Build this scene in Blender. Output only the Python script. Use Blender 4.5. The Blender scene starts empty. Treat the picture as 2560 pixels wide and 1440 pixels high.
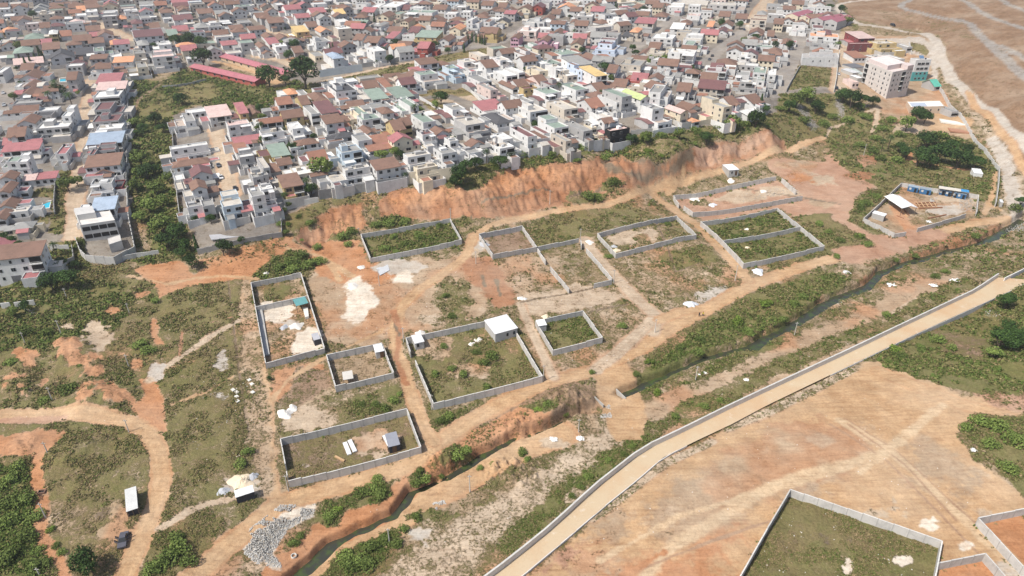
import bpy, math, random
import numpy as np
random.seed(7)
rng = np.random.default_rng(7)
R = math.radians
# ------------------------------------------------------------------ camera
F, CH, TILT = 1707.0, 130.0, R(30)
CT, ST = math.cos(TILT), math.sin(TILT)
sc = bpy.context.scene
col = sc.collection
cd = bpy.data.cameras.new('camera'); cam = bpy.data.objects.new('camera', cd); col.objects.link(cam)
cam.location = (0, 0, CH); cam.rotation_euler = (R(90) - TILT, 0, 0)
cd.sensor_width = 36; cd.lens = 36 * F / 2560; cd.clip_end = 20000; cd.clip_start = 1
sc.camera = cam

def ray(px, py):
    u = (np.asarray(px, float) - 1280) / F; v = (np.asarray(py, float) - 720) / F
    return u, CT - v * ST, -ST - v * CT
def plane(px, py, z):
    u, y, d = ray(px, py); k = (z - CH) / d
    return u * k, y * k

# ------------------------------------------------------------------ numpy noise
def vnoise(x, y, seed=0):
    xi = np.floor(x).astype(np.int64); yi = np.floor(y).astype(np.int64)
    fx = x - xi; fy = y - yi
    fx = fx * fx * (3 - 2 * fx); fy = fy * fy * (3 - 2 * fy)
    def h(a, b):
        n = (a * 374761393 + b * 668265263 + seed * 974634777) & 0xffffffff
        n = ((n ^ (n >> 13)) * 1274126177) & 0xffffffff
        return ((n ^ (n >> 16)) & 0xffff) / 65535.0
    return (h(xi, yi) * (1 - fx) + h(xi + 1, yi) * fx) * (1 - fy) + (h(xi, yi + 1) * (1 - fx) + h(xi + 1, yi + 1) * fx) * fy
def fbm(x, y, s, o=4, seed=0):
    r = 0; a = 1; t = 0
    for i in range(o):
        r = r + a * vnoise(x / s + 17.3 * i, y / s + 9.1 * i, seed + i); t += a; a *= .55; s *= .5
    return r / t

# ------------------------------------------------------------------ relief: (photo px, px, height m)
CP = '''0 1440 5;0 1200 6;0 1040 7;200 1440 5;420 1440 5;400 1100 7;0 800 9;0 700 10;200 900 9;400 850 9;600 1150 6;600 1400 3.5;700 1300 3.5;740 1380 1.6;
850 1440 1.6;950 1250 2.2;1000 1330 2;1180 1200 2.2;1300 1120 2.6;1500 1020 3;1600 960 3;1700 900 3.3;1900 820 3.7;2070 720 4.2;2250 640 4.6;2400 640 5;2500 600 5.2;
700 1100 5;1050 1130 4;1350 960 4.5;1500 860 5.5;1850 680 6.2;2060 640 6.2;2200 610 6;2400 540 6.5;650 700 9;900 650 10;1150 600 10.5;1300 530 11;1500 490 11;1650 452 11;1830 420 11;1950 370 12;2050 345 13;
1000 800 7.5;1250 750 7.5;1700 600 8;2100 480 8;2000 430 10;2150 560 7;780 900 7;560 850 8;500 1000 7.5;
480 600 13;600 595 14.5;710 545 17;800 500 20;950 455 22;1130 425 23;1300 385 24;1450 355 24;1600 333 24.5;1750 305 25;1925 275 26;
490 670 10.5;620 660 11;730 610 11.5;800 590 11.5;930 560 11.5;1100 550 11.5;1240 545 11.5;1380 515 11.5;1450 505 11.5;1560 475 11.8;
1180 470 20;1300 415 21.5;1450 415 20;1500 390 20.5;1560 398 20.5;1620 402 20.5;1700 388 20.5;1725 370 20.5;1800 345 20.5;1930 330 21;
1560 430 13;1620 452 11.5;1700 432 12;1780 408 12.5;1860 385 13;1950 355 15;
1000 200 28;1000 50 33;300 100 28;1700 100 30;2050 100 30;0 300 20;0 600 14;200 600 13;60 690 12;250 400 17;270 250 21;270 540 14;500 400 20;480 560 15;620 560 16.5;700 300 24;0 50 32;1300 250 26;1280 0 38;0 0 37;2100 0 36;640 0 36;1800 0 36;100 450 16;60 200 24;
380 620 9.5;380 500 11;380 400 13;400 300 17;500 215 21;440 260 19;340 660 10;150 660 10;160 560 12;160 480 14;
2230 240 19;2100 200 25;2300 270 17;2080 250 23;2330 330 13;2050 300 16;2150 330 12;2250 400 8.5;2400 430 7.5;2000 300 20;2100 380 12;2200 330 13;2290 150 25;2180 110 29;
2355 150 27;2407 220 23;2457 270 19;2540 400 13;2560 480 10;2145 60 34;2232 70 32;2307 82 30;2345 207 20;2395 275 16;2455 360 12;2500 417 9.5;2490 507 7.5;
2500 0 50;2300 30 40;2450 150 33;2560 250 28;2560 340 20;2700 200 34;2560 100 42;2400 60 40;2150 15 38;2300 -20 46;
2560 560 6;2560 640 7;2500 690 6.4;2000 960 4.5;1700 1120 4;1400 1340 3.5;1250 1440 3.5;1650 1250 5;2000 1100 6;1900 1400 5.5;2300 1200 7;2560 1300 7.5;2560 1440 7;2500 1100 9;2400 900 8;2560 900 11;2300 850 5;2560 750 7.5;2420 800 4.5;
1100 1400 3;1400 1150 3.2;1750 990 3.6;2000 880 4;2300 740 5;1400 985 5.6;1440 1000 5.4'''
cpts = np.array([[float(v) for v in s.split()] for s in CP.replace('\n', '').split(';') if s.strip()])
cx_, cy_ = plane(cpts[:, 0], cpts[:, 1], cpts[:, 2])
ex = np.array([(-260, 20, 8), (260, 20, 8), (-500, 250, 22), (450, 200, 14), (-900, 700, 35), (700, 450, 36), (900, 900, 60), (-1200, 1500, 45), (0, 1500, 45), (1200, 1500, 70), (0, -100, 5), (0, 2500, 60), (-400, 100, 15)], float)
RX = np.concatenate([cx_, ex[:, 0]]); RY = np.concatenate([cy_, ex[:, 1]]); RZ = np.concatenate([cpts[:, 2], ex[:, 2]])
def _k(r): return np.sqrt(r * r + 9.0)
_n = len(RX); _A = np.zeros((_n + 3, _n + 3))
_A[:_n, :_n] = _k(np.hypot(RX[:, None] - RX, RY[:, None] - RY)) ; _A[:_n, :_n] -= np.eye(_n) * .4
_A[:_n, _n] = _A[_n, :_n] = 1; _A[:_n, _n + 1] = _A[_n + 1, :_n] = RX; _A[:_n, _n + 2] = _A[_n + 2, :_n] = RY
_w = np.linalg.solve(_A, np.concatenate([RZ, [0, 0, 0]]))

def seg_dist(x, y, P):
    """distance to a polyline, and the arc position (0..1)"""
    d = np.full(x.shape, 1e9); t = np.zeros(x.shape)
    P = np.asarray(P, float); L = np.hypot(*(P[1:] - P[:-1]).T); S = np.concatenate([[0], np.cumsum(L)])
    for i in range(len(P) - 1):
        a, b = P[i], P[i + 1]; e = b - a; l2 = max(e @ e, 1e-9)
        q = np.clip(((x - a[0]) * e[0] + (y - a[1]) * e[1]) / l2, 0, 1)
        dd = np.hypot(x - a[0] - q * e[0], y - a[1] - q * e[1])
        m = dd < d; d = np.where(m, dd, d); t = np.where(m, (S[i] + q * L[i]) / S[-1], t)
    return d, t
def inside(x, y, P):
    c = np.zeros(x.shape, bool); n = len(P)
    for i in range(n):
        x0, y0 = P[i]; x1, y1 = P[(i + 1) % n]
        if y0 == y1: continue
        c ^= ((y0 > y) != (y1 > y)) & (x < (x1 - x0) * (y - y0) / (y1 - y0) + x0)
    return c
def smooth(t): t = np.clip(t, 0, 1); return t * t * (3 - 2 * t)

def pxl(s): return [tuple(float(v) for v in q.split()) for q in s.split(',')]
STREAM = pxl('680 1490,747 1440,795 1400,830 1365,877 1337,915 1320,952 1300,982 1290,1010 1260,1030 1232,1065 1215,1115 1192,1177 1157,1240 1120,1280 1100,1375 1070,1430 1042,1492 1030,1560 985,1617 957,1680 930,1755 895,1830 875,1880 867,1920 840,1957 825,2020 787,2060 760,2100 740,2160 720,2207 680,2257 660,2320 642,2382 625,2457 607,2507 580,2560 548')
SZ = np.linspace(0.3, 4.2, len(STREAM))
stream = np.array([plane(p[0], p[1], z) for p, z in zip(STREAM, SZ)])
CULV = np.array(plane(1525, 1010, 3))
CL = pxl('1130 1500,1212 1440,1280 1389,1380 1308,1430 1262,1490 1207,1561 1152,1605 1117,1690 1077,1755 1045,1805 1020,1920 966,2107 879,2237 817,2440 721,2497 683')
CR = pxl('1225 1500,1307 1440,1339 1412,1427 1338,1511 1266,1597 1197,1655 1145,1730 1107,1830 1060,1920 1012,2070 940,2170 892,2295 832,2420 775,2532 724,2580 700')
def resample(P, n):
    P = np.asarray(P, float); L = np.hypot(*(P[1:, :2] - P[:-1, :2]).T); S = np.concatenate([[0], np.cumsum(L)]); t = np.linspace(0, S[-1], n)
    return np.stack([np.interp(t, S, P[:, k]) for k in range(P.shape[1])], 1)
def canal_z(px): return np.interp(px, [1200, 1700, 2100, 2500], [4.0, 4.6, 5.6, 7.6])
WALLH = 1.7
canL = resample([(*plane(a, b, canal_z(a) + WALLH), canal_z(a)) for a, b in CL], 60)
canR = resample([(*plane(a, b, canal_z(a)), canal_z(a)) for a, b in CR], 60)
can_poly = np.concatenate([canL[:, :2], canR[::-1, :2]])

def height(x, y, fine=True):
    x = np.asarray(x, float); y = np.asarray(y, float); sh = x.shape; x = x.ravel(); y = y.ravel()
    z = np.empty(x.shape)
    for i in range(0, len(x), 60000):
        a, b = x[i:i + 60000], y[i:i + 60000]
        z[i:i + 60000] = _k(np.hypot(a[:, None] - RX, b[:, None] - RY)) @ _w[:_n] + _w[_n] + _w[_n + 1] * a + _w[_n + 2] * b
    d, t = seg_dist(x, y, stream)
    wv = .25 + .9 * vnoise(x / 9, y / 9, 3) + .8 * vnoise(x / 2.6, y / 2.6, 4)
    wv = wv + .7 * (t > .42)
    cut = 1 - smooth((d - wv) / 1.1)
    cut = cut * np.clip((np.hypot(x - CULV[0], y - CULV[1]) - 4) / 4, 0, 1)
    bed = 0.3 + 3.9 * t - 1.1
    z = z * (1 - cut) + np.minimum(z, bed) * cut
    inn = inside(x, y, can_poly)
    dc, tc = seg_dist(x, y, (canL[:, :2] + canR[:, :2]) / 2)
    cz = np.interp(tc, np.linspace(0, 1, 60), canL[:, 2])
    z = np.where(inn | (dc < 4), np.minimum(z, cz - .35), z)
    return z.reshape(sh)

def hit(px, py, dz=0.0):
    """where the sight line through a photo pixel meets the ground raised by dz"""
    px = np.atleast_1d(np.asarray(px, float)); py = np.atleast_1d(np.asarray(py, float))
    Z = np.arange(64, -9, -4.0); A = [plane(px, py, z) for z in Z]
    G = height(np.stack([a[0] for a in A]), np.stack([a[1] for a in A])) + dz; up = G >= Z[:, None]; k = np.where(up.any(0), up.argmax(0), len(Z) - 1)
    lo = Z[k]; hi = np.where(k > 0, Z[np.maximum(k - 1, 0)], lo + 4)
    for _ in range(9):
        m = (hi + lo) / 2; x, y = plane(px, py, m); up = height(x, y) + dz >= m; lo = np.where(up, m, lo); hi = np.where(up, hi, m)
    x, y = plane(px, py, (hi + lo) / 2)
    return x, y, height(x, y)
def H1(px, py, dz=0.0):
    x, y, z = hit(px, py, dz); return float(x[0]), float(y[0]), float(z[0])
def toP(L, dz=0.0):
    a = np.array(L, float); x, y, z = hit(a[:, 0], a[:, 1], dz); return np.stack([x, y], 1)
def pxm(x, y, z):
    """photo px per metre at a point"""
    dep = y * CT + (CH - z) * ST
    return F / dep
def project(x, y, z):
    d = y * CT + (CH - z) * ST; up = -(CH - z) * CT + y * ST
    return 1280 + F * x / d, 720 - F * up / d

# ------------------------------------------------------------------ materials
def new_mat(name, rough=.85, spec=.2):
    m = bpy.data.materials.new(name); m.use_nodes = True; nt = m.node_tree; b = nt.nodes['Principled BSDF']
    b.inputs['Roughness'].default_value = rough; b.inputs['Specular IOR Level'].default_value = spec
    return m, nt, b
def N(nt, t, **kw):
    n = nt.nodes.new(t)
    for k, v in kw.items():
        if k in n.inputs.keys(): n.inputs[k].default_value = v
        else: setattr(n, k, v)
    return n
def MIX(nt, fac, a, b, mode='MIX'):
    n = nt.nodes.new('ShaderNodeMix'); n.data_type = 'RGBA'; n.blend_type = mode; n.clamp_factor = True
    for s, v in ((0, fac), (6, a), (7, b)):
        if hasattr(v, 'is_linked') or hasattr(v, 'links'): nt.links.new(v, n.inputs[s])
        elif s == 0: n.inputs[0].default_value = v
        else: n.inputs[s].default_value = (*v, 1) if len(v) == 3 else v
    return n.outputs[2]
def MATH(nt, op, a, b=None, c=None, clamp=False):
    n = nt.nodes.new('ShaderNodeMath'); n.operation = op; n.use_clamp = clamp
    for i, v in enumerate((a, b, c)):
        if v is None: continue
        if hasattr(v, 'links'): nt.links.new(v, n.inputs[i])
        else: n.inputs[i].default_value = v
    return n.outputs[0]
def NOISE(nt, scale, detail=4, rough=.6, vec=None):
    n = N(nt, 'ShaderNodeTexNoise', Scale=scale, Detail=detail, Roughness=rough)
    if vec is not None: nt.links.new(vec, n.inputs['Vector'])
    return n.outputs[0]
MATS = {}
def surf(key, c, kind='render', rough=.85, dirt=.5):
    """plaster, concrete, tiled or sheet-metal surface"""
    k = (key, kind)
    if k in MATS: return MATS[k]
    m, nt, b = new_mat(key + '_' + kind, rough, .3 if kind == 'metal' else .15)
    g = N(nt, 'ShaderNodeNewGeometry'); pos = g.outputs['Position']; oi = N(nt, 'ShaderNodeObjectInfo')
    tc = N(nt, 'ShaderNodeTexCoord')
    n1 = NOISE(nt, .35, 5, .65, pos); mp_ = N(nt, 'ShaderNodeMapping'); mp_.inputs['Scale'].default_value = (1, 1, .16 if kind == 'render' else 1); nt.links.new(pos, mp_.inputs[0]); n2 = NOISE(nt, 1.7, 5, .65, mp_.outputs[0]); n3 = NOISE(nt, .8, 6, .7, pos)
    v = MATH(nt, 'MULTIPLY_ADD', oi.outputs['Random'], .22, .87)
    a = MIX(nt, 1.0, (*c, 1), v, 'MULTIPLY')
    cm = N(nt, 'ShaderNodeCombineColor'); [nt.links.new(v, cm.inputs[i]) for i in range(3)]
    a = MIX(nt, 1.0, (*c, 1), cm.outputs[0], 'MULTIPLY')
    stain = tuple(x * .42 + .01 for x in c)
    f = MATH(nt, 'MULTIPLY_ADD', n1, 2.4, -1.1, True); f = MATH(nt, 'MULTIPLY', f, dirt)
    a = MIX(nt, f, a, (*stain, 1))
    f2 = MATH(nt, 'MULTIPLY_ADD', n2, 1.6, -.75, True); f2 = MATH(nt, 'MULTIPLY', f2, dirt * .8)
    a = MIX(nt, f2, a, (*[min(1, x * 1.25 + .03) for x in c], 1))
    f3 = MATH(nt, 'MULTIPLY_ADD', n3, 3.4, -1.9, True); a = MIX(nt, MATH(nt, 'MULTIPLY', f3, dirt * .9), a, (*[x * .5 + .012 for x in c], 1))
    f4 = MATH(nt, 'MULTIPLY_ADD', n2, -3.4, 1.35, True); a = MIX(nt, MATH(nt, 'MULTIPLY', f4, dirt * .9), a, (*[x * .55 + .012 for x in c], 1))
    if kind in ('tile', 'metal'):
        w = N(nt, 'ShaderNodeTexWave', Scale=1.6 if kind == 'tile' else 2.4, Distortion=.6 if kind == 'tile' else 0.0); w.bands_direction = 'X' if kind == 'metal' else 'Y'
        nt.links.new(tc.outputs['Object'], w.inputs['Vector'])
        a = MIX(nt, MATH(nt, 'MULTIPLY', w.outputs[1], .22), a, (*[x * .5 for x in c], 1))
        bp = N(nt, 'ShaderNodeBump', Strength=.4, Distance=.08); nt.links.new(w.outputs[1], bp.inputs['Height']); nt.links.new(bp.outputs[0], b.inputs['Normal'])
    if kind == 'block':
        br = N(nt, 'ShaderNodeTexBrick', Scale=1.0); br.inputs['Brick Width'].default_value = .5; br.inputs['Row Height'].default_value = .22; br.inputs['Mortar Size'].default_value = .015
        nt.links.new(tc.outputs['Object'], br.inputs['Vector'])
    nt.links.new(a, b.inputs['Base Color'])
    MATS[k] = m
    return m
def plain(name, c, rough=.7, metal=0.0):
    if name in MATS: return MATS[name]
    m, nt, b = new_mat(name, rough, .3); b.inputs['Metallic'].default_value = metal
    g = N(nt, 'ShaderNodeNewGeometry'); n1 = NOISE(nt, 1.5, 4, .6, g.outputs['Position'])
    a = MIX(nt, MATH(nt, 'MULTIPLY_ADD', n1, 1.4, -.4, True), (*c, 1), (*[x * .65 for x in c], 1))
    nt.links.new(a, b.inputs['Base Color']); MATS[name] = m; return m
GLASS = plain('dark_glass', (.025, .03, .035), .12)
FRAME = plain('window_frame_paint', (.55, .55, .53))
DARK = plain('dark_opening', (.02, .018, .016), .9)

# ------------------------------------------------------------------ mesh builder
class MB:
    def __init__(s): s.v = []; s.f = []; s.m = []; s.mats = []
    def mi(s, m):
        if m not in s.mats: s.mats.append(m)
        return s.mats.index(m)
    def face(s, pts, m):
        n = len(s.v); s.v += [tuple(p) for p in pts]; s.f.append(tuple(range(n, n + len(pts)))); s.m.append(s.mi(m))
    def poly(s, vs, fs, m):
        n = len(s.v); s.v += [tuple(p) for p in vs]; k = s.mi(m)
        for f in fs: s.f.append(tuple(n + i for i in f)); s.m.append(k)
    def box(s, x0, x1, y0, y1, z0, z1, m):
        v = [(x, y, z) for z in (z0, z1) for y in (y0, y1) for x in (x0, x1)]
        s.poly(v, [(0, 2, 3, 1), (4, 5, 7, 6), (0, 1, 5, 4), (2, 6, 7, 3), (0, 4, 6, 2), (1, 3, 7, 5)], m)
    def bar(s, a, b, w, h, m):
        """box of width w from a to b (3D), height h below/above the line"""
        a = np.array(a, float); b = np.array(b, float); d = b - a; n = np.array([-d[1], d[0], 0]); l = np.hypot(n[0], n[1]) or 1; n = n / l * w / 2
        v = [a - n, a + n, b + n, b - n]; v = v + [p + np.array([0, 0, h]) for p in v]
        s.poly(v, [(0, 1, 2, 3), (7, 6, 5, 4), (0, 4, 5, 1), (1, 5, 6, 2), (2, 6, 7, 3), (3, 7, 4, 0)], m)
    def tube(s, a, b, r0, r1, m, n=8):
        a = np.array(a, float); b = np.array(b, float); d = b - a; d /= np.linalg.norm(d) + 1e-9
        u = np.cross(d, (0, 0, 1) if abs(d[2]) < .9 else (1, 0, 0)); u /= np.linalg.norm(u); w = np.cross(d, u)
        v = []
        for c, r in ((a, r0), (b, r1)):
            for i in range(n):
                t = 2 * math.pi * i / n; v.append(c + (u * math.cos(t) + w * math.sin(t)) * r)
        f = [(i, (i + 1) % n, n + (i + 1) % n, n + i) for i in range(n)] + [tuple(range(n - 1, -1, -1)), tuple(range(n, 2 * n))]
        s.poly(v, f, m)
    def mesh(s, name):
        me = bpy.data.meshes.new(name); me.from_pydata([tuple(map(float, p)) for p in s.v], [], s.f)
        for m in s.mats: me.materials.append(m)
        me.polygons.foreach_set('material_index', s.m); me.update(); return me
    def build(s, name, parent=None, loc=None, rz=0.0):
        o = bpy.data.objects.new(name, s.mesh(name)); col.objects.link(o)
        if parent: o.parent = parent
        if loc: o.location = loc
        o.rotation_euler.z = rz
        return o
def put(name, me, parent=None, loc=(0, 0, 0), rz=0.0, scale=None):
    o = bpy.data.objects.new(name, me); col.objects.link(o); o.location = loc; o.rotation_euler.z = rz
    if parent: o.parent = parent
    if scale: o.scale = scale
    return o
def empty(name, loc, rz=0.0):
    o = bpy.data.objects.new(name, None); col.objects.link(o); o.location = loc; o.rotation_euler.z = rz; o.empty_display_size = .3; return o
USED = {}
PEND = []
ORD = ['first', 'second', 'third', 'fourth', 'fifth', 'sixth', 'seventh', 'eighth', 'ninth', 'tenth', 'eleventh', 'twelfth', 'thirteenth', 'fourteenth', 'fifteenth', 'sixteenth', 'seventeenth', 'eighteenth', 'nineteenth', 'twentieth']
def tag(o, label=None, cat=None, group=None, kind=None):
    if label: o['label'] = label
    if cat: o['category'] = cat
    if group: o['group'] = group
    if kind: o['kind'] = kind
    elif cat: o['kind'] = 'thing'
    return o
def later(o, look, where, cat, group, px):
    """label = look + where; where several share it they are told apart by their order from the left"""
    PEND.append((o, look, where, px)); tag(o, None, cat, group)
def finish_labels():
    d = {}
    for o, look, where, px in PEND: d.setdefault((look, where), []).append((px, o))
    for (look, where), L in d.items():
        L.sort(key=lambda q: q[0])
        for i, (_, o) in enumerate(L):
            if len(L) == 1: o['label'] = f'{look} {where}'
            else: o['label'] = f'{look} {where}, {ORD[i] if i < 20 else str(i + 1) + "th"} from left'
# ------------------------------------------------------------------ walled compounds (photo px of the wall tops)
COMP = [
 ('long rectangular', 'with a grey tarpaulin shack inside, lowest on the left', [('701 1097,1017 1022'), ('1017 1022,1052 1117'), ('1052 1117,720 1202'), ('718 1190,716 1178'), ('713 1160,701 1097')], 2.3),
 ('small', 'holding a white hut and a slatted timber frame', [('816 887,955 858'), ('955 858,984 932'), ('984 932,839 966'), ('839 966,816 887')], 2.2),
 ('tall two-part', 'with a teal-roofed shelter and white sand inside', [('627 706,752 682'), ('752 682,811 870'), ('811 870,664 908'), ('664 908,627 706'), ('640 766,767 739')], 2.1),
 ('large overgrown', 'with a big white-roofed shed at its corner', [('1015 845,1212 803'), ('1292 832,1356 940'), ('1356 940,1084 1009'), ('1084 1009,1038 900'), ('1026 880,1015 845')], 2.3),
 ('small square', 'full of green grass with a white hut in its corner', [('1339 802,1458 777'), ('1458 777,1506 844'), ('1506 844,1383 876'), ('1383 876,1339 802')], 2.2),
 ('long overgrown', 'nearest the foot of the red cliff', [('902 585,1125 545'), ('1125 545,1154 599'), ('1154 599,926 645'), ('926 645,902 585')], 2.1),
 ('small brown', 'with a rubble heap inside, in the upper middle', [('1198 585,1306 565'), ('1306 565,1342 617'), ('1342 617,1232 636'), ('1232 636,1198 585')], 2.2),
 ('broken narrow', 'with a gap in each side, around a grassy plot', [('1344 617,1447 596'), ('1452 600,1454 614'), ('1466 621,1530 695'), ('1530 700,1485 709'), ('1344 621,1364 652'), ('1376 667,1423 722')], 2.0),
 ('rectangular', 'half bare and half grassy, beside the steep lane', [('1494 584,1692 541'), ('1692 541,1741 587'), ('1741 587,1540 634'), ('1540 634,1494 584')], 2.2),
 ('very long', 'around pale rubble, farthest up the slope', [('1684 488,1941 441'), ('1684 488,1698 510'), ('1710 515,1733 531'), ('1733 531,2007 490'), ('1955 445,1991 476')], 2.3),
 ('two-plot green', 'divided by a cross wall, on the right', [('1752 554,1944 520'), ('1944 520,2061 615'), ('2061 615,1860 659'), ('1860 659,1752 554'), ('1809 601,2000 567')], 2.2),
 ('five-sided', 'around the blue containers and timber yard', [('2159 546,2254 457'), ('2254 457,2447 487'), ('2447 487,2442 530'), ('2159 546,2237 584'), ('2237 584,2266 580'), ('2295 570,2415 535')], 2.0),
 ('large', 'around dark grass in the bottom right corner', [('1976 1224,1919 1320'), ('1919 1320,1840 1460'), ('1976 1224,2356 1352'), ('2356 1352,2335 1460')], 2.3),
 ('bare-earth', 'adjoining the dark grass compound at the bottom', [('2350 1407,2464 1384'), ('2464 1384,2530 1460')], 2.3),
 ('bare-earth', 'at the right edge beside a dirt lane', [('2447 1295,2600 1262'), ('2447 1295,2590 1450')], 2.3)]
COMP_PX = [[pxl(s) for s in c[2]] for c in COMP]
def ring(i, sides):
    P = []
    for s in sides: P += COMP_PX[i][s]
    return P

# ------------------------------------------------------------------ ground cover map: photo pixels -> world polygons
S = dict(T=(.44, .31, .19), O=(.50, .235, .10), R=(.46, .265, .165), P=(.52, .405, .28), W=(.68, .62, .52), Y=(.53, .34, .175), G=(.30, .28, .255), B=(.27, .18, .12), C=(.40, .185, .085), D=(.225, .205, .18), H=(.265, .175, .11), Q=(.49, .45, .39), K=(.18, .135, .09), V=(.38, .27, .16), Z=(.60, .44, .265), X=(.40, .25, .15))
def t4(tx, ty, s): return [(tx + a / 4, ty + b / 4) for a, b in pxl(s)]
for k_ in 'TOYCVRZXP': c_ = S[k_]; g_ = sum(c_) / 3; S[k_] = tuple((v * .88 + g_ * .12) * .95 for v in c_)
LAY = []   # kind, pts, width m, soil, veg, lush, feather, wobble
def PL(pts, soil, veg, lush=.5, fe=2.0, wo=3.0): LAY.append(('p', pts if isinstance(pts, list) else pxl(pts), 0, soil, veg, lush, fe, wo))
def LN(pts, w, soil, veg=0.0, lush=.4, fe=.8, wo=1.2): LAY.append(('l', pts if isinstance(pts, list) else pxl(pts), w, soil, veg, lush, fe, wo))
def EL(x, y, a, b, soil, veg, lush=.5, fe=1.2, wo=2.0): r_ = random.Random(int(x * 7 + y)); PL([(x + a * math.cos(t) * (k_ := .72 + .5 * r_.random()), y + b * math.sin(t) * k_) for t in np.linspace(0, 2 * math.pi, 17)[:-1]], soil, veg, lush, fe, wo * 1.4)
# town and hills
PL('-300 -20,2095 -20,2100 60,2105 100,2100 230,1930 285,1700 330,1500 352,1300 390,1130 430,950 462,800 500,705 545,705 590,500 640,430 470,430 290,560 240,760 220,640 150,330 180,340 640,190 660,120 690,-300 700', 'D', .115, .5, 2, 2)
PL('2090 -20,2900 -20,2900 420,2560 440,2500 330,2430 230,2370 170,2360 100,2300 75,2200 62,2120 45', 'H', .15, .1, 3, 4)
PL('2085 0,2150 62,2140 75,2110 50,2100 20,2080 0', 'H', .9, .6)
PL('2290 70,2340 100,2345 160,2380 220,2440 300,2500 400,2500 500,2560 520,2560 440,2480 330,2400 240,2350 150,2330 95', 'P', .25, .5, 2, 3)
PL('2100 80,2300 90,2340 110,2330 190,2400 290,2460 370,2300 340,2270 330,2210 290,2180 245,2100 230', 'T', .1, .4)
PL('2180 95,2300 92,2345 120,2345 200,2330 190,2320 140,2190 120', 'Q', .05)
PL(t4(1920, 0, '1420 420,1560 450,1610 520,1590 560,1500 520,1430 500'), 'T', .9, .45, .8, .5)
PL(t4(1920, 0, '290 650,690 690,660 890,540 860,190 900'), 'T', .97, .55, .6, .6)
PL('320 195,400 205,520 165,600 205,700 220,740 200,790 225,700 245,650 290,570 270,480 262,430 290,432 470,460 560,490 640,440 680,340 665,335 560,322 400', 'T', .95, .8, 2, 3)
PL('325 205,350 200,345 300,330 330,322 260', 'T', 1, .8)
PL('345 240,380 222,410 225,425 290,400 300,340 290', 'T', 1, .6)
PL('450 215,530 205,560 240,480 262,440 250', 'T', .9, .45)
PL('415 195,460 175,500 190,515 195,460 210', 'T', 1, .9, 1, 1)
LN('330 300,345 250,400 210,460 205,515 197', 1.0, 'B', .3)
PL('745 235,760 212,900 184,1050 150,1150 130,1230 118,1260 128,1150 148,1050 172,900 206,790 232', 'T', .97, .5, 1, 1)
LN('790 208,900 182,1000 160,1060 152', 2.5, 'P', .1)
PL(t4(640, 0, '1620 950,1800 880,1980 900,2080 870,2240 990,1900 1060,1880 1100,1740 1110'), 'T', .85, .3, 1, 1)
PL(t4(640, 0, '1790 1010,2150 950,2240 990,1960 1060'), 'P', .05, .3, 1, 1)
PL(t4(640, 0, '240 600,420 570,540 590,420 640,250 640'), 'O', .0, .3, 1, 1)
PL(t4(0, 0, '2130 600,2560 700,2560 740,2090 610'), 'Y', .0, .3, 1, 1); PL('640 185,700 200,715 215,640 200', 'Y', 0)
PL(t4(0, 360, '560 220,780 240,800 420,740 560,770 650,700 900,480 900,520 560,560 350'), 'T', .92, .6, 1.5, 2)
PL(t4(0, 360, '380 450,540 450,530 530,260 530'), 'T', 1, .6, .4, .3); PL(t4(0, 360, '340 710,500 700,480 800,330 790'), 'T', 1, .4, .4, .3)
PL(t4(0, 360, '500 1000,820 950,900 1240,900 1440,-200 1440,-200 1380,330 1350,500 1200'), 'T', .95, .75, 1.5, 2)
PL(t4(0, 360, '1330 780,1450 760,1500 1000,1560 1060,1400 1080,1360 900'), 'T', .35, .4)
# streets
LN('-20 140,20 150,42 172,40 210,18 262,0 320', 7, 'G', 0); LN('228 200,221 250,214 300,212 360,206 390,201 450,186 505,192 535,183 590', 4.2, 'P', .0)
LN('535 300,545 345,556 380,566 430,578 490', 4.3, 'P', 0); LN('1600 168,1685 176,1745 190,1830 208,1880 225,1925 240', 5, 'D', 0); LN('1925 235,1955 205,1985 130,2005 90', 6, 'G', 0)
LN('1740 188,1790 130,1850 85,1885 55', 5, 'G', 0); LN('1545 160,1600 108,1660 62,1700 35', 5, 'G', 0); LN('1190 118,1250 105,1330 60,1390 40', 5, 'G', 0); LN('1880 60,1900 25,1920 0', 7, 'P', 0)
LN('2106 90,2104 150,2096 230', 6, 'P', 0); LN('770 180,735 165,700 150,640 140', 4, 'P', 0); LN('250 60,300 85,330 100', 5, 'P', 0); LN('640 70,740 95,850 120,880 105', 4, 'P', 0)
LN('1210 290,1180 262,1120 240,1060 245', 4, 'D', 0)
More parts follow.
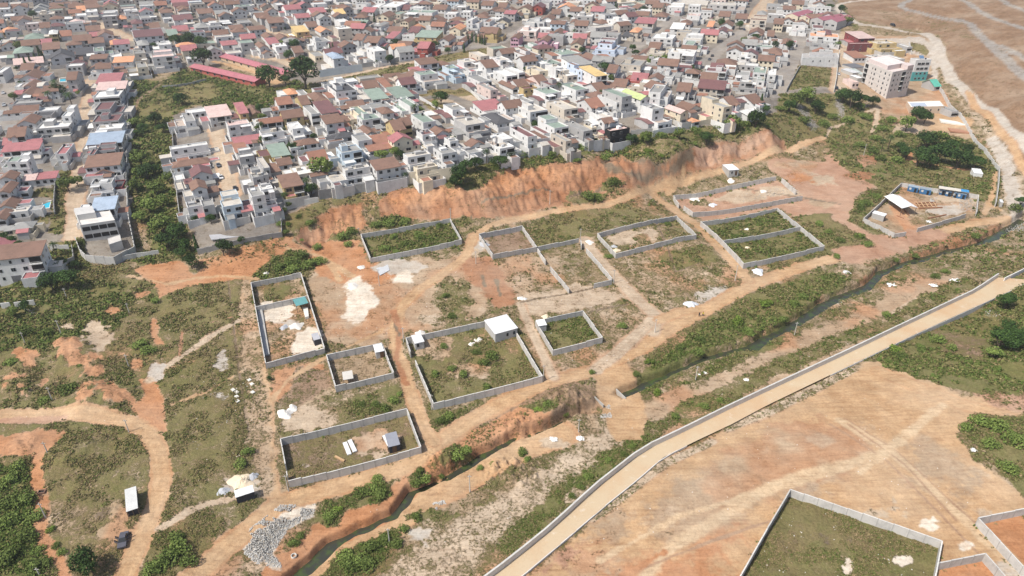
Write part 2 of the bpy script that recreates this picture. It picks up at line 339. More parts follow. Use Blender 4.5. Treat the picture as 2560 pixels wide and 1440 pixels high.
# valley sheet
VAL = '-200 690,330 665,500 640,705 590,735 560,950 470,1130 440,1480 380,1750 340,1950 300,1960 240,2100 235,2200 280,2330 330,2460 350,2510 410,2500 510,2700 540,2700 1600,-200 1600'
PL(VAL, 'V', .5, .45, 2, 2)
PL('-200 700,330 660,640 700,655 920,690 1220,480 1500,-200 1500', 'V', .74, .45, 2, 2)
PL('-100 700,250 700,340 745,240 860,-100 900', 'T', .97, .75, 3, 6)
PL('-100 1150,60 1165,90 1260,100 1340,150 1500,-100 1500', 'T', 1, .95, 2, 3)
PL('250 1280,360 1350,300 1500,150 1500,110 1330,150 1250', 'V', .6, .3); PL('360 1370,420 1340,470 1370,520 1400,460 1500,330 1500', 'T', .9, .6)
for e in '300 700 100 100,620 590 70 50,720 570 50 40,760 640 80 40,700 690 150 55,810 760 140 55,890 850 120 90,900 1000 110 50,860 1090 80 60,1010 980 90 40,160 910 140 50,230 1050 80 80,60 1000 60 40,420 950 50 45,1060 1040 70 50,1190 1110 110 45,1320 1140 50 40,960 700 60 30,200 640 60 35,520 480 40 25,1130 220 60 40,1410 60 60 30,1380 770 50 30'.split(','):
    a = [float(v) for v in e.split()]; EL(a[0] / 4, 720 + a[1] / 4, a[2] / 4, a[3] / 4, 'O', .18, .3, .8, 1.8)
EL(255, 850, 27, 32, 'P', .12, .3, 1, 3); EL(232, 815, 20, 12, 'P', .1, .3, 1, 3); EL(172, 820, 20, 8, 'P', .3, .3, 1, 2)
PL(t4(0, 1080, '0 60,350 0,700 -40,520 170,430 240,200 290,0 280'), 'O', .1, .3, 1, 3)
LN(t4(0, 1080, '440 60,380 250,380 500,420 620,390 900,450 1100,600 1300,650 1480'), 1.4, 'O', .05); EL(106, 1231, 16, 9, 'T', 0)
PL(t4(0, 720, '1400 920,1560 900,1640 1080,1670 1440,1500 1440,1300 1210,1450 1080'), 'O', .03, .3, .8, 1)
PL(t4(0, 720, '1490 290,1580 300,1600 400,1570 460,1640 560,1560 560,1500 450'), 'O', .03, .3, .8, 1)
PL('395 745,420 715,450 690,430 735', 'O', .1); EL(290, 1330, 26, 10, 'V', .1); EL(300, 1285, 30, 22, 'V', .2, .2); EL(262, 1290, 22, 14, 'K', .35, .1)
LN('-60 1040,60 1038,130 1035,230 1038,320 1053,372 1085,397 1130,405 1190,394 1250,370 1310,343 1370,312 1440,280 1510', 2.5, 'Y', 0, .3, .6, .8)
LN('-60 1052,60 1050,160 1048', 1.2, 'R', 0)
LN(t4(0, 720, '2400 320,2100 490,1850 660,1650 800,1500 920'), 1.5, 'P', .15); EL(395, 930, 22, 28, 'Q', .1, .3, 1, 2); EL(560, 900, 14, 26, 'Q', .2, .3, 1, 2); EL(550, 990, 22, 12, 'Q', .5, .3, 1, 2)
LN('570 700,585 820,600 945,625 1090,640 1150', .45, 'K', .3, .3, .3, .4); LN('580 792,520 808,456 825,450 888', .5, 'C', .1, .3, .3, .4)
LN('430 1010,520 980,600 930,640 920', .5, 'Y', .1)
PL('460 720,570 705,580 790,450 830,400 830,395 750', 'T', .85, .45, 1, 2)
LN('617 690,610 775,625 845,640 895,655 930,668 1000,668 1100,680 1200,684 1240', 1.7, 'Y', .08); PL('600 700,625 700,640 780,660 900,690 1230,650 1240,620 1100,600 900', 'T', .35, .4)
EL(600, 1215, 40, 16, 'Q', 0); LN('400 1320,470 1280,530 1255,600 1245', .8, 'P', .1)
# cliff
CLIFF = '735 600,745 565,830 512,940 482,1010 468,1130 448,1200 432,1300 405,1480 398,1510 388,1560 392,1620 400,1700 388,1730 368,1800 350,1950 335,1985 345,1950 370,1860 400,1740 430,1650 455,1550 480,1400 512,1200 550,1100 553,930 558,870 585,780 630'
PL(CLIFF, 'C', .16, .35, 1.5, 3)
for e_ in '1000 500 60 20,1100 480 70 22,1250 450 60 25,1380 430 60 22,900 540 50 20,850 560 40 18'.split(','): x_, y_, a_, b_ = map(float, e_.split()); EL(x_, y_, a_, b_, 'O', .2, .3, 3, 6)
PL('1500 395,1560 392,1620 400,1700 388,1730 368,1740 400,1700 432,1640 450,1580 448,1520 430', 'K', 0, .3, 1.5, 2); PL('1510 398,1620 408,1690 398,1660 430,1560 432', 'C', 0, .3, 1.5, 2.5)
PL('1740 365,1940 338,1950 355,1860 385,1760 410,1735 425', 'R', .1, .3, 1.5, 3)
PL('1110 440,1300 385,1500 352,1700 327,1940 285,2000 300,1970 345,1800 345,1730 362,1700 382,1620 395,1560 388,1500 378,1450 402,1300 412,1250 425,1180 468,1120 462', 'T', .95, .75, 1.5, 4)
PL('1620 355,1700 350,1710 372,1640 395,1560 380', 'T', .6, .5)
EL(1470, 490, 55, 16, 'T', .8, .6, 1, 3); EL(1535, 462, 30, 20, 'T', .85, .6, 1, 3); EL(975, 557, 60, 10, 'T', .95, .8, 1, 2); EL(860, 595, 40, 14, 'T', .9, .6, 1, 2); EL(770, 555, 35, 18, 'T', .7, .6, 1, 3); EL(1160, 552, 35, 12, 'T', .8, .6, 1, 2)
PL('700 545,800 500,950 462,1010 462,930 490,830 520,745 570,705 590', 'T', .8, .45, 1.5, 3); LN('930 540,925 500,950 478', 3.5, 'V', .6)
LN('1205 508,1300 482,1382 470', .6, 'K', .1, .3, .3, .3); LN('1425 490,1470 475,1500 468', .6, 'K', .1, .3, .3, .3)
PL('332 675,375 657,450 655,487 685,550 650,640 620,735 600,790 630,700 650,640 695,480 715,400 730', 'O', .12, .3, 1, 2)
PL('490 655,540 640,640 610,735 590,720 620,640 650,560 665', 'O', .35, .5, 1, 3)
LN('320 690,420 710,490 695,560 690,640 697,700 672,800 625', .8, 'Y', 0)
PL('640 690,680 650,730 618,800 640,830 655,760 685,700 700', 'T', .97, .8, 1, 3)
# middle ground
PL('830 650,930 655,1180 640,1240 700,1210 800,1000 830,930 870,830 860,790 760,770 690', 'T', .14, .3, 2, 4)
PL('800 600,900 600,925 650,1000 690,900 720,800 690,760 640', 'O', .12, .4, 1.5, 3)
EL(900, 760, 40, 58, 'W', .03, .3, 1, 2); EL(905, 715, 22, 12, 'W', 0); EL(1000, 668, 62, 22, 'Q', .02, .3, .8, 1); EL(1010, 692, 28, 16, 'W', 0); EL(1190, 625, 22, 26, 'P', .05); EL(1090, 798, 45, 14, 'P', .3)
PL('1100 680,1180 700,1170 800,1120 830,1080 760', 'T', .6, .5, 1.5, 4); PL('1300 620,1400 640,1400 720,1310 740,1200 700', 'T', .25, .4, 2, 4)
PL('1150 640,1230 640,1300 760,1240 770,1170 700', 'C', .1); PL('1300 740,1440 710,1500 720,1560 740,1480 770,1320 790', 'P', .15, .3)
PL('1320 560,1400 530,1550 505,1620 530,1690 555,1500 578,1450 598,1350 618', 'T', .8, .45, 1.5, 3)
PL('1540 640,1750 600,1870 680,1820 740,1700 780,1640 760,1580 690', 'T', .45, .45, 2, 4); PL('1640 640,1760 610,1800 650,1690 680', 'T', .85, .5, 1, 1.5)
PL('1500 780,1600 770,1640 810,1560 880,1500 900,1420 900,1510 850', 'T', .45, .45, 2, 3); EL(1790, 740, 60, 22, 'Q', .25)
PL('1040 1000,1100 1030,1200 1000,1160 1050,1080 1080', 'T', .8, .6, 1, 2); PL('860 1000,1000 960,1015 1015,900 1050', 'T', .85, .7, 1, 2); EL(780, 1045, 75, 30, 'P', .12, .3, 1, 3)
PL('670 930,815 905,830 960,720 1010,680 1000', 'O', .15, .3, 1, 2); PL('740 920,820 920,835 970,720 1030,700 1000', 'B', .45, .3, 1, 3)
LN('680 1000,720 950,820 890,950 830,960 820', .8, 'Y', 0)
# red earth on the right
PL(t4(1920, 360, '0 160,200 140,600 180,720 250,850 400,1250 370,900 480,800 600,720 760,560 690,280 730,110 640,0 590,0 540,350 530,280 460,140 340,0 240'), 'R', .04, .4, 1, 2)
PL(t4(1920, 360, '1310 380,870 540,750 760,930 850,1100 890,1290 900,960 740'), 'T', .9, .6, 1, 3); EL(2107, 537, 14, 12, 'O', .1); EL(1990, 415, 60, 14, 'T', .15, .4, 3, 5); EL(2050, 450, 45, 14, 'P', .08, .4, 3, 5); EL(2060, 510, 40, 10, 'T', .1, .4, 3, 5); EL(2000, 450, 30, 12, 'O', .2, .4, 3, 5); PL(t4(1920, 360, '700 100,860 250,1050 400,880 400,720 250,640 160'), 'R', .3, .5)
PL(t4(1920, 360, '250 720,690 690,900 870,1110 990,1100 1050,800 1130,560 1180,0 1330,0 1210,560 1040,440 920,300 780'), 'T', .88, .45, 1, 3)
LN(t4(1920, 360, '740 770,950 900,1100 960,1300 980'), 2.6, 'R', 0); LN(t4(1920, 360, '640 150,760 290,850 410,790 560,720 740'), 3.5, 'R', 0)
PL('1950 235,2100 240,2200 295,2280 330,2440 350,2500 420,2490 520,2440 480,2260 452,2200 470,2110 420,2060 352,1970 370,1940 300', 'T', .94, .6, 2, 4)
LN('2170 280,2195 270,2190 310,2180 330', 1.5, 'P', .05); LN('2065 345,2075 320,2120 305', 1, 'P', 0); PL('1985 250,2010 262,2050 320,2030 330,1990 270', 'G', .5); PL('2085 240,2110 270,2110 300,2090 260', 'G', .4); EL(2270, 320, 50, 18, 'P', .1); EL(2365, 305, 60, 22, 'Y', .05)
LN('2262 372,2278 380,2270 400,2330 412,2430 425', 1.2, 'O', 0); LN('2490 430,2480 490,2470 510,2500 525', 1, 'Y', 0); LN('2470 515,2460 535', 1, 'Y', 0)
EL(2170, 400, 30, 18, 'C', .3); EL(2150, 440, 40, 12, 'C', .35)
# stream, banks, far bank
PL('690 1300,800 1260,1000 1200,1100 1130,1300 1060,1500 1000,1560 1010,1400 1090,1200 1170,1040 1270,900 1350,780 1440,700 1500,560 1500,600 1400', 'T', .5, .55, 2, 4); EL(690, 1390, 60, 30, 'O', .2, .4, 2, 4); EL(850, 1340, 60, 12, 'O', .1); EL(1080, 1165, 40, 24, 'O', .1); EL(560, 1440, 60, 30, 'T', .3)
PL('1100 1120,1200 1040,1300 990,1400 950,1480 960,1510 1000,1450 1040,1380 1060,1250 1120,1120 1180', 'H', .3, .4, 1.5, 3); EL(1335, 1035, 40, 22, 'O', .2); EL(1370, 1015, 40, 16, 'T', .85, .7)
LN('1060 1190,1200 1120,1300 1085', 6, 'O', .35, .6); LN('760 1460,830 1400,960 1320,1040 1260,1180 1185,1300 1125,1400 1085', 5, 'Y', .05, .4, 1, 1.5)
LN('700 1440,820 1340,940 1290,1010 1240', 4, 'O', .05, .4, 1, 1.5)
PL('900 1200,960 1190,990 1240,900 1270,850 1260', 'T', .97, .8, 1, 2); EL(1040, 1205, 30, 22, 'T', .97, .8); EL(1140, 1140, 32, 24, 'T', .97, .8); EL(825, 1285, 26, 30, 'T', .95, .7); PL('760 1460,860 1380,980 1320,1010 1330,960 1400,860 1460', 'T', .95, .75, 1, 2); EL(1080, 1290, 60, 16, 'T', .85, .7)
PL('1560 965,1680 885,1780 790,1900 725,2050 680,2130 695,2070 760,1900 835,1830 870,1700 925,1600 965', 'T', .93, .7, 1.5, 3)
PL('1540 990,1620 945,1700 915,1860 860,1960 810,1980 815,1880 880,1760 905,1650 960,1580 1000', 'T', .98, .9, 1, 2)
PL('1700 960,1800 900,1900 870,1960 840,1950 870,1850 910,1740 960', 'T', .95, .7, 1, 2)
PL('2050 760,2250 650,2560 590,2700 600,2700 640,2420 690,2250 720,2100 790', 'T', .5, .55, 2, 4)
PL('2150 700,2300 620,2480 560,2540 560,2520 590,2320 650,2180 720', 'C', .4, .6, 1, 3)
LN('1640 1060,1800 1000,2000 900,2150 830,2300 750,2400 715', 9, 'T', .16, .3, 3, 4); LN('1640 1060,1800 1000,2000 900,2150 830,2300 750,2400 715', 2.4, 'P', .03, .3, 2, 2)
LN('1275 1350,1420 1230,1560 1115,1640 1070', 3.6, 'T', .8, .7, 1.6, 3); LN('1640 1068,1760 1012,1920 930,2120 845,2300 770,2420 705', 3.6, 'T', .72, .6, 2, 3)
PL('900 1500,1000 1400,1150 1300,1300 1200,1450 1120,1530 1080,1560 1090,1400 1220,1250 1350,1130 1450,1080 1500', 'P', .35, .3, 2, 4)
EL(1050, 1340, 30, 20, 'Q', .05); EL(1380, 1110, 40, 12, 'P', .1); EL(1440, 1240, 40, 30, 'P', .3, .3)
PL('1480 930,1560 900,1590 960,1620 1050,1600 1100,1540 1100,1500 1010', 'Y', .03, .4, 1, 1.5)
# cleared field
PL('1240 1500,1440 1340,1600 1215,1730 1120,2070 950,2170 905,2230 900,2330 950,2400 990,2560 1000,2560 1040,2420 1060,2400 1090,2440 1150,2700 1330,2700 1600,1240 1600', 'Y', .0, .3, 1.5, 2)
PL('1640 1240,1800 1120,2000 1060,2150 1060,2200 1160,2050 1230,1900 1260,1750 1340,1600 1340', 'T', .03, .3, 6, 8); PL('1480 1420,1650 1360,1850 1330,1820 1420,1800 1500,1500 1500', 'O', 0, .3, 8, 10); EL(1600, 1330, 120, 30, 'T', .1, .3, 5, 8); EL(2350, 1180, 90, 60, 'T', .0, .3, 6, 8)
EL(2200, 1280, 70, 20, 'P', .25, .3, 2, 6); EL(1500, 1400, 60, 30, 'T', .15, .3, 4, 6); PL('1330 1430,1420 1360,1440 1380,1360 1450', 'R', .15)
LN('1480 1295,1560 1240,1660 1160,1780 1105', 1.6, 'P', .35, .5, .8, 1); LN('1820 1070,1920 1030,2040 970,2130 925', 2, 'P', .4, .5, .8, 1)
LN('2100 1050,2230 1130,2370 1260,2520 1400,2600 1480', 1.5, 'Z', 0, .3, 1.2, 1); LN('2230 1130,2000 1190,1900 1230,1650 1390,1580 1500', 1.5, 'Z', 0, .3, 1.5, 1); LN('2120 1060,2260 1160,2390 1300', .3, 'X', 0, .3, .3, .2); LN('2075 1060,2215 1150,2355 1290,2500 1440', .3, 'X', 0, .3, .3, .2); LN('2110 1045,2245 1130,2385 1260,2540 1400', .25, 'X', 0, .3, .3, .2); LN('1560 1440,1760 1360,1930 1300', .4, 'X', 0, .3, .5, .5); LN('1500 1400,1700 1290,1900 1230,2200 1150', .8, 'Z', 0, .3, 1, 1); LN('2360 1010,2250 1100,2150 1180', 1.2, 'Z', 0, .3, 1.2, 1); LN('1660 1380,1560 1440', .9, 'O', 0); LN('2200 930,2400 1010,2600 1070', 3, 'Y', 0)
PL('2180 890,2230 850,2420 770,2560 700,2700 680,2700 1010,2560 1000,2430 978,2330 955,2240 925', 'T', 1, .72, 1.5, 3); PL('2330 820,2470 850,2450 900,2360 880', 'B', .6, .2)
PL('2390 1080,2420 1030,2560 1040,2700 1060,2700 1330,2560 1250,2460 1140', 'T', .97, .6, 1.5, 3); PL('2440 985,2700 1000,2700 1060,2500 1020', 'R', .3)
# compound floors
for i, sd, soil, veg, lu in ((0, [0, 1, 2, 4], 'B', .62, .22), (1, [0, 1, 2, 3], 'V', .35, .15), (2, [0, 1, 2, 3], 'T', .4, .4), (3, [0, 1, 2, 3], 'T', .78, .55), (4, [0, 1, 2], 'T', 1, .65), (5, [0, 1, 2], 'T', .93, .75), (6, [0, 1, 2], 'B', .25, .3), (8, [0, 1, 2], 'T', .6, .5), (9, [0, 4, 3], 'R', .15, .4), (10, [0, 1, 2], 'T', .95, .7), (11, [0, 1, 2, 5, 4, 3], 'V', .25, .15), (12, [1, 0, 2, 3], 'K', .97, .42)):
    p = ring(i, sd)
    if i == 9: p = pxl('1684 492,1941 446,2007 494,1733 538')
    if i == 11: p = pxl('2159 548,2254 460,2447 490,2442 535,2415 540,2295 574,2266 584,2237 588')
    if i == 12: p = pxl('1845 1460,1976 1235,2356 1362,2335 1460')
    if i == 3: p = pxl('1020 850,1290 800,1356 943,1084 1012')
    PL([(a, b + 3) for a, b in p], soil, veg, lu, .5, .3)
EL(695, 780, 50, 26, 'W', .05, .3, .8, 2); EL(770, 855, 42, 34, 'W', .0, .3, .8, 1); EL(720, 810, 30, 14, 'Q', 0); PL('642 775,655 775,668 890,658 890', 'K', 0); EL(690, 725, 45, 20, 'T', .7, .5, 1, 2)
EL(935, 1135, 28, 10, 'P', 0); EL(770, 1165, 10, 6, 'Q', 0); EL(950, 1100, 60, 25, 'T', .1)
EL(1080, 870, 55, 25, 'T', .3, .4, 1, 3); EL(1180, 930, 60, 20, 'T', .3, .4); EL(1560, 590, 40, 20, 'P', .15); EL(1630, 590, 12, 22, 'P', .2); EL(1200, 610, 24, 18, 'Q', 0)
EL(1850, 492, 60, 14, 'P', .05); EL(1940, 480, 50, 12, 'P', .0); EL(1750, 505, 30, 10, 'T', .5)
PL('1740 540,2000 497,2040 520,1945 522,1760 552', 'R', .05, .3, .8, 1)
EL(2360, 525, 55, 14, 'Q', 0); PL('2340 487,2415 493,2410 505,2345 500', 'P', 0); LN('2240 520,2270 560,2290 600', 3, 'O', .05); EL(2310, 550, 40, 16, 'V', .5, .1)
EL(2120, 1345, 110, 24, 'K', .85, .1, 1, 3); EL(2010, 1350, 60, 40, 'K', .85, .15, 1, 3); EL(2050, 1400, 60, 35, 'T', .95, .6, 1, 3)
EL(2320, 1310, 27, 18, 'W', 0, .3, .5, 1); EL(2415, 1366, 20, 15, 'W', 0, .3, .5, 1); EL(2257, 1402, 35, 18, 'W', .05, .3, .5, 1); EL(2120, 1417, 10, 13, 'W', 0, .3, .5, 1); EL(2460, 1278, 20, 7, 'P', 0); EL(2520, 1425, 30, 20, 'Q', 0)
PL('600 1370,660 1290,740 1258,790 1262,785 1290,720 1320,690 1370,700 1420,640 1400', 'W', .02, .3, .8, 1.5); EL(707, 1303, 12, 8, 'B', 0)
PL(ring(13, [0, 1]) + [(2400, 1480), (2345, 1440)], 'O', .0, .3, .4, .3); PL(ring(14, [1, 0])[::1] + [(2600, 1262), (2600, 1450)], 'O', 0, .3, .4, .3)
# main tracks
LN('440 1480,560 1375,640 1305,700 1258,800 1228,900 1200,1000 1173,1050 1145,1100 1105,1170 1055,1250 1010,1330 975,1400 950,1480 928,1540 898,1600 872,1680 818,1760 777,1830 737,1900 702,2000 668,2100 643,2200 617,2280 592,2360 577,2440 557,2520 548,2640 545', 2.9, 'Y', 0, .3, .8, 1.2)
LN('2120 640,2200 620,2280 595,2330 580', 6, 'R', 0, .3, 2, 3); LN('2060 345,1990 370,1900 395,1830 418,1760 438,1690 455,1620 475,1560 497,1500 515,1420 523,1350 536,1280 549,1220 566,1185 590', 1.9, 'Y', 0)
LN('1185 590,1165 640,1100 690,1050 720,1010 760,985 820,990 870,1012 920,1020 960,1040 1020,1060 1070,1085 1105', 2.2, 'Y', .02); LN('985 780,1000 840,990 900,1015 960', 1.2, 'C', 0)
LN('1630 485,1680 520,1740 560,1790 610,1830 650,1870 700', 2.6, 'Y', .03); LN('1460 600,1500 650,1550 705,1590 745,1640 790,1630 830', 3, 'P', .05); LN('1630 800,1590 840,1540 885,1490 925', 2.6, 'P', .1)
LN('1650 800,1700 780,1760 770', 2.2, 'Y', 0); LN('1300 760,1340 850,1385 945', 1.8, 'P', .1); LN('1710 430,1690 460,1670 485', 1.2, 'Y', .1); LN('800 640,830 670,850 700', 1, 'Y', 0); LN('720 620,800 640,880 690', 1.2, 'Y', .0)
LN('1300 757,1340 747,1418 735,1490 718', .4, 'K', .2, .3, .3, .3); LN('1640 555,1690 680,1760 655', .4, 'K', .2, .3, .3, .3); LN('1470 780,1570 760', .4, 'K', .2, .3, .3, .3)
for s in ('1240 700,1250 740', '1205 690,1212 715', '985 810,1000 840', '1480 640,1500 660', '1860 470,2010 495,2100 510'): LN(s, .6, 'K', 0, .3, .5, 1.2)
# hill roads
LN('2240 -10,2180 0,2130 3,2100 10,2095 25,2115 42,2145 60,2232 72,2300 83,2335 97,2350 120,2355 150,2370 182,2407 220,2457 272,2520 330,2600 400', 3.3, 'Q', 0, .3, 1, 1)
LN('2420 230,2480 300,2530 360,2580 450', 2, 'Y', 0, .3, 1, 1); LN('2480 350,2520 420,2535 500,2540 560', 3, 'Q', .1, .4, 1.5, 2)
LN(t4(1920, 0, '1480 -20,1350 30,1330 70,1400 100,1600 150,1900 200,2050 280,2200 430,2350 560,2600 790'), 3, 'G', .15, .3, 1.5, 2); LN(t4(1920, 0, '1900 -20,2100 100,2300 200,2600 300'), 2.6, 'G', .15, .3, 1.5, 2); LN(t4(1920, 0, '2200 440,2400 490,2600 600'), 2.4, 'G', .15, .3, 1.5, 2); LN(t4(1920, 0, '2250 -30,2400 40,2600 120'), 2.6, 'G', .15, .3, 1.5, 2)
PL(t4(1920, 0, '1000 100,1400 120,1700 190,1900 230,2100 420,1800 330,1500 240,1200 200'), 'H', .35, .2, 5, 8)

def W_(L): return toP(L)
def cover(x, y):
    """soil colour, plant cover and lushness at world points"""
    n = len(x); soil = np.tile(np.array(S['V']), (n, 1)); veg = np.full(n, .45); lush = np.full(n, .35)
    wa = fbm(x, y, 7, 4, 21) * 2 - 1; wb = fbm(x, y, 1.6, 3, 33) * 2 - 1
    wx = wa * 1.2 + wb * .55; w3 = fbm(x, y, .9, 2, 44) * 2 - 1; q1 = fbm(x, y, 17, 4, 101); q3 = fbm(x, y, 9, 4, 103)
    v1 = smooth((q1 - .52) * 6)[:, None] * .6; v2 = smooth((q3 - .56) * 6)[:, None] * .6; brk = np.clip(.55 + 1.1 * fbm(x, y, 2.2, 4, 71), 0, 1)
    for kind, pts, w, sk, vg, lu, fe, wo in LAYW:
        P = pts; pad = fe + wo + w + 4
        m = np.where((x > P[:, 0].min() - pad) & (x < P[:, 0].max() + pad) & (y > P[:, 1].min() - pad) & (y < P[:, 1].max() + pad))[0]
        if not len(m): continue
        a, b = x[m], y[m]
        if kind == 'p':
            d = seg_dist(a, b, np.vstack([P, P[:1]]))[0]; ins = inside(a, b, P); sd = np.where(ins, d, -d)
        else: sd = w - seg_dist(a, b, P)[0]
        f = smooth((sd + (wx[m] + .35 * w3[m]) * wo * .7 + fe * .5) / fe)[:, None]
        c = np.array(S[sk])
        if sk in 'VT': c = c * (1 - v1[m]) + np.array(S['O']) * v1[m]; c = c * (1 - v2[m]) + np.array(S['P']) * v2[m]
        if sk in 'WQ' and w == 0: f = f * brk[m][:, None] ** 1.5
        if kind == 'l' and sk in 'YP' and w > 1.3:      # worn wheel lines, redder verges
            dd = w - sd; rut = np.exp(-((np.abs(dd) - .85) / .32) ** 2)[:, None] * (.5 + .5 * w3[m][:, None]); edge = smooth((dd / w - .62) / .3)[:, None]
            c = c * (1 - edge * .45) + np.array(S['O']) * edge * .45; c = c * (1 + .2 * rut)
        soil[m] = soil[m] * (1 - f) + c * f; f = f[:, 0]
        veg[m] = veg[m] * (1 - f) + vg * f; lush[m] = lush[m] * (1 - f) + lu * f
    soil = soil * (1 + .2 * (fbm(x, y, 4, 4, 131)[:, None] - .5) * 2); return soil, veg + .3 * (fbm(x, y, 12, 3, 141) - .5) * (veg > .2), lush + .5 * (fbm(x, y, 16, 4, 151) - .5)
_all = toP(sum([list(p[1]) for p in LAY], [])); LAYW = []; _i = 0
for k_, p_, w_, s_, v_, l_, fe_, wo_ in LAY:
    LAYW.append((k_, _all[_i:_i + len(p_)], w_, s_, v_, l_, fe_, wo_)); _i += len(p_)
# ------------------------------------------------------------------ ground sheet
def ticks():
    t = np.concatenate([-np.geomspace(7, .76, 26), np.linspace(-.75, .75, GX), np.geomspace(.76, 7, 26)])
    rows = []
    for py in np.linspace(1475, -35, GY): rows.append(float(plane(1280, py, 8)[1]))
    y = np.concatenate([np.linspace(-60, rows[0] - 2, 22), rows, np.geomspace(rows[-1] * 1.03, 6000, 30)])
    return t, y
GX, GY = 1050, 620
tt, yy = ticks(); T_, Y_ = np.meshgrid(tt, yy); X_ = T_ * (Y_ + 76)
gx, gy = X_.ravel(), Y_.ravel()
gz = height(gx, gy)
soil, veg, lush = cover(gx, gy)
# relief detail: rills on the bare cliff, mounds, tussocks, ruts
cliffP = toP(pxl(CLIFF)); ic = inside(gx, gy, cliffP)
dcl = seg_dist(gx, gy, np.vstack([cliffP, cliffP[:1]]))[0]; cm = np.where(ic, smooth(dcl / 5), 0)
yw = .42
ru = gx * math.cos(yw) + gy * math.sin(yw); rv = -gx * math.sin(yw) + gy * math.cos(yw)
amp = .5 + 1.3 * smooth((fbm(gx, gy, 22, 3, 15) - .35) * 3)
gz = gz - cm * (1.3 * np.abs(fbm(ru + 2 * fbm(gx, gy, 5, 2, 14), rv * .12, 3.0, 3, 17) - .5) * 2.6 + amp * (3.8 * np.abs(fbm(ru + 3 * fbm(gx, gy, 9, 2, 4), rv * .35, 8, 5, 5) - .5) * 2 + 1.1 * fbm(ru, rv * .5, 2.2, 3, 6)) - 1.1 + 3.2 * (fbm(gx, gy, 11, 4, 16) - .5) + 1.2 * (fbm(gx, gy, 1.6, 3, 19) - .5))
bare = 1 - np.clip(veg * 1.6, 0, 1)
dist = np.hypot(gx, gy)
far = np.clip(1.3 - dist / 700, .15, 1)
veg = np.clip(veg, 0, 1); lush = np.clip(lush, 0, 1)
gz = gz + far * (veg * .9 * (fbm(gx, gy, 3.2, 4, 8) - .4) + .22 * (fbm(gx, gy, 2.0, 3, 9) - .5) * (1 - .5 * bare))
blob = pxl('150 870,200 890,225 930,235 975,70 905,40 965,210 1010,265 1000,60 985,170 890,185 860,300 1000,220 1120,150 1150,60 1120,300 1290')
bl = toP(blob)
for zz_, aa_, am_ in ((30, 1.3, .5), (31, .55, .22)): gz = gz + far * am_ * bare * np.where(height(gx, gy) < 12.5, 1, .2) * (fbm(gx, gy, aa_ * 2, 3, zz_) - .5) * .5
for i, (a, b) in enumerate(bl): gz = gz + 1.5 * np.exp(-((gx - a) ** 2 + (gy - b) ** 2) / 18) * (.4 + 1.2 * fbm(gx, gy, 2.2, 3, 50 + i))
mo = toP([(1415, 985), (1380, 1000), (1300, 1060), (1455, 1010), (1100, 1150), (1250, 1180), (1285, 1175), (1315, 1190)])
for i, (a, b) in enumerate(mo): gz = gz + 1.2 * np.exp(-((gx - a) ** 2 + (gy - b) ** 2) / 16) * (.1 + 2.2 * np.abs(fbm(gx, gy, 2.6, 4, 70 + i) - .5) * 3)
dhill = np.where((gx > 150) & (gz > 25), 1, 0)
gz = gz + dhill * far * 2.0 * (fbm(gx, gy, 14, 5, 90) - .5)
inn = inside(gx, gy, can_poly)
gz = np.where(inn, np.minimum(gz, height(gx, gy)), gz)
me = bpy.data.meshes.new('ground'); nr, nc = Y_.shape
co = np.stack([gx, gy, gz], 1).astype(np.float32)
idx = np.arange(nr * nc).reshape(nr, nc)
q = np.stack([idx[:-1, :-1], idx[:-1, 1:], idx[1:, 1:], idx[1:, :-1]], -1).reshape(-1, 4)
def raw_mesh(name, co, faces, k):
    me = bpy.data.meshes.new(name); me.vertices.add(len(co)); me.vertices.foreach_set('co', np.ascontiguousarray(co, dtype=np.float32).ravel())
    nf = len(faces); me.loops.add(nf * k); me.loops.foreach_set('vertex_index', np.ascontiguousarray(faces, dtype=np.int32).ravel())
    me.polygons.add(nf); me.polygons.foreach_set('loop_start', np.arange(0, nf * k, k, dtype=np.int32)); me.polygons.foreach_set('loop_total', np.full(nf, k, dtype=np.int32))
    me.update(calc_edges=True); return me
me = raw_mesh('ground', co, q, 4)
me.polygons.foreach_set('use_smooth', np.ones(len(me.polygons), bool))
at = me.attributes.new('soil', 'FLOAT_COLOR', 'POINT'); at.data.foreach_set('color', np.concatenate([soil, np.ones((len(soil), 1))], 1).astype(np.float32).ravel())
for nm, ar in (('plants', veg), ('lush', lush)):
    at = me.attributes.new(nm, 'FLOAT', 'POINT'); at.data.foreach_set('value', ar.astype(np.float32))
gr = bpy.data.objects.new('ground', me); col.objects.link(gr); tag(gr, kind='structure')
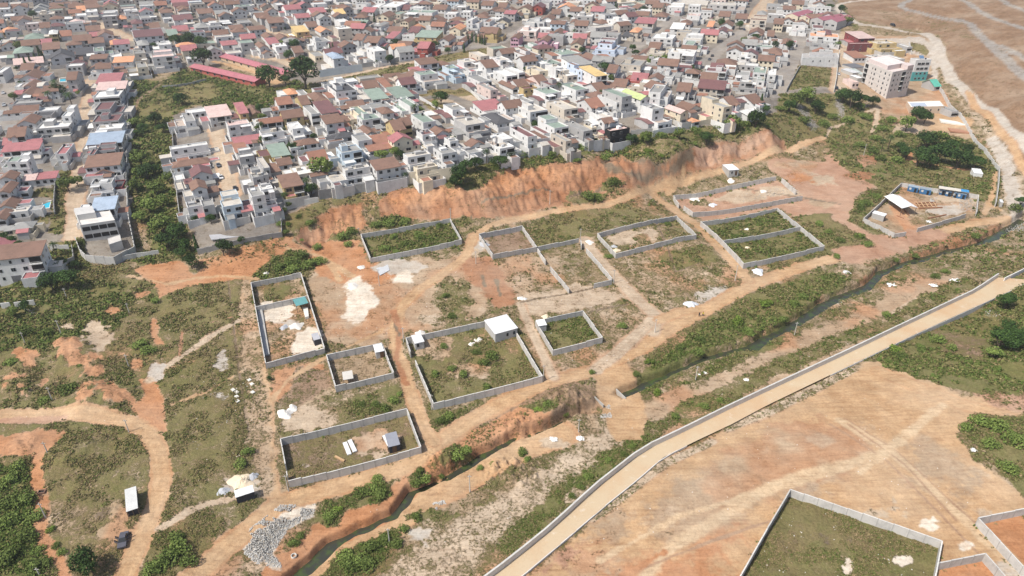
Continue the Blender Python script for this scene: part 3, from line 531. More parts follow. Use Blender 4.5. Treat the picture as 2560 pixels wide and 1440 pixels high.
def ground_mat():
    m, nt, b = new_mat('ground_soil_and_grass', .95, .05)
    g = N(nt, 'ShaderNodeNewGeometry').outputs['Position']
    A = {k: N(nt, 'ShaderNodeAttribute', attribute_name=k) for k in ('soil', 'plants', 'lush')}
    n_big = NOISE(nt, .045, 5, .6, g); n_mid = NOISE(nt, .28, 5, .65, g); n_fin = NOISE(nt, 1.5, 6, .72, g); n_vf = NOISE(nt, 5.5, 3, .7, g)
    s = A['soil'].outputs['Color']
    s = MIX(nt, MATH(nt, 'MULTIPLY_ADD', n_mid, 1.8, -.7, True), s, MIX(nt, 1.0, s, (.74, .62, .54), 'MULTIPLY'))
    s = MIX(nt, MATH(nt, 'MULTIPLY_ADD', n_fin, 3.0, -1.35, True), s, MIX(nt, 1.0, s, (.66, .62, .60), 'MULTIPLY'))
    for k_, (ang, sx, sy) in enumerate(((.55, .12, 1.6), (-.75, .1, 1.2))):
        mp = N(nt, 'ShaderNodeMapping'); mp.inputs['Rotation'].default_value = (0, 0, ang); mp.inputs['Scale'].default_value = (sx, sy, 1); nt.links.new(g, mp.inputs[0]); st_ = NOISE(nt, 1.0, 4, .65, mp.outputs[0])
        s = MIX(nt, MATH(nt, 'MULTIPLY_ADD', st_, 3.2, -1.55, True), s, MIX(nt, 1.0, s, (.76, .72, .70), 'MULTIPLY'))
    s = MIX(nt, MATH(nt, 'MULTIPLY_ADD', n_big, 3.0, -1.3, True), s, MIX(nt, .22, s, (.72, .62, .48)))
    s = MIX(nt, MATH(nt, 'MULTIPLY_ADD', n_vf, 6, -4.1, True), s, MIX(nt, .5, s, (.8, .74, .64)))
    lu = MATH(nt, 'ADD', A['lush'].outputs['Fac'], MATH(nt, 'MULTIPLY_ADD', n_mid, 1.3, -.65), clamp=True)
    gcol = MIX(nt, lu, (.26, .205, .095), (.105, .135, .032))
    gcol = MIX(nt, MATH(nt, 'MULTIPLY_ADD', NOISE(nt, .13, 4, .6, g), 4, -2.0, True), gcol, MIX(nt, .5, gcol, (.17, .105, .06)))
    gcol = MIX(nt, MATH(nt, 'MULTIPLY_ADD', n_fin, 2.6, -1.0, True), gcol, MIX(nt, 1.0, gcol, (.42, .44, .4), 'MULTIPLY'))
    gcol = MIX(nt, MATH(nt, 'MULTIPLY_ADD', n_vf, 2.6, -1.25, True), gcol, MIX(nt, .6, gcol, (.30, .26, .13)))
    gcol = MIX(nt, .14, gcol, s)
    k = MATH(nt, 'ADD', A['plants'].outputs['Fac'], MATH(nt, 'ADD', MATH(nt, 'MULTIPLY_ADD', n_fin, 1.9, -.95), MATH(nt, 'MULTIPLY_ADD', n_mid, 1.6, -.8)))
    k = MATH(nt, 'MULTIPLY_ADD', MATH(nt, 'SUBTRACT', k, .5), 3.2, .5, True)
    k = MATH(nt, 'MULTIPLY', k, MATH(nt, 'MULTIPLY', A['plants'].outputs['Fac'], 8, clamp=True))
    nt.links.new(MIX(nt, k, s, gcol), b.inputs['Base Color'])
    h = MATH(nt, 'ADD', MATH(nt, 'MULTIPLY', n_fin, MATH(nt, 'MULTIPLY_ADD', k, .9, .35)), MATH(nt, 'MULTIPLY', n_vf, .25))
    bp = N(nt, 'ShaderNodeBump', Strength=.75, Distance=.5); nt.links.new(h, bp.inputs['Height']); nt.links.new(bp.outputs[0], b.inputs['Normal'])
    return m
me.materials.append(ground_mat())

# ------------------------------------------------------------------ light and air
wd = bpy.data.worlds.new('World'); sc.world = wd; wd.use_nodes = True; nt = wd.node_tree
SUN_EL, SUN_AZ = R(54), math.atan2(-.52, -.85)      # direction towards the sun, from +x
sky = nt.nodes.new('ShaderNodeTexSky'); sky.sky_type = 'NISHITA'; sky.sun_disc = False
sky.sun_elevation = SUN_EL; sky.sun_rotation = (math.pi / 2 - SUN_AZ) % (2 * math.pi); sky.dust_density = 2.5; sky.air_density = 1.0
nt.links.new(sky.outputs[0], nt.nodes['Background'].inputs[0]); nt.nodes['Background'].inputs[1].default_value = .12
sd = bpy.data.lights.new('sun', 'SUN'); sd.energy = 4.4; sd.angle = R(.6); sd.color = (1, .95, .87)
so = bpy.data.objects.new('sun', sd); col.objects.link(so); so.rotation_euler = (0, R(90) - SUN_EL, SUN_AZ)
sc.view_settings.view_transform = 'Standard'; sc.view_settings.look = 'None'; sc.view_settings.exposure = .28; sc.view_settings.gamma = 1
sc.render.engine = 'CYCLES'; sc.cycles.use_denoising = True; sc.cycles.max_bounces = 4; sc.cycles.diffuse_bounces = 3; sc.cycles.transparent_max_bounces = 4; sc.cycles.volume_bounces = 0
HAZE = 0.00017

# ------------------------------------------------------------------ stream water and concrete channel
mw, nt, b = new_mat('stream_water', .12, .5); b.inputs['Base Color'].default_value = (.035, .045, .035, 1)
g = N(nt, 'ShaderNodeNewGeometry').outputs['Position']; nn = NOISE(nt, .5, 4, .6, g)
nt.links.new(MIX(nt, MATH(nt, 'MULTIPLY_ADD', nn, 3.5, -1.6, True), (.04, .042, .03), (.06, .095, .022)), b.inputs['Base Color'])
bp = N(nt, 'ShaderNodeBump', Strength=.15, Distance=.1); nt.links.new(NOISE(nt, 3, 3, .6, g), bp.inputs['Height']); nt.links.new(bp.outputs[0], b.inputs['Normal'])
def ribbon(name, P, z, wid, mat, kind='structure'):
    P = resample(np.array(P), 160); d = np.gradient(P[:, :2], axis=0); n = np.stack([-d[:, 1], d[:, 0]], 1); n /= np.linalg.norm(n, axis=1)[:, None]
    z = np.interp(np.linspace(0, 1, 160), np.linspace(0, 1, len(z)), z); mb = MB()
    vs = [(*(P[i, :2] - n[i] * wid), z[i]) for i in range(160)] + [(*(P[i, :2] + n[i] * wid), z[i]) for i in range(160)]
    mb.poly(vs, [(i, i + 1, 160 + i + 1, 160 + i) for i in range(159)], mat)
    o = mb.build(name); tag(o, kind=kind); return o
ribbon('stream_water', stream, [.3 - .62, 4.2 - .62], 4.2, mw)
slab, nt, b = new_mat('channel_floor', .9, .1); g = N(nt, 'ShaderNodeNewGeometry').outputs['Position']; n1, n2, n3 = NOISE(nt, .09, 5, .65, g), NOISE(nt, .5, 5, .65, g), NOISE(nt, 2.5, 4, .6, g)
a = MIX(nt, MATH(nt, 'MULTIPLY_ADD', n1, 4, -1.7, True), (.50, .395, .265), (.48, .335, .205)); a = MIX(nt, MATH(nt, 'MULTIPLY_ADD', n2, 5, -3.0, True), a, (.60, .53, .43)); a = MIX(nt, MATH(nt, 'MULTIPLY_ADD', n2, -4, 1.5, True), a, (.40, .30, .21)); a = MIX(nt, MATH(nt, 'MULTIPLY_ADD', n3, 3, -1.6, True), a, MIX(nt, 1.0, a, (.85, .82, .8), 'MULTIPLY')); nt.links.new(a, b.inputs['Base Color'])
conc = surf('concrete', (.42, .41, .385), 'render', .9, .45)
mb = MB(); n = 60
vs = [tuple(p) for p in canL] + [tuple(p) for p in canR]
mb.poly(vs, [(i, n + i, n + i + 1, i + 1) for i in range(n - 1)], slab)
tag(mb.build('concrete_road'), kind='structure')
def wall_line(mb, P, h, th, mat, step=3.0, base=1.0, zfun=None, seed=0, cop=None, post=None, quant=.25, jit=.0, hcut=None):
    """panels end to end along a polyline on the ground, tops stepped"""
    P = np.array(P, float); L = np.hypot(*(P[1:, :2] - P[:-1, :2]).T)
    for i in range(len(P) - 1):
        k = max(1, int(round(L[i] / step))); t = np.linspace(0, 1, k + 1)
        q = P[i, :2] + (P[i + 1, :2] - P[i, :2]) * t[:, None]
        z = height(q[:, 0], q[:, 1]) if zfun is None else zfun(q)
        for j in range(k):
            lo = min(z[j], z[j + 1]); hi = (z[j] + z[j + 1]) / 2 + h
            if quant: hi = round(hi / quant) * quant
            if jit: hi += jit * (rng.random() - .5)
            a, b = q[j], q[j + 1]
            mb.bar((a[0], a[1], lo - base), (b[0], b[1], lo - base), th, hi - lo + base, mat)
            if cop: e = (b - a) / np.linalg.norm(b - a) * .0; mb.bar((a[0], a[1], hi), (b[0], b[1], hi), th + .06, .07, cop)
            if post:
                e = (b - a) / np.linalg.norm(b - a) * .085; mb.bar((a[0] - e[0], a[1] - e[1], lo - base), (a[0] + e[0], a[1] + e[1], lo - base), th + .07, hi - lo + base + .075, post)
block = surf('block_wall', (.50, .48, .45), 'render', .9, .75); coping = surf('wall_coping', (.56, .545, .51), 'render', .9, .6); postm = surf('wall_post', (.37, .36, .34), 'render', .9, .3)
white_wall = surf('pale_wall', (.62, .60, .56), 'render', .9, .55)
def path_wall(name, P, h, th, mat, look, where, cat='wall', grp=None, px=0, **kw):
    mb = MB(); wall_line(mb, P, h, th, mat, **kw); o = mb.build(name); later(o, look, where, cat, grp, px); return o
zc = lambda q: np.interp(seg_dist(q[:, 0], q[:, 1], (canL[:, :2] + canR[:, :2]) / 2)[1], np.linspace(0, 1, 60), canL[:, 2])
path_wall('channel_wall', resample(canL, 36), WALLH, .35, surf('channel_wall', (.66, .635, .60), 'render', .9, .5), 'long pale concrete parapet wall with stains', 'along the upper side of the sandy concrete road', px=1900, step=4, base=1.2, zfun=zc, quant=0, cop=coping)
cr_ = resample(canR, 46); pxr = project(cr_[:, 0], cr_[:, 1], cr_[:, 2])[0]
for m_, l_, w_ in ((pxr < 1745, 'low pale kerb wall', 'on the near side of the concrete road, lower left part'), (pxr > 2050, 'dark-faced retaining wall', 'under the upper right part of the concrete road')):
    path_wall('retaining_wall', cr_[m_], .1, .2, surf('channel_wall', (.66, .635, .60)), l_, w_, px=1900, step=4, base=3.2, zfun=zc, quant=0, jit=.08)
pw = [(*plane(a, b, 8.8), 0) for a, b in pxl('2512 695,2560 672,2640 630')]
path_wall('parapet_wall', pw, 1.7, .3, surf('channel_wall', (.66, .635, .60)), 'short pale parapet wall', 'at the upper right end of the concrete road', px=2500, step=4, base=2, zfun=lambda q: np.full(len(q), 7.2), quant=0)

# compounds
for (size, where, runs, h), pxs in zip(COMP, COMP_PX):
    pts = [toP(r, h) for r in pxs]
    c = np.mean(np.concatenate(pts), 0); z0 = float(height(*c)); e = empty('compound_wall', (c[0], c[1], z0))
    tag(e, f'{size} grey block-walled compound {where}', 'boundary wall')
    for r in pts:
        mb = MB(); wall_line(mb, r, h, .2, block, cop=coping, post=postm, jit=.09, quant=.3 if h < 2.25 else .15)
        o = mb.build('wall_side', e); o.location = (-c[0], -c[1], -z0)
# ------------------------------------------------------------------ the town
RC = dict(b=('brown tiled', (.235, .145, .11), 'tile'), r=('rust-red tiled', (.33, .17, .12), 'tile'), p=('pink-red metal', (.42, .17, .17), 'metal'), m=('dull maroon', (.20, .10, .095), 'metal'),
          w=('white', (.66, .65, .62), 'render'), g=('grey', (.30, .295, .28), 'render'), d=('dark grey', (.085, .085, .09), 'render'), n=('grey-green', (.25, .31, .26), 'render'), t=('pale concrete', (.52, .48, .42), 'render'),
          o=('orange', (.66, .33, .19), 'tile'), u=('pale blue', (.38, .46, .56), 'metal'), y=('yellow', (.70, .50, .22), 'metal'), k=('pale pink', (.68, .50, .45), 'metal'), l=('lime green', (.48, .56, .25), 'metal'), e=('emerald green', (.12, .45, .34), 'metal'))
WC = dict(m=('maroon', (.22, .06, .06)), n=('grey', (.42, .41, .40)), w=('white', (.66, .655, .64)), g=('grey', (.42, .41, .40)), c=('cream', (.68, .60, .46)), y=('ochre', (.50, .39, .20)), p=('pink', (.62, .38, .46)), b=('pale blue', (.50, .58, .64)), r=('brick-red', (.36, .10, .08)), t=('beige', (.56, .50, .42)), d=('black', (.03, .03, .03)), u=('light blue', (.55, .62, .72)), k=('pale pink', (.68, .55, .50)), o=('tan', (.55, .42, .28)))
HOUSES = [((0, 0), '''190 495 330 100 H n g 2;350 600 340 60 G k g 1;320 660 200 60 G b w 1;320 745 230 75 V b w 1;290 830 190 70 V b w 1;290 905 160 75 V b w 1;740 750 120 80 G b g 3;290 1015 260 50 F g g 1;220 1085 320 70 G b w 1;490 1090 200 45 F w w 1;450 1140 180 50 F d g 1;
250 1190 260 90 V b w 2;560 1240 330 90 F w g 2;190 1310 200 90 G b w 2;150 1395 200 70 G p w 1;330 1420 150 50 S p w 1;700 1120 100 90 F w w 3;30 700 70 80 F w w 2;510 460 220 55 S b w 2;460 420 140 35 S p w 1;620 540 300 90 V d w 2;850 510 240 80 S d g 1;1030 490 250 90 F n w 2;
660 330 140 80 G r w 1;820 375 240 80 G b g 2;1050 325 200 60 V b w 2;930 280 180 55 G b w 1;1160 410 160 55 H o w 1;1400 420 200 70 H g w 2;300 360 330 70 H n g 1;430 250 180 65 G b w 2;240 185 170 45 V b w 2;530 310 100 40 H w y 2;90 290 180 45 H o y 1;60 410 130 40 F t w 1;
1090 150 200 50 F w g 3;1210 165 120 45 H o g 2;1340 210 200 55 H m w 2;1450 170 140 55 F g w 2;1310 100 180 45 F w w 2;860 110 300 50 F w w 2;800 210 250 45 H k w 1;650 180 200 40 F w w 1;1640 430 170 55 F w w 2;1620 545 300 80 F k w 3;1365 655 280 90 F g c 2;1160 550 150 40 F w w 1;1390 515 150 50 F g t 2;
1480 330 330 55 S m w 2;1360 315 110 40 F u w 2;1720 325 140 40 S n y 1;1800 280 200 55 G p w 1;1980 250 260 65 H g g 2;2200 220 300 75 F w w 2;2440 215 170 50 F g g 1;1990 430 330 50 F n t 1;2460 420 200 60 F n g 2;1820 170 260 55 G m w 2;1800 20 230 45 G p w 1;1470 35 200 45 G g g 1;2230 30 250 50 G b g 1;2430 60 250 65 F n w 2;
1050 40 260 45 F g t 1;830 80 160 40 G o w 1;470 130 200 45 F t t 2;600 30 300 70 F b g 1;200 60 200 55 G b w 1;90 150 150 45 F w w 1;980 400 120 40 G b w 1;1540 250 130 50 G b w 1;2050 110 220 60 S b g 1;150 30 160 40 F t w 1;
1100 780 270 75 S p g 2;1120 855 280 55 S k w 2;1090 935 290 80 F w w 2;1100 1055 300 100 F m g 2;1080 1180 280 80 F m g 2;1100 1275 280 80 F w w 2;1060 1380 340 90 S u g 2;
1840 1180 270 140 F g w 2;2180 1110 290 85 S k w 2;2410 1080 120 60 S p y 2;2530 1085 120 75 V b y 1;2380 1235 280 80 F k w 3'''),
((0, 360), '''1890 25 330 60 F w w 2;1900 165 330 100 H b w 1;1960 265 310 120 V m w 2;1975 395 200 100 V b w 2;1805 415 100 70 F t g 1;1780 300 90 90 F w w 1;1940 600 170 65 F g w 2;2075 590 110 60 F g g 2;2300 560 280 130 F t b 2;
930 60 110 90 F m g 2;1070 40 200 60 F m g 2;1040 160 340 100 S b w 2;1050 250 190 75 V b g 1;1020 385 230 80 F g w 2;1190 400 110 70 F d m 1;1045 590 240 100 S u w 2;860 635 120 45 F m w 2;
220 20 330 75 S p w 2;650 50 140 95 F p w 2;460 60 60 40 F p w 1;110 155 200 65 F n w 3;250 150 90 60 F w w 3;80 305 170 80 V b w 2;70 420 140 110 V b w 2;300 320 120 45 S k w 1;450 305 190 30 S p w 1;90 575 190 110 V b w 1;185 655 210 65 F t w 1;20 690 90 100 V b w 1;190 795 260 100 H g c 1;180 1060 450 150 S b w 3;240 450 90 50 F p w 1;
2560 300 150 70 F g g 2;2450 100 200 70 F w g 2;2560 480 190 90 F g w 3;2400 30 160 60 S r w 2'''),
((640, 0), '''230 40 110 30 F w g 2;350 70 230 50 G p w 2;600 100 220 55 G p w 2;800 115 200 45 G y w 2;50 150 190 55 G b w 1;180 200 220 65 G b g 2;370 170 210 45 F b w 1;1040 140 130 55 V b u 1;1300 140 180 80 V b c 2;1430 130 150 80 F n t 1;1515 190 130 55 V b c 2;1270 230 150 55 H g w 2;1090 225 230 55 G n g 1;
870 280 220 50 F w t 3;860 205 150 50 F w w 2;670 290 170 75 V o w 1;540 240 150 45 G b w 1;440 290 190 45 S y y 2;120 350 150 55 V b w 1;260 365 180 75 V b w 1;400 380 200 80 V b g 1;160 410 150 35 S p w 1;70 440 170 65 V b w 2;90 500 130 45 V b w 1;240 455 180 45 F w w 2;400 490 130 60 G b g 1;640 400 220 70 F g w 2;
800 445 220 55 G m w 1;810 540 230 70 H u w 3;610 540 160 45 F g c 1;1050 500 230 80 F t w 2;1200 490 180 60 F w w 3;1040 365 200 80 G b w 2;1190 390 200 75 G b w 2;1370 350 130 45 S p w 1;1410 290 170 45 G b w 1;1590 290 180 55 G m w 2;1730 340 260 55 S n y 2;1850 200 230 80 V b w 2;1500 440 180 55 G b g 1;1680 445 200 70 G p r 2;
1930 375 190 50 V b w 2;2090 375 100 45 V b w 1;2040 265 200 55 V o c 2;2350 300 220 70 G b y 2;2190 185 180 50 F w w 3;2360 205 170 45 F b w 2;1980 105 120 35 V b c 1;1860 70 190 55 G b w 1;2070 70 230 50 F w g 2;1650 120 330 60 F n w 2;1510 70 150 50 G m w 1;1300 40 400 50 F w w 2;1150 95 160 35 G p w 1;2260 140 130 45 V b w 1;2380 90 120 60 V b g 1;2480 50 120 45 G b w 1;2330 30 150 35 G b w 1;1060 40 180 45 F g w 2;880 30 160 40 F t w 1;620 30 140 35 G b w 1;
870 810 280 55 F w w 1;1130 770 240 45 F g t 1;1350 745 170 35 G b g 1;1160 835 250 65 G b w 1;1285 830 85 60 S r w 1;1440 775 250 90 G b t 1;1610 690 170 35 S p w 1;1720 740 290 70 F n w 2;1860 625 180 45 H b w 1;1970 680 190 70 F n b 2;2130 615 220 80 F t w 2;2300 630 200 70 G b w 2;2460 590 180 60 F t w 2;2230 540 150 45 F t t 2;2490 730 180 70 F w w 2;2230 785 200 80 F g w 2;2340 865 220 80 F g k 2;2530 835 100 60 V b w 1;
630 890 150 35 F m w 1;345 900 150 55 H o g 1;260 930 90 40 F w w 1;465 930 90 45 F g w 1;240 1005 240 70 G r w 2;610 950 180 80 H b y 1;460 990 120 70 G b y 1;860 880 320 90 F d w 2;1200 940 240 70 S n g 1;1440 920 260 75 S n g 1;1490 1030 230 110 F n w 2;950 1035 260 70 G b w 1;350 1130 240 75 G b y 2;690 1070 230 80 S m w 2;550 1100 80 80 F g w 2;990 1110 240 80 F n c 2;1285 1085 170 65 H b w 2;
140 1190 220 60 G r w 2;430 1250 260 80 F w w 2;160 1320 280 80 F g w 2;760 1185 230 65 S b w 2;830 1340 280 80 H d w 1;1110 1290 160 75 V b w 1;1390 1240 160 80 G b y 2;1480 1205 120 55 G b y 2;1670 1180 200 80 F n w 2;1220 1385 240 70 S r w 1;1480 1360 300 90 V p c 2;1700 1330 200 70 F m w 2;1830 1300 200 70 V b w 1;2000 1080 220 120 F g w 2;2150 1220 330 110 F t g 2;2330 1050 300 75 S p w 1;2430 1160 330 120 H d w 1;2430 1370 260 80 F w w 2;500 1400 230 75 H b w 1;2190 1420 180 55 V b w 1;1960 1400 150 60 F g w 2'''),
((640, 360), '''220 60 250 90 S n y 1;600 110 250 110 G r w 1;930 50 260 80 F g b 2;270 160 170 70 G b w 1;340 360 260 100 S b y 2;800 330 240 100 F t w 1;1005 240 280 80 F t w 2;1290 190 290 90 S b w 2;1620 110 300 90 F t w 2;1700 230 230 60 F t c 2;1890 60 230 80 F g w 2;2150 60 200 70 F g w 1;2480 20 180 50 F w w 2;1240 15 240 50 S r w 1;100 440 190 90 F w w 3;50 190 120 90 F t g 2;70 310 130 50 F g g 2;400 20 150 40 F n w 1'''),
((1280, 0), '''150 1310 290 120 F m w 2;400 1230 250 100 F n w 2;510 1370 170 75 F g t 2;680 1260 240 100 F g g 2;815 1270 130 60 F t c 2;920 1150 200 80 F t w 2;960 1185 160 40 G b w 2;1060 1290 230 40 F k d 2;1440 1080 230 75 F g w 3;1650 1080 150 65 V k c 2;1800 1180 130 45 H o w 1;2040 1030 170 75 F g c 3;2150 1000 170 65 G b w 2;2370 980 220 80 G b w 1;2400 1110 220 45 S w w 1;
120 980 200 75 F g w 2;200 1080 280 80 F c w 2;500 1050 240 90 F t t 2;785 1020 220 80 G r w 2;950 990 160 80 F w w 2;1050 930 180 70 F n g 3;1240 935 190 80 V l w 2;1490 890 280 90 F g w 3;1760 865 240 80 G b g 2;2010 835 310 90 G m t 2;2310 740 200 80 F g w 2;2480 700 180 60 F n w 2;2500 800 160 60 F n w 2;2080 665 250 100 G m w 1;
60 825 180 65 G b w 1;270 780 220 70 G b k 1;370 915 290 80 F n w 2;620 865 230 70 F n w 2;840 860 180 65 G b w 1;1070 820 220 65 G b w 1;1320 765 260 70 G p r 1;1560 740 220 70 F g w 1;810 710 190 70 S y w 3;550 725 270 70 F w t 2;440 670 140 60 F w w 3;220 690 240 60 F t c 2;650 605 300 70 S g w 2;400 620 200 45 F n w 1;650 680 110 80 F b u 3;1210 625 290 75 F g t 2;1020 680 130 60 G b w 2;30 700 80 60 F w w 2;
150 535 250 55 F b w 2;200 470 250 50 F n w 1;520 520 300 60 F n w 1;840 560 250 65 V b g 1;960 435 300 75 F m u 2;1340 510 150 65 V b w 1;1700 520 360 80 F w w 3;1440 450 160 55 G b g 1;1820 430 240 65 F n w 2;1520 365 300 65 F w w 2;660 410 160 65 V b c 2;350 380 190 80 V b p 2;50 350 120 90 V b p 2;450 305 190 80 V b w 1;770 350 150 65 V b k 1;170 295 230 50 F w k 2;900 270 300 55 F t g 2;1260 290 170 45 H o t 2;1180 330 180 60 H d w 1;1340 205 280 65 S p t 2;1070 200 220 55 F w w 2;1660 260 180 50 S w w 2;1820 300 160 40 F g w 1;
2090 290 200 70 V m w 1;2150 230 180 55 V b w 1;1990 240 80 45 S o w 1;1740 215 160 45 H b w 1;1820 150 190 35 F k w 2;2150 610 240 60 H b g 1;2330 550 170 65 F w w 2;2500 570 150 70 H d g 1;2440 400 220 90 V b g 1;2450 310 200 60 V b w 1;2470 185 230 60 F b t 3;2110 135 220 55 G b t 2;2300 160 160 45 G b w 1;1950 110 130 55 G b w 1;
1640 60 230 45 F w w 2;1470 50 150 45 G b c 2;1320 20 190 35 F n t 1;1090 15 300 40 F t c 1;1190 85 200 55 F m g 2;730 150 240 60 F w g 2;860 90 190 55 S p w 2;550 60 200 45 V o w 2;450 115 130 45 G b w 1;370 170 150 45 V b w 1;250 205 230 50 F g w 1;550 240 230 50 F g w 1;140 70 180 70 V b c 2;270 50 160 70 V m r 2;70 130 130 55 V b w 1;630 205 120 50 V b w 1;930 60 200 50 G g g 1;1500 140 180 50 H b w 1;1780 20 380 45 G t t 1;2150 45 400 45 F t g 2;2500 120 120 45 H g w 1;600 20 200 35 F t t 1;330 20 160 35 F g w 2'''),
((1920, 0), '''110 210 130 45 G b c 2;310 245 190 45 F g w 2;590 310 110 50 H m w 2;500 265 150 40 F m w 1;560 350 300 45 F o w 2;520 420 220 70 F g g 1;540 520 300 80 F g w 2;170 400 190 65 H b w 1;80 500 180 70 H b w 1;60 570 180 70 H d w 1;40 720 120 60 F w w 2;30 330 90 50 G b w 1;
920 350 220 60 S k m 2;1170 430 260 55 F t y 2;1120 575 180 65 F t w 1;1260 570 90 60 F w g 1;870 545 150 35 S r w 1;1360 455 60 30 F w g 1;1640 825 90 45 G e g 1;830 805 70 35 F k k 1;1800 1090 100 50 F g g 1;60 50 200 40 F g g 1;300 30 250 40 S g g 1;150 90 180 40 F g w 1;450 60 150 35 F t w 1''')]
RC['c'] = RC['t']; RC['x'] = RC['g']
def wang(a, b, z):
    p, q = plane(*a, z), plane(*b, z); return math.atan2(q[1] - p[1], q[0] - p[0])
YAW_A = wang((830, 470), (1130, 405), 22); YAW_L = wang((200, 560), (300, 549), 13); YAW_R = wang((1730, 185), (1855, 82), 31) - math.pi / 2
def yaw_at(px, py):
    if px < 340 and py > 150: return YAW_L
    if px > 1500 and py < 225 and px + py * 1.2 > 1640 and px < 2080: return YAW_R * .75
    if 880 < px <= 1500 and py < 112: return YAW_R * .45
    if px > 1940: return YAW_A * .3
    return YAW_A * .85
def roof_m(k): n, c, t = RC[k]; return surf('roof_' + n.replace(' ', '_').replace('-', '_'), c, t, .85 if t != 'metal' else .55, .8)
def wall_m(k): n, c = WC[k]; return surf('plaster_' + n.replace(' ', '_').replace('-', '_'), c, 'render', .9, .62)
def win_mesh(w, h, fr=FRAME, lit=False):
    mb = MB(); mb.box(-w / 2, w / 2, -.05, .04, -h / 2, h / 2, fr); n = 2 if w > 1 else 1; g = (w - .16 - .08 * (n - 1)) / n
    for i in range(n): x = -w / 2 + .08 + i * (g + .08); mb.box(x, x + g, -.075, -.02, -h / 2 + .08, h / 2 - .08, GLASS)
    return mb.mesh('window')
WIN = [win_mesh(1.5, 1.4), win_mesh(2.4, 1.5), win_mesh(.9, 1.3)]
def balc_mesh():
    mb = MB(); mb.box(-1.9, 1.9, -.06, .05, -1.25, 1.2, FRAME); mb.box(-1.8, 1.8, -.09, 0, -1.2, 1.1, DARK); mb.box(-2, 2, -1.2, -.09, -1.45, -1.26, FRAME)
    for x in (-1.95, -1, 0, 1, 1.9): mb.box(x, x + .05, -1.18, -1.13, -1.26, -.4, FRAME)
    mb.box(-2, 2, -1.2, -1.12, -.42, -.34, FRAME); return mb.mesh('balcony')
BALC = balc_mesh()
mb = MB(); mb.box(-.55, .55, -.06, .03, -1.1, 1.1, surf('brown_door', (.12, .07, .04))); DOOR = mb.mesh('door')
mb = MB(); mb.box(-1.5, 1.5, -.07, .03, -1.25, 1.15, surf('grey_gate', (.16, .16, .17), 'metal', .6)); GATE = mb.mesh('garage_door')
mb = MB(); mb.tube((0, 0, 0), (0, 0, 1.1), .55, .55, plain('black_tank', (.03, .03, .035), .5), 12); mb.tube((0, 0, 1.1), (0, 0, 1.3), .55, .2, plain('black_tank', (.03, .03, .035)), 12); TANK = mb.mesh('water_tank')
mb = MB(); mb.box(-.5, .5, -.3, .3, 0, .75, FRAME); mb.box(-.35, .1, -.33, -.3, .12, .62, DARK); ACU = mb.mesh('air_conditioner')
def gable(mb, x0, x1, y0, y1, z, rise, along, over, wm, rm_mb, rm, th=.18):
    """gable roof slabs into rm_mb, gable triangles into mb; along='x' = ridge along x"""
    if along == 'y':
        xm = (x0 + x1) / 2
        for y in (y0, y1): mb.face([(x0, y, z), (x1, y, z), (xm, y, z + rise)] if y == y0 else [(x1, y, z), (x0, y, z), (xm, y, z + rise)], wm)
        s = rise / ((x1 - x0) / 2)
        for a, sg in ((x0, -1), (x1, 1)):
            e = a + sg * over; ze = z - s * over
            rm_mb.poly([(e, y0 - over, ze), (xm, y0 - over, z + rise), (xm, y1 + over, z + rise), (e, y1 + over, ze)] + [(e, y0 - over, ze + th), (xm, y0 - over, z + rise + th), (xm, y1 + over, z + rise + th), (e, y1 + over, ze + th)],
                       [(0, 1, 2, 3), (7, 6, 5, 4), (0, 4, 5, 1), (2, 6, 7, 3), (3, 7, 4, 0)], rm)
    else:
        ym = (y0 + y1) / 2
        for x in (x0, x1): mb.face([(x, y0, z), (x, y1, z), (x, ym, z + rise)], wm)
        s = rise / ((y1 - y0) / 2)
        for a, sg in ((y0, -1), (y1, 1)):
            e = a + sg * over; ze = z - s * over
            rm_mb.poly([(x0 - over, e, ze), (x0 - over, ym, z + rise), (x1 + over, ym, z + rise), (x1 + over, e, ze)] + [(x0 - over, e, ze + th), (x0 - over, ym, z + rise + th), (x1 + over, ym, z + rise + th), (x1 + over, e, ze + th)],
                       [(0, 1, 2, 3), (7, 6, 5, 4), (0, 4, 5, 1), (2, 6, 7, 3), (3, 7, 4, 0)], rm)
def hip(mb, x0, x1, y0, y1, z, rise, over, rm):
    x0 -= over; x1 += over; y0 -= over; y1 += over; w, d = x1 - x0, y1 - y0; k = min(w, d) / 2; zb = z - .12
    if w >= d: r0, r1 = (x0 + k, (y0 + y1) / 2, z + rise), (x1 - k + 1e-3, (y0 + y1) / 2, z + rise)
    else: r0, r1 = ((x0 + x1) / 2, y0 + k, z + rise), ((x0 + x1) / 2, y1 - k, z + rise)
    v = [(x0, y0, z), (x1, y0, z), (x1, y1, z), (x0, y1, z), r0, r1, (x0, y0, zb), (x1, y0, zb), (x1, y1, zb), (x0, y1, zb)]
    f = [(0, 1, 5, 4), (1, 2, 5), (2, 3, 4, 5), (3, 0, 4)] if w >= d else [(0, 1, 4), (1, 2, 5, 4), (2, 3, 5), (3, 0, 4, 5)]
    mb.poly(v, f + [(6, 9, 8, 7), (0, 6, 7, 1), (1, 7, 8, 2), (2, 8, 9, 3), (3, 9, 6, 0)], rm)
def flat(mb, rb, x0, x1, y0, y1, z0, z1, wm, rm, par=.55, th=.22):
    mb.box(x0, x1, y0, y1, z0, z1 - .03, wm); rb.box(x0 + th - .02, x1 - th + .02, y0 + th - .02, y1 - th + .02, z1 - .05, z1, rm)
    for a in ((x0, x1, y0, y0 + th), (x0, x1, y1 - th, y1), (x0, x0 + th, y0 + th, y1 - th), (x1 - th, x1, y0 + th, y1 - th)): mb.box(*a, z1 - .03, z1 + par, wm)
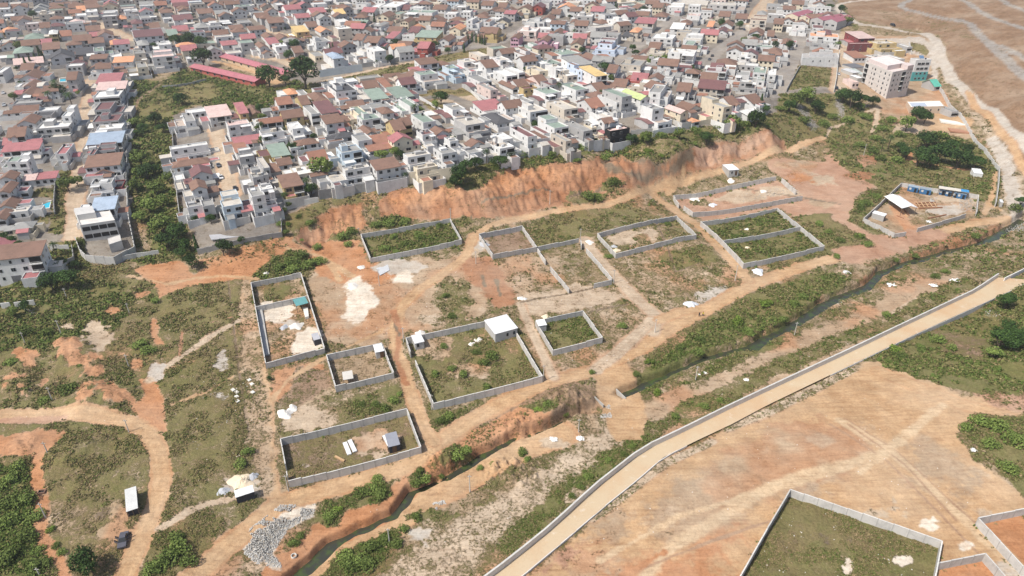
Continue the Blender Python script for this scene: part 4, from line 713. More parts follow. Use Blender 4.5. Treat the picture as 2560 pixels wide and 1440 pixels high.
def house_geo(w, d, st, kind, rc, wc, seed, wb, rb, simple=False):
    """adds wall faces to wb and roof faces to rb; returns window faces: list of (face, storey heights, extent)"""
    r = random.Random(seed); fh = 3.0; H = fh * st; wm, rm = wall_m(wc), roof_m(rc); x0, x1, y0, y1 = -w / 2, w / 2, -d / 2, d / 2; fac = []
    if kind == 'F':
        s = r.random()
        if st == 1 or s < .25 or simple:
            flat(wb, rb, x0, x1, y0, y1, -3, H, wm, rm); fac = [('f', x0, x1, y0, 0, H), ('s', y0, y1, 0, 0, H)]
            if w > 9 and s < .6 and not simple: a = x0 + w * (.1 + .4 * r.random()); flat(wb, rb, a, a + w * .3, y0 + d * .35, y0 + d * .8, H + .01, H + 2.3, wm, rm, .15)
        elif s < .6:      # upper floor set back behind a terrace
            e = y0 + d * (.22 + .2 * r.random()); flat(wb, rb, x0, x1, y0, y1, -3, fh, wm, surf('terrace', (.42, .35, .30)), .9)
            flat(wb, rb, x0 + .3, x1 - w * r.choice([0.02, .02, .25]), e, y1 - .25, fh + .01, H, wm, rm); fac = [('f', x0, x1, y0, 0, fh), ('f', x0 + .3, x1 - w * .25, e, fh, H), ('s', y0, y1, 0, 0, fh)]
            if r.random() < .6:
                q = r.choice([0, 1]); a, b = (x0 + .2, x0 + w * .45) if q else (x1 - w * .45, x1 - .2); rb.box(a, b, y0 + .15, e - .02, H - .25, H - .05, wm)
                for x in (a + .2, b - .35): wb.box(x, x + .25, y0 + .3, y0 + .55, fh + .9, H - .26, wm)
        elif s < .82:     # L shape
            g = w * (.5 + .15 * r.random()) * r.choice([1]); q = r.random() < .5; a, b = (x0, x0 + g) if q else (x1 - g, x1)
            flat(wb, rb, a, b, y0, y1, -3, H, wm, rm); c, e = (b + .01, x1) if q else (x0, a - .01)
            flat(wb, rb, c, e, y0 + d * .18, y1 - .2, -3, H - fh * (1 if st > 1 else 0) - (0 if st > 1 else .4), wm, rm if r.random() < .5 else surf('terrace', (.42, .35, .30)), .7); fac = [('f', a, b, y0, 0, H), ('f', c, e, y0 + d * .18, 0, fh), ('s', y0, y1, 0, 0, H)]
        else:             # two slabs of different height
            flat(wb, rb, x0, x1, y0, y0 + d * .55, -3, H, wm, rm); flat(wb, rb, x0 + w * .15, x1 - .1, y0 + d * .55 + .01, y1, -3, H + 1.7, wm, rm, .3); fac = [('f', x0, x1, y0, 0, H), ('s', y0, y0 + d * .55, 0, 0, H)]
        if not simple and st > 1:
            for k in range(1, st): wb.box(x0 - .12, x1 + .12, y0 - .14, y0 + .02, k * fh - .12, k * fh + .1, FRAME if s < .25 or s > .82 else wm)
    elif kind == 'S':
        wb.box(x0, x1, y0, y1, -3, H, wm); o = .45; rise = min(2.0, d * .16)
        wb.poly([(x0, y0, H), (x1, y0, H), (x1, y1, H), (x0, y1, H), (x0, y1, H + rise), (x1, y1, H + rise)], [(1, 2, 5), (0, 4, 3), (3, 4, 5, 2), (0, 1, 5, 4)], wm)
        s2 = rise / d; za, zb = H - o * s2 + .03, H + rise + o * s2 + .03
        rb.poly([(x0 - o, y0 - o, za), (x1 + o, y0 - o, za), (x1 + o, y1 + o, zb), (x0 - o, y1 + o, zb), (x0 - o, y0 - o, za + .16), (x1 + o, y0 - o, za + .16), (x1 + o, y1 + o, zb + .16), (x0 - o, y1 + o, zb + .16)], [(0, 3, 2, 1), (4, 5, 6, 7), (0, 1, 5, 4), (1, 2, 6, 5), (2, 3, 7, 6), (3, 0, 4, 7)], rm)
        fac = [('f', x0, x1, y0, 0, H), ('s', y0, y1, 0, 0, H)]
    else:
        side = r.random(); mx0, mx1, my0, my1 = x0, x1, y0, y1
        wing = not simple and w > 8 and side < .7
        if wing:
            g = w * .3
            if side < .35: mx0 = x0 + g
            else: mx1 = x1 - g
            a, b = (x0, mx0 - .01) if side < .35 else (mx1 + .01, x1); hw = 2.9 if st == 1 else H - 2.6
            if r.random() < .5: flat(wb, rb, a, b, y0 + d * .12, y1 - d * .2, -3, hw, wm, surf('terrace', (.42, .35, .30)), .5)
            else: wb.box(a, b, y0 + d * .12, y1 - d * .2, -3, hw - .5, wm); gable(wb, a, b, y0 + d * .12, y1 - d * .2, hw - .5, 1.1, 'x', .3, wm, rb, rm)
            fac.append(('f', a, b, y0 + d * .12, 0, min(hw, 3)))
        wb.box(mx0, mx1, my0, my1, -3, H, wm); fac += [('f', mx0, mx1, my0, 0, H), ('s', my0, my1, 0, 0, H)]
        if kind == 'V': gable(wb, mx0, mx1, my0, my1, H, min(3.2, (mx1 - mx0) * .24), 'y', .5, wm, rb, rm)
        elif kind == 'G': gable(wb, mx0, mx1, my0, my1, H, min(3.0, (my1 - my0) * .27), 'x', .5, wm, rb, rm)
        else: hip(rb, mx0, mx1, my0, my1, H, min(2.8, min(mx1 - mx0, my1 - my0) * .24), .55, rm)
        if not simple and kind == 'G' and r.random() < .4:
            c = mx0 + (mx1 - mx0) * (.3 + .4 * r.random()); g = min(4, (mx1 - mx0) * .35); wb.box(c - g / 2, c + g / 2, my0 - 1.2, my0 - .01, -3, H - .3, wm); gable(wb, c - g / 2, c + g / 2, my0 - 1.2, my0 + (my1 - my0) * .3, H - .3, g * .3, 'y', .3, wm, rb, rm)
    return fac
def add_openings(e, fac, w, d, st, sgn, seed, lvl):
    r = random.Random(seed + 5); fh = 3.0; n = 0
    for f in fac:
        L = f[2] - f[1]
        if f[0] == 'f': y = f[3]; k0, k1 = int(f[4] / fh), int(round(f[5] / fh))
        else: k0, k1 = 0, int(f[5] / fh)
        for k in range(k0, k1):
            if lvl < 2 and f[0] == 's' and k != k1 - 1: continue
            m = max(1, int(L / (3.4 if lvl > 1 else 5)))
            if f[0] == 's': m = min(m, 2)
            i = 0
            while i < m:
                c = f[1] + L * (i + .5) / m; zz = k * fh + 1.75; q = r.random()
                if f[0] == 'f':
                    if k == 0 and q < .18 and L > 4: o = put('garage_door', GATE, e, (c, y, 1.25))
                    elif k == 0 and q < .32: o = put('door', DOOR, e, (c, y, 1.1))
                    elif k > 0 and q < .4 and L / m > 3.0 and i > 0: o = put('balcony', BALC, e, (c, y - .0, k * fh + 1.55))
                    else: o = put('window', WIN[0 if q < .65 else 1 if q < .85 and L / m > 2.8 else 2], e, (c, y, zz))
                else:
                    o = put('window', WIN[0 if q < .4 else 2], e, (sgn * w / 2, c, zz), math.pi / 2 * sgn)
                n += 1; i += 1
    return n
# landmarks used in the labels
def where_house(px, py):
    if px < 215 and py > 480: return 'at left-edge gully'
    if px < 215 and py > 330: return 'near swimming pool'
    if px < 215 and py > 150: return 'around left-edge palms'
    if px < 330 and py > 150: return 'between lane and gully'
    if px < 200: return 'in top left corner'
    if px < 330: return 'at upper-left dusty street'
    if px < 475 and py <= 290: return 'just above green gully'
    if px < 720 and py <= 200: return 'behind red-roofed school'
    if py < 60 and px < 1000: return 'in hazy upper-middle rows'
    if px < 900 and py < 200: return 'beyond dark school trees'
    if px < 1300 and py < 62: return 'behind the cypresses'
    if px < 1280 and py < 160: return 'above long green strip'
    if px > 2098: return 'near tall apartment block'
    if px > 1940 and py < 60: return 'beside red warehouses'
    if px > 1920: return 'below the red warehouses'
    if px < 640 and py < 420: return 'upper right of gully'
    if px < 720: return 'at the gully corner'
    front = np.interp(px, [720, 950, 1130, 1300, 1500, 1700, 1930], [500, 460, 425, 385, 345, 320, 275]) - py
    if px > 1500 and py < 90: return 'in upper right streets'
    if px > 1500 and py < 165: return 'around upper right corner'
    if front < 62: return 'on cliff edge, ' + ('left part' if px < 1130 else 'middle part' if px < 1500 else 'right part')
    if front < 125: return 'second from cliff, ' + ('left part' if px < 1050 else 'middle part' if px < 1450 else 'right part')
    if px < 900: return 'just below school trees'
    if px < 1280: return 'left of walled lawn'
    if py > 130: return 'in middle town rows'
    if py > 62: return 'right of green strip'
    return 'in hazy upper-right rows'
HL = []
for (ox, oy), s in HOUSES:
    for r_ in s.replace('\n', '').split(';'):
        a = r_.split(); HL.append([ox + float(a[0]) / 4, oy + float(a[1]) / 4, float(a[2]) / 4, float(a[3]) / 4, a[4], a[5], a[6], int(a[7])])
hh = np.array([h[7] * 3.0 + (1 if h[4] in 'GVHS' else .3) for h in HL])
hp = np.array([[h[0], h[1]] for h in HL]); hx, hy, hz = hit(hp[:, 0], hp[:, 1], hh)
HW = []
for i, (px, py, w, dy, kind, rc, wc, st) in enumerate(HL):
    x, y, z = hx[i], hy[i], hz[i]; k = pxm(x, y, z + hh[i]); dep = math.atan2(CH - z - hh[i], y); ya = yaw_at(px, py)
    Wm = w / k; Dm = dy / k / max(math.sin(dep), .12); c, s_ = abs(math.cos(ya)), abs(math.sin(ya))
    if kind in 'GVH': Dm *= .85
    det = c * c - s_ * s_
    if det > .5: ww = (Wm * c - Dm * s_) / det; dd = (Dm * c - Wm * s_) / det
    else: ww = Wm / (c + .85 * s_); dd = ww * .85
    ww = min(max(ww, Wm * .62, 4), Wm * 1.02); dd = min(max(dd, 5.5, ww * .45), max(16, ww * 1.0)); HW.append([x, y, z, ww * 1.07, dd * 1.12, kind, rc, wc, st, ya, px, py, w])
# fill the gaps of the town on a plot grid
def town_ok(x, y):
    so_, ve, lu = cover(x, y); r_ = so_ / so_[:, :1]; D_ = np.array(S['D']) / S['D'][0]; return (np.abs(r_ - D_).sum(1) < .03) & (so_[:, 0] < .272) & (ve < .135)
cand = []
for gy_ in np.arange(-40, 110):
    for gx_ in np.arange(-110, 110): cand.append((gx_ * 14.5, gy_ * 14.0))
cand = np.array(cand); ca, sa = math.cos(YAW_A * .85), math.sin(YAW_A * .85); cw = np.stack([cand[:, 0] * ca - cand[:, 1] * sa, cand[:, 0] * sa + cand[:, 1] * ca + 300], 1) + rng.uniform(-1.2, 1.2, cand.shape)
cw = cw[(cw[:, 1] > 170) & (cw[:, 1] < 1500)]
cz_ = height(cw[:, 0], cw[:, 1]); cpx, cpy = project(cw[:, 0], cw[:, 1], cz_ + 4)
m = (cpx > -60) & (cpx < 2620) & (cpy > -25) & (cpy < 640); cw, cz_, cpx, cpy = cw[m], cz_[m], cpx[m], cpy[m]
ok = np.ones(len(cw), bool)
for dx, dy_ in ((-6, -5), (6, -5), (-6, 6), (6, 6), (0, 0)): ok &= town_ok(cw[:, 0] + dx, cw[:, 1] + dy_)
cw, cz_, cpx, cpy = cw[ok], cz_[ok], cpx[ok], cpy[ok]
BIG = toP(pxl('520 170,600 190,640 150,700 175,870 165,2230 205,2280 190,2300 275,260 560,245 590,280 545,300 600,2190 165,2010 40,2080 45,2050 48,600 570,660 570,560 585,2180 190,2170 170'))
fill = 0
for i in np.argsort(-cpy):
    x, y = cw[i]; ww = 9.5 + 3.5 * rng.random(); dd = 8.5 + 3 * rng.random(); okk = True
    for h in HW:
        if math.hypot(h[0] - x, h[1] - y) < (max(h[3], h[4]) + max(ww, dd)) * .5 * (.98 if h[10] > -900 else .9): okk = False; break
    if not okk or np.min(np.hypot(BIG[:, 0] - x, BIG[:, 1] - y)) < 13: continue
    if cpx[i] > 2085 and cpy[i] > 60: continue
    q = rng.random(); kind = 'F' if q < .42 else 'V' if q < .62 else 'G' if q < .82 else 'H' if q < .92 else 'S'
    rc = rng.choice(list('wgntm'), p=[.4, .2, .14, .16, .1]) if kind == 'F' else rng.choice(list('brmpodg'), p=[.6, .06, .07, .11, .02, .05, .09]); wc = rng.choice(list('wgctbky'), p=[.58, .2, .07, .09, .015, .035, .01])
    z = float(height(x, y)); k = pxm(x, y, z); HW.append([x, y, z, ww, dd, kind, str(rc), str(wc), 1 + int(rng.random() < .6), yaw_at(cpx[i], cpy[i]), float(cpx[i]), float(cpy[i]), ww * k]); fill += 1
print('houses traced', len(HL), 'filled', fill)
inview = [h for h in HW if -30 < h[10] < 2590 and h[11] > -8]
rank = sorted(inview, key=lambda h: -h[12] * (h[8] * 3 * pxm(h[0], h[1], h[2]) + h[4] * .4 * pxm(h[0], h[1], h[2]))); top = set(id(h) for h in rank[:298])
NB = NR = None; fm = MB(); nwin = 0
SIZ = lambda w: 'small ' if w < 7.5 else 'wide ' if w > 15 else ''
yardm = surf('yard_wall_plaster', (.50, .48, .45), 'render', .9, .6)
for i, h in enumerate(HW):
    x, y, z, w, d, kind, rc, wc, st, ya, px, py, wpx = h
    if id(h) in top:
        e = empty('house', (x, y, z), ya); wb, rb = MB(), MB(); fac = house_geo(w, d, st, kind, rc, wc, i * 7 + 3, wb, rb); wb.build('wall', e); rb.build('roof', e)
        lx = -x * math.cos(ya) - y * math.sin(ya); sgn = 1 if lx > 0 else -1; k = pxm(x, y, z)
        if k > 2.6: nwin += add_openings(e, fac, w, d, st, sgn, i, 2 if k > 3.9 else 1)
        r = random.Random(i)
        if kind == 'F' and k > 3 and r.random() < .5: put('water_tank', TANK, e, (w * (.3 if r.random() < .5 else -.3), d * .33, st * 3 + .0))
        if kind == 'F' and k > 2.6:
            for _ in range(r.choice([0, 1, 2, 2])):
                hb_ = MB(); a1, b1 = .5 + 1.2 * r.random(), .4 + .8 * r.random(); hb_.box(-a1, a1, -b1, b1, 0, .3 + 1.1 * r.random(), wall_m(r.choice('wgt'))); hb_.build('roof_hatch', e, (w * (r.random() - .5) * .6, d * (.1 + .22 * r.random()), st * 3.0))
        if kind == 'F' and k > 3.4 and r.random() < .5: put('air_conditioner', ACU, e, (w * (r.random() - .5) * .3, d * .38, st * 3 + .0))
        if k > 2.4 and w < 20:
            for side in (0, 1, 2):
                if r.random() > .85: continue
                aw, ad, ah = (3.2 + 2 * r.random(), d * (.4 + .4 * r.random()), 2.5 + .6 * r.random()) if side < 2 else (w * (.3 + .3 * r.random()), 3.2 + 2 * r.random(), 2.6 + .4 * r.random())
                ax, ay = ((-w / 2 - aw / 2 - .02, d * .1) if side == 0 else (w / 2 + aw / 2 + .02, d * .1)) if side < 2 else (w * (.25 if r.random() < .5 else -.25), -d / 2 - ad / 2 - .02)
                gxw, gyw = x + ax * math.cos(ya) - ay * math.sin(ya), y + ax * math.sin(ya) + ay * math.cos(ya)
                if min(math.hypot(gxw - g[0], gyw - g[1]) - min(g[3], g[4]) / 2 for g in HW if g is not h and abs(g[0] - x) < 40 and abs(g[1] - y) < 40 or g is HW[(i + 1) % len(HW)]) < 1.1: continue
                ab = MB(); q = r.random(); am = wall_m(wc if q < .7 else 'g'); rm2 = roof_m(r.choice(list('bbmggtwrp')))
                if q < .5: flat(ab, ab, ax - aw / 2, ax + aw / 2, ay - ad / 2, ay + ad / 2, -3, ah, am, rm2, .3, .16)
                else: ab.box(ax - aw / 2, ax + aw / 2, ay - ad / 2, ay + ad / 2, -3, ah, am); gable(ab, ax - aw / 2, ax + aw / 2, ay - ad / 2, ay + ad / 2, ah, .8, 'x', .25, am, ab, rm2, .12)
                ab.build('annex', e)
        if k > 3.0 and w < 22 and not (px < 130 and py > 590):
            yb = MB(); a, b, c, f_ = -w / 2 - 1.3, w / 2 + 1.3, -d / 2 - 3.4, d / 2 + 1.2; g = .18; hy_ = 1.7 + .6 * r.random(); yd = r.choice([yardm, wall_m('w'), wall_m(wc) if wc != 'd' else yardm])
            for q in ((a, b, c, c + g), (a, b, f_ - g, f_), (a, a + g, c + g, f_ - g), (b - g, b, c + g, f_ - g)): yb.box(*q, -3.5, hy_, yd)
            yb.build('yard_wall', e)
        kd = {'F': 'flat', 'S': 'sloping', 'G': 'side-gabled', 'V': 'front-gabled', 'H': 'hipped'}[kind]; stt = {1: 'low', 2: 'two-storey', 3: 'three-storey'}[st]
        later(e, f'{stt} {WC[wc][0]} house with {kd} {RC[rc][0].replace(" tiled", "").replace(" metal", "")} roof', where_house(px, py), 'house', 'houses of the town', px)
    else:
        wb, rb = MB(), MB(); house_geo(w, d, st, kind, rc, wc, i * 7 + 3, wb, rb, True); c, s_ = math.cos(ya), math.sin(ya)
        k = pxm(x, y, z)
        if k > 0:
            r = random.Random(i)
            for q in range(st):
                for t in (-.3, 0, .3):
                    if r.random() < .8: wb.box(w * t - .7, w * t + .7, -d / 2 - .05, -d / 2 + .02, q * 3 + 1, q * 3 + 2.3, DARK)
        for B in (wb, rb):
            for f_, mi_ in zip(B.f, B.m): fm.face([(x + B.v[j][0] * c - B.v[j][1] * s_, y + B.v[j][0] * s_ + B.v[j][1] * c, z + B.v[j][2]) for j in f_], B.mats[mi_])
if fm.f: tag(fm.build('distant_houses'), kind='stuff')
print('openings', nwin)
# ------------------------------------------------------------------ plants
def leaf_mat(name, a, bcol, c):
    m, nt, b = new_mat(name, .75, .15); g = N(nt, 'ShaderNodeNewGeometry'); oi = N(nt, 'ShaderNodeObjectInfo')
    r = g.outputs['Random Per Island']; x = MIX(nt, r, a, bcol); n = NOISE(nt, .45, 3, .6, g.outputs['Position'])
    x = MIX(nt, MATH(nt, 'MULTIPLY_ADD', n, 3, -1.2, True), x, c); v = MATH(nt, 'MULTIPLY_ADD', oi.outputs['Random'], .7, .7)
    cm = N(nt, 'ShaderNodeCombineColor'); [nt.links.new(v, cm.inputs[i]) for i in range(3)]
    nt.links.new(MIX(nt, 1.0, x, cm.outputs[0], 'MULTIPLY'), b.inputs['Base Color']); return m
LEAF = leaf_mat('dark_leaves', (.022, .045, .012), (.055, .095, .022), (.035, .07, .016))
LEAFB = leaf_mat('bush_leaves', (.075, .12, .025), (.17, .21, .055), (.115, .155, .037))
LEAFY = leaf_mat('bright_leaves', (.09, .15, .02), (.2, .26, .05), (.12, .19, .03))
BARK = plain('bark', (.10, .075, .055), .95)
def leaves(P, Nrm, size, spread=.7):
    """quads round the points P facing roughly along Nrm -> coords, faces"""
    n = len(P); d = Nrm + rng.normal(0, spread, (n, 3)); d /= np.linalg.norm(d, axis=1)[:, None] + 1e-9
    a = np.cross(d, rng.normal(0, 1, (n, 3))); a /= np.linalg.norm(a, axis=1)[:, None] + 1e-9; b = np.cross(d, a)
    s = (size * (.6 + .8 * rng.random(n)))[:, None]; a *= s; b *= s * .62
    co = np.stack([P - a, P - b * .9, P + a, P + b], 1).reshape(-1, 3); return co, np.arange(4 * n).reshape(n, 4)
def crown(nl, nleaf, flat_=.8, size=.1, lobe=.5):
    P = []; Q = []
    L = rng.normal(0, 1, (nl, 3)); L /= np.linalg.norm(L, axis=1)[:, None]; L[:, 2] = np.abs(L[:, 2]) * .9 - .15; L *= .55; rr = lobe * (.7 + .5 * rng.random(nl))
    k = rng.integers(0, nl, nleaf); d = rng.normal(0, 1, (nleaf, 3)); d /= np.linalg.norm(d, axis=1)[:, None]
    rad = rr[k] * (.55 + .45 * rng.random(nleaf) ** .4); P = L[k] + d * rad[:, None]; P[:, 2] *= flat_; m = P[:, 2] > -.55
    P, d = P[m], d[m]; co, f = leaves(P, d + np.array([0, 0, .5]), np.full(len(P), size)); return co, f
def mk(name, co, f, mat):
    me = raw_mesh(name, co, f, 4); me.materials.append(mat); return me
CROWN = [mk('crown', *crown(int(5 + 3 * i), 1300, .6 + .13 * i, .085, .55 - .04 * i), LEAF) for i in range(4)]
CROWNL = [mk('crown', *crown(8, 800, .8, .11), LEAFB) for _ in range(2)] + [mk('crown', *crown(7, 500, .85, .12), LEAFY)]
BUSH = [mk('foliage', *crown(7, 600, .62, .10, .55), LEAFB) for _ in range(3)] + [mk('foliage', *crown(6, 500, .6, .11, .55), LEAFY)]
SMALL = [mk('crown', *crown(6, 260, .9, .17), LEAF) for _ in range(3)]
def cyp():
    n = 500; z = rng.random(n); r = .14 * (1 - z) ** .6 * (.7 + .3 * rng.random(n)) + .01; t = rng.random(n) * 6.283
    P = np.stack([r * np.cos(t), r * np.sin(t), z], 1); Nn = np.stack([np.cos(t), np.sin(t), .4 + 0 * t], 1); return leaves(P, Nn, np.full(n, .045), .4)
CYP = mk('crown', *cyp(), LEAF)
def trunk_mesh(limbs=4):
    mb = MB(); mb.tube((0, 0, -.6), (0.03, 0, .35), .075, .05, BARK, 7)
    for i in range(limbs): t = i * 6.28 / limbs + .4; mb.tube((.03, 0, .3), (.34 * math.cos(t), .34 * math.sin(t), .85), .04, .012, BARK, 5)
    return mb.mesh('trunk')
TRUNK = trunk_mesh(); BSTEM = trunk_mesh(5)
def palm_meshes():
    mb = MB(); pts = [(0, 0, -.5), (.04, 0, 2), (.12, .03, 4), (.25, .06, 6)]
    for i in range(3): mb.tube(pts[i], pts[i + 1], .2 - .03 * i, .17 - .03 * i, BARK, 7)
    t = mb.mesh('trunk'); mb = MB()
    for k in range(15):
        a = k * 2.4; el = .9 - 1.2 * (k / 15); p0 = np.array([.25, .06, 6.0]); L = 2.6; prev = p0; dirh = np.array([math.cos(a), math.sin(a), 0]); sd_ = np.array([-math.sin(a), math.cos(a), 0])
        for j in range(6):
            e = el - j * .33; nxt = prev + (dirh * math.cos(e) + np.array([0, 0, math.sin(e)])) * L / 6; w0, w1 = .42 * math.sin(.5 + j * .42), .42 * math.sin(.5 + (j + 1) * .42)
            for sg in (-1, 1):
                for q in (0, .5):
                    a0 = prev + (nxt - prev) * q; a1 = prev + (nxt - prev) * (q + .38); tip = (a0 + a1) / 2 + sd_ * sg * (w0 + w1) * .75 + (nxt - prev) * .35 - np.array([0, 0, .14]); mb.face([a0, a1, tip], LEAF)
            mb.face([prev - sd_ * .03, nxt - sd_ * .03, nxt + sd_ * .03, prev + sd_ * .03], LEAF); prev = nxt
    return t, mb.mesh('crown')
PT, PC = palm_meshes()
def plant(kind, x, y, z, r, h=None, rz=None):
    rz = rng.random() * 6.28 if rz is None else rz
    if kind == 'palm':
        e = empty('palm_tree', (x, y, z), rz); s = r / 2.4; put('trunk', PT, e, scale=(s, s, s)); put('crown', PC, e, scale=(s, s, s)); return e
    if kind == 'cypress':
        e = empty('cypress_tree', (x, y, z), rz); h = h or r * 6; put('trunk', TRUNK, e, scale=(r * .8, r * .8, h * .3)); put('crown', CYP, e, scale=(r * 7, r * 7, h)); return e
    if kind in ('bush', 'ybush'):
        e = empty('bush', (x, y, z), rz); me = BUSH[3] if kind == 'ybush' else BUSH[rng.integers(3)]; put('stem', BSTEM, e, (0, 0, 0), 0, (r * .7, r * .7, r * .8)); put('foliage', me, e, (0, 0, r * .32), 0, (r, r * (.75 + .4 * rng.random()), r * (.7 + .5 * rng.random()))); return e
    e = empty('tree', (x, y, z), rz); cm = CROWN[rng.integers(4)] if kind == 'tree' else CROWNL[rng.integers(2)] if kind == 'ltree' else CROWNL[2] if kind == 'ytree' else SMALL[rng.integers(3)]
    put('trunk', TRUNK, e, (0, 0, 0), 0, (r * 1.1, r * 1.1, r * 1.2)); put('crown', cm, e, (0, 0, r * 1.05), 0, (r, r * (.8 + .3 * rng.random()), r * (.75 + .4 * rng.random()))); return e
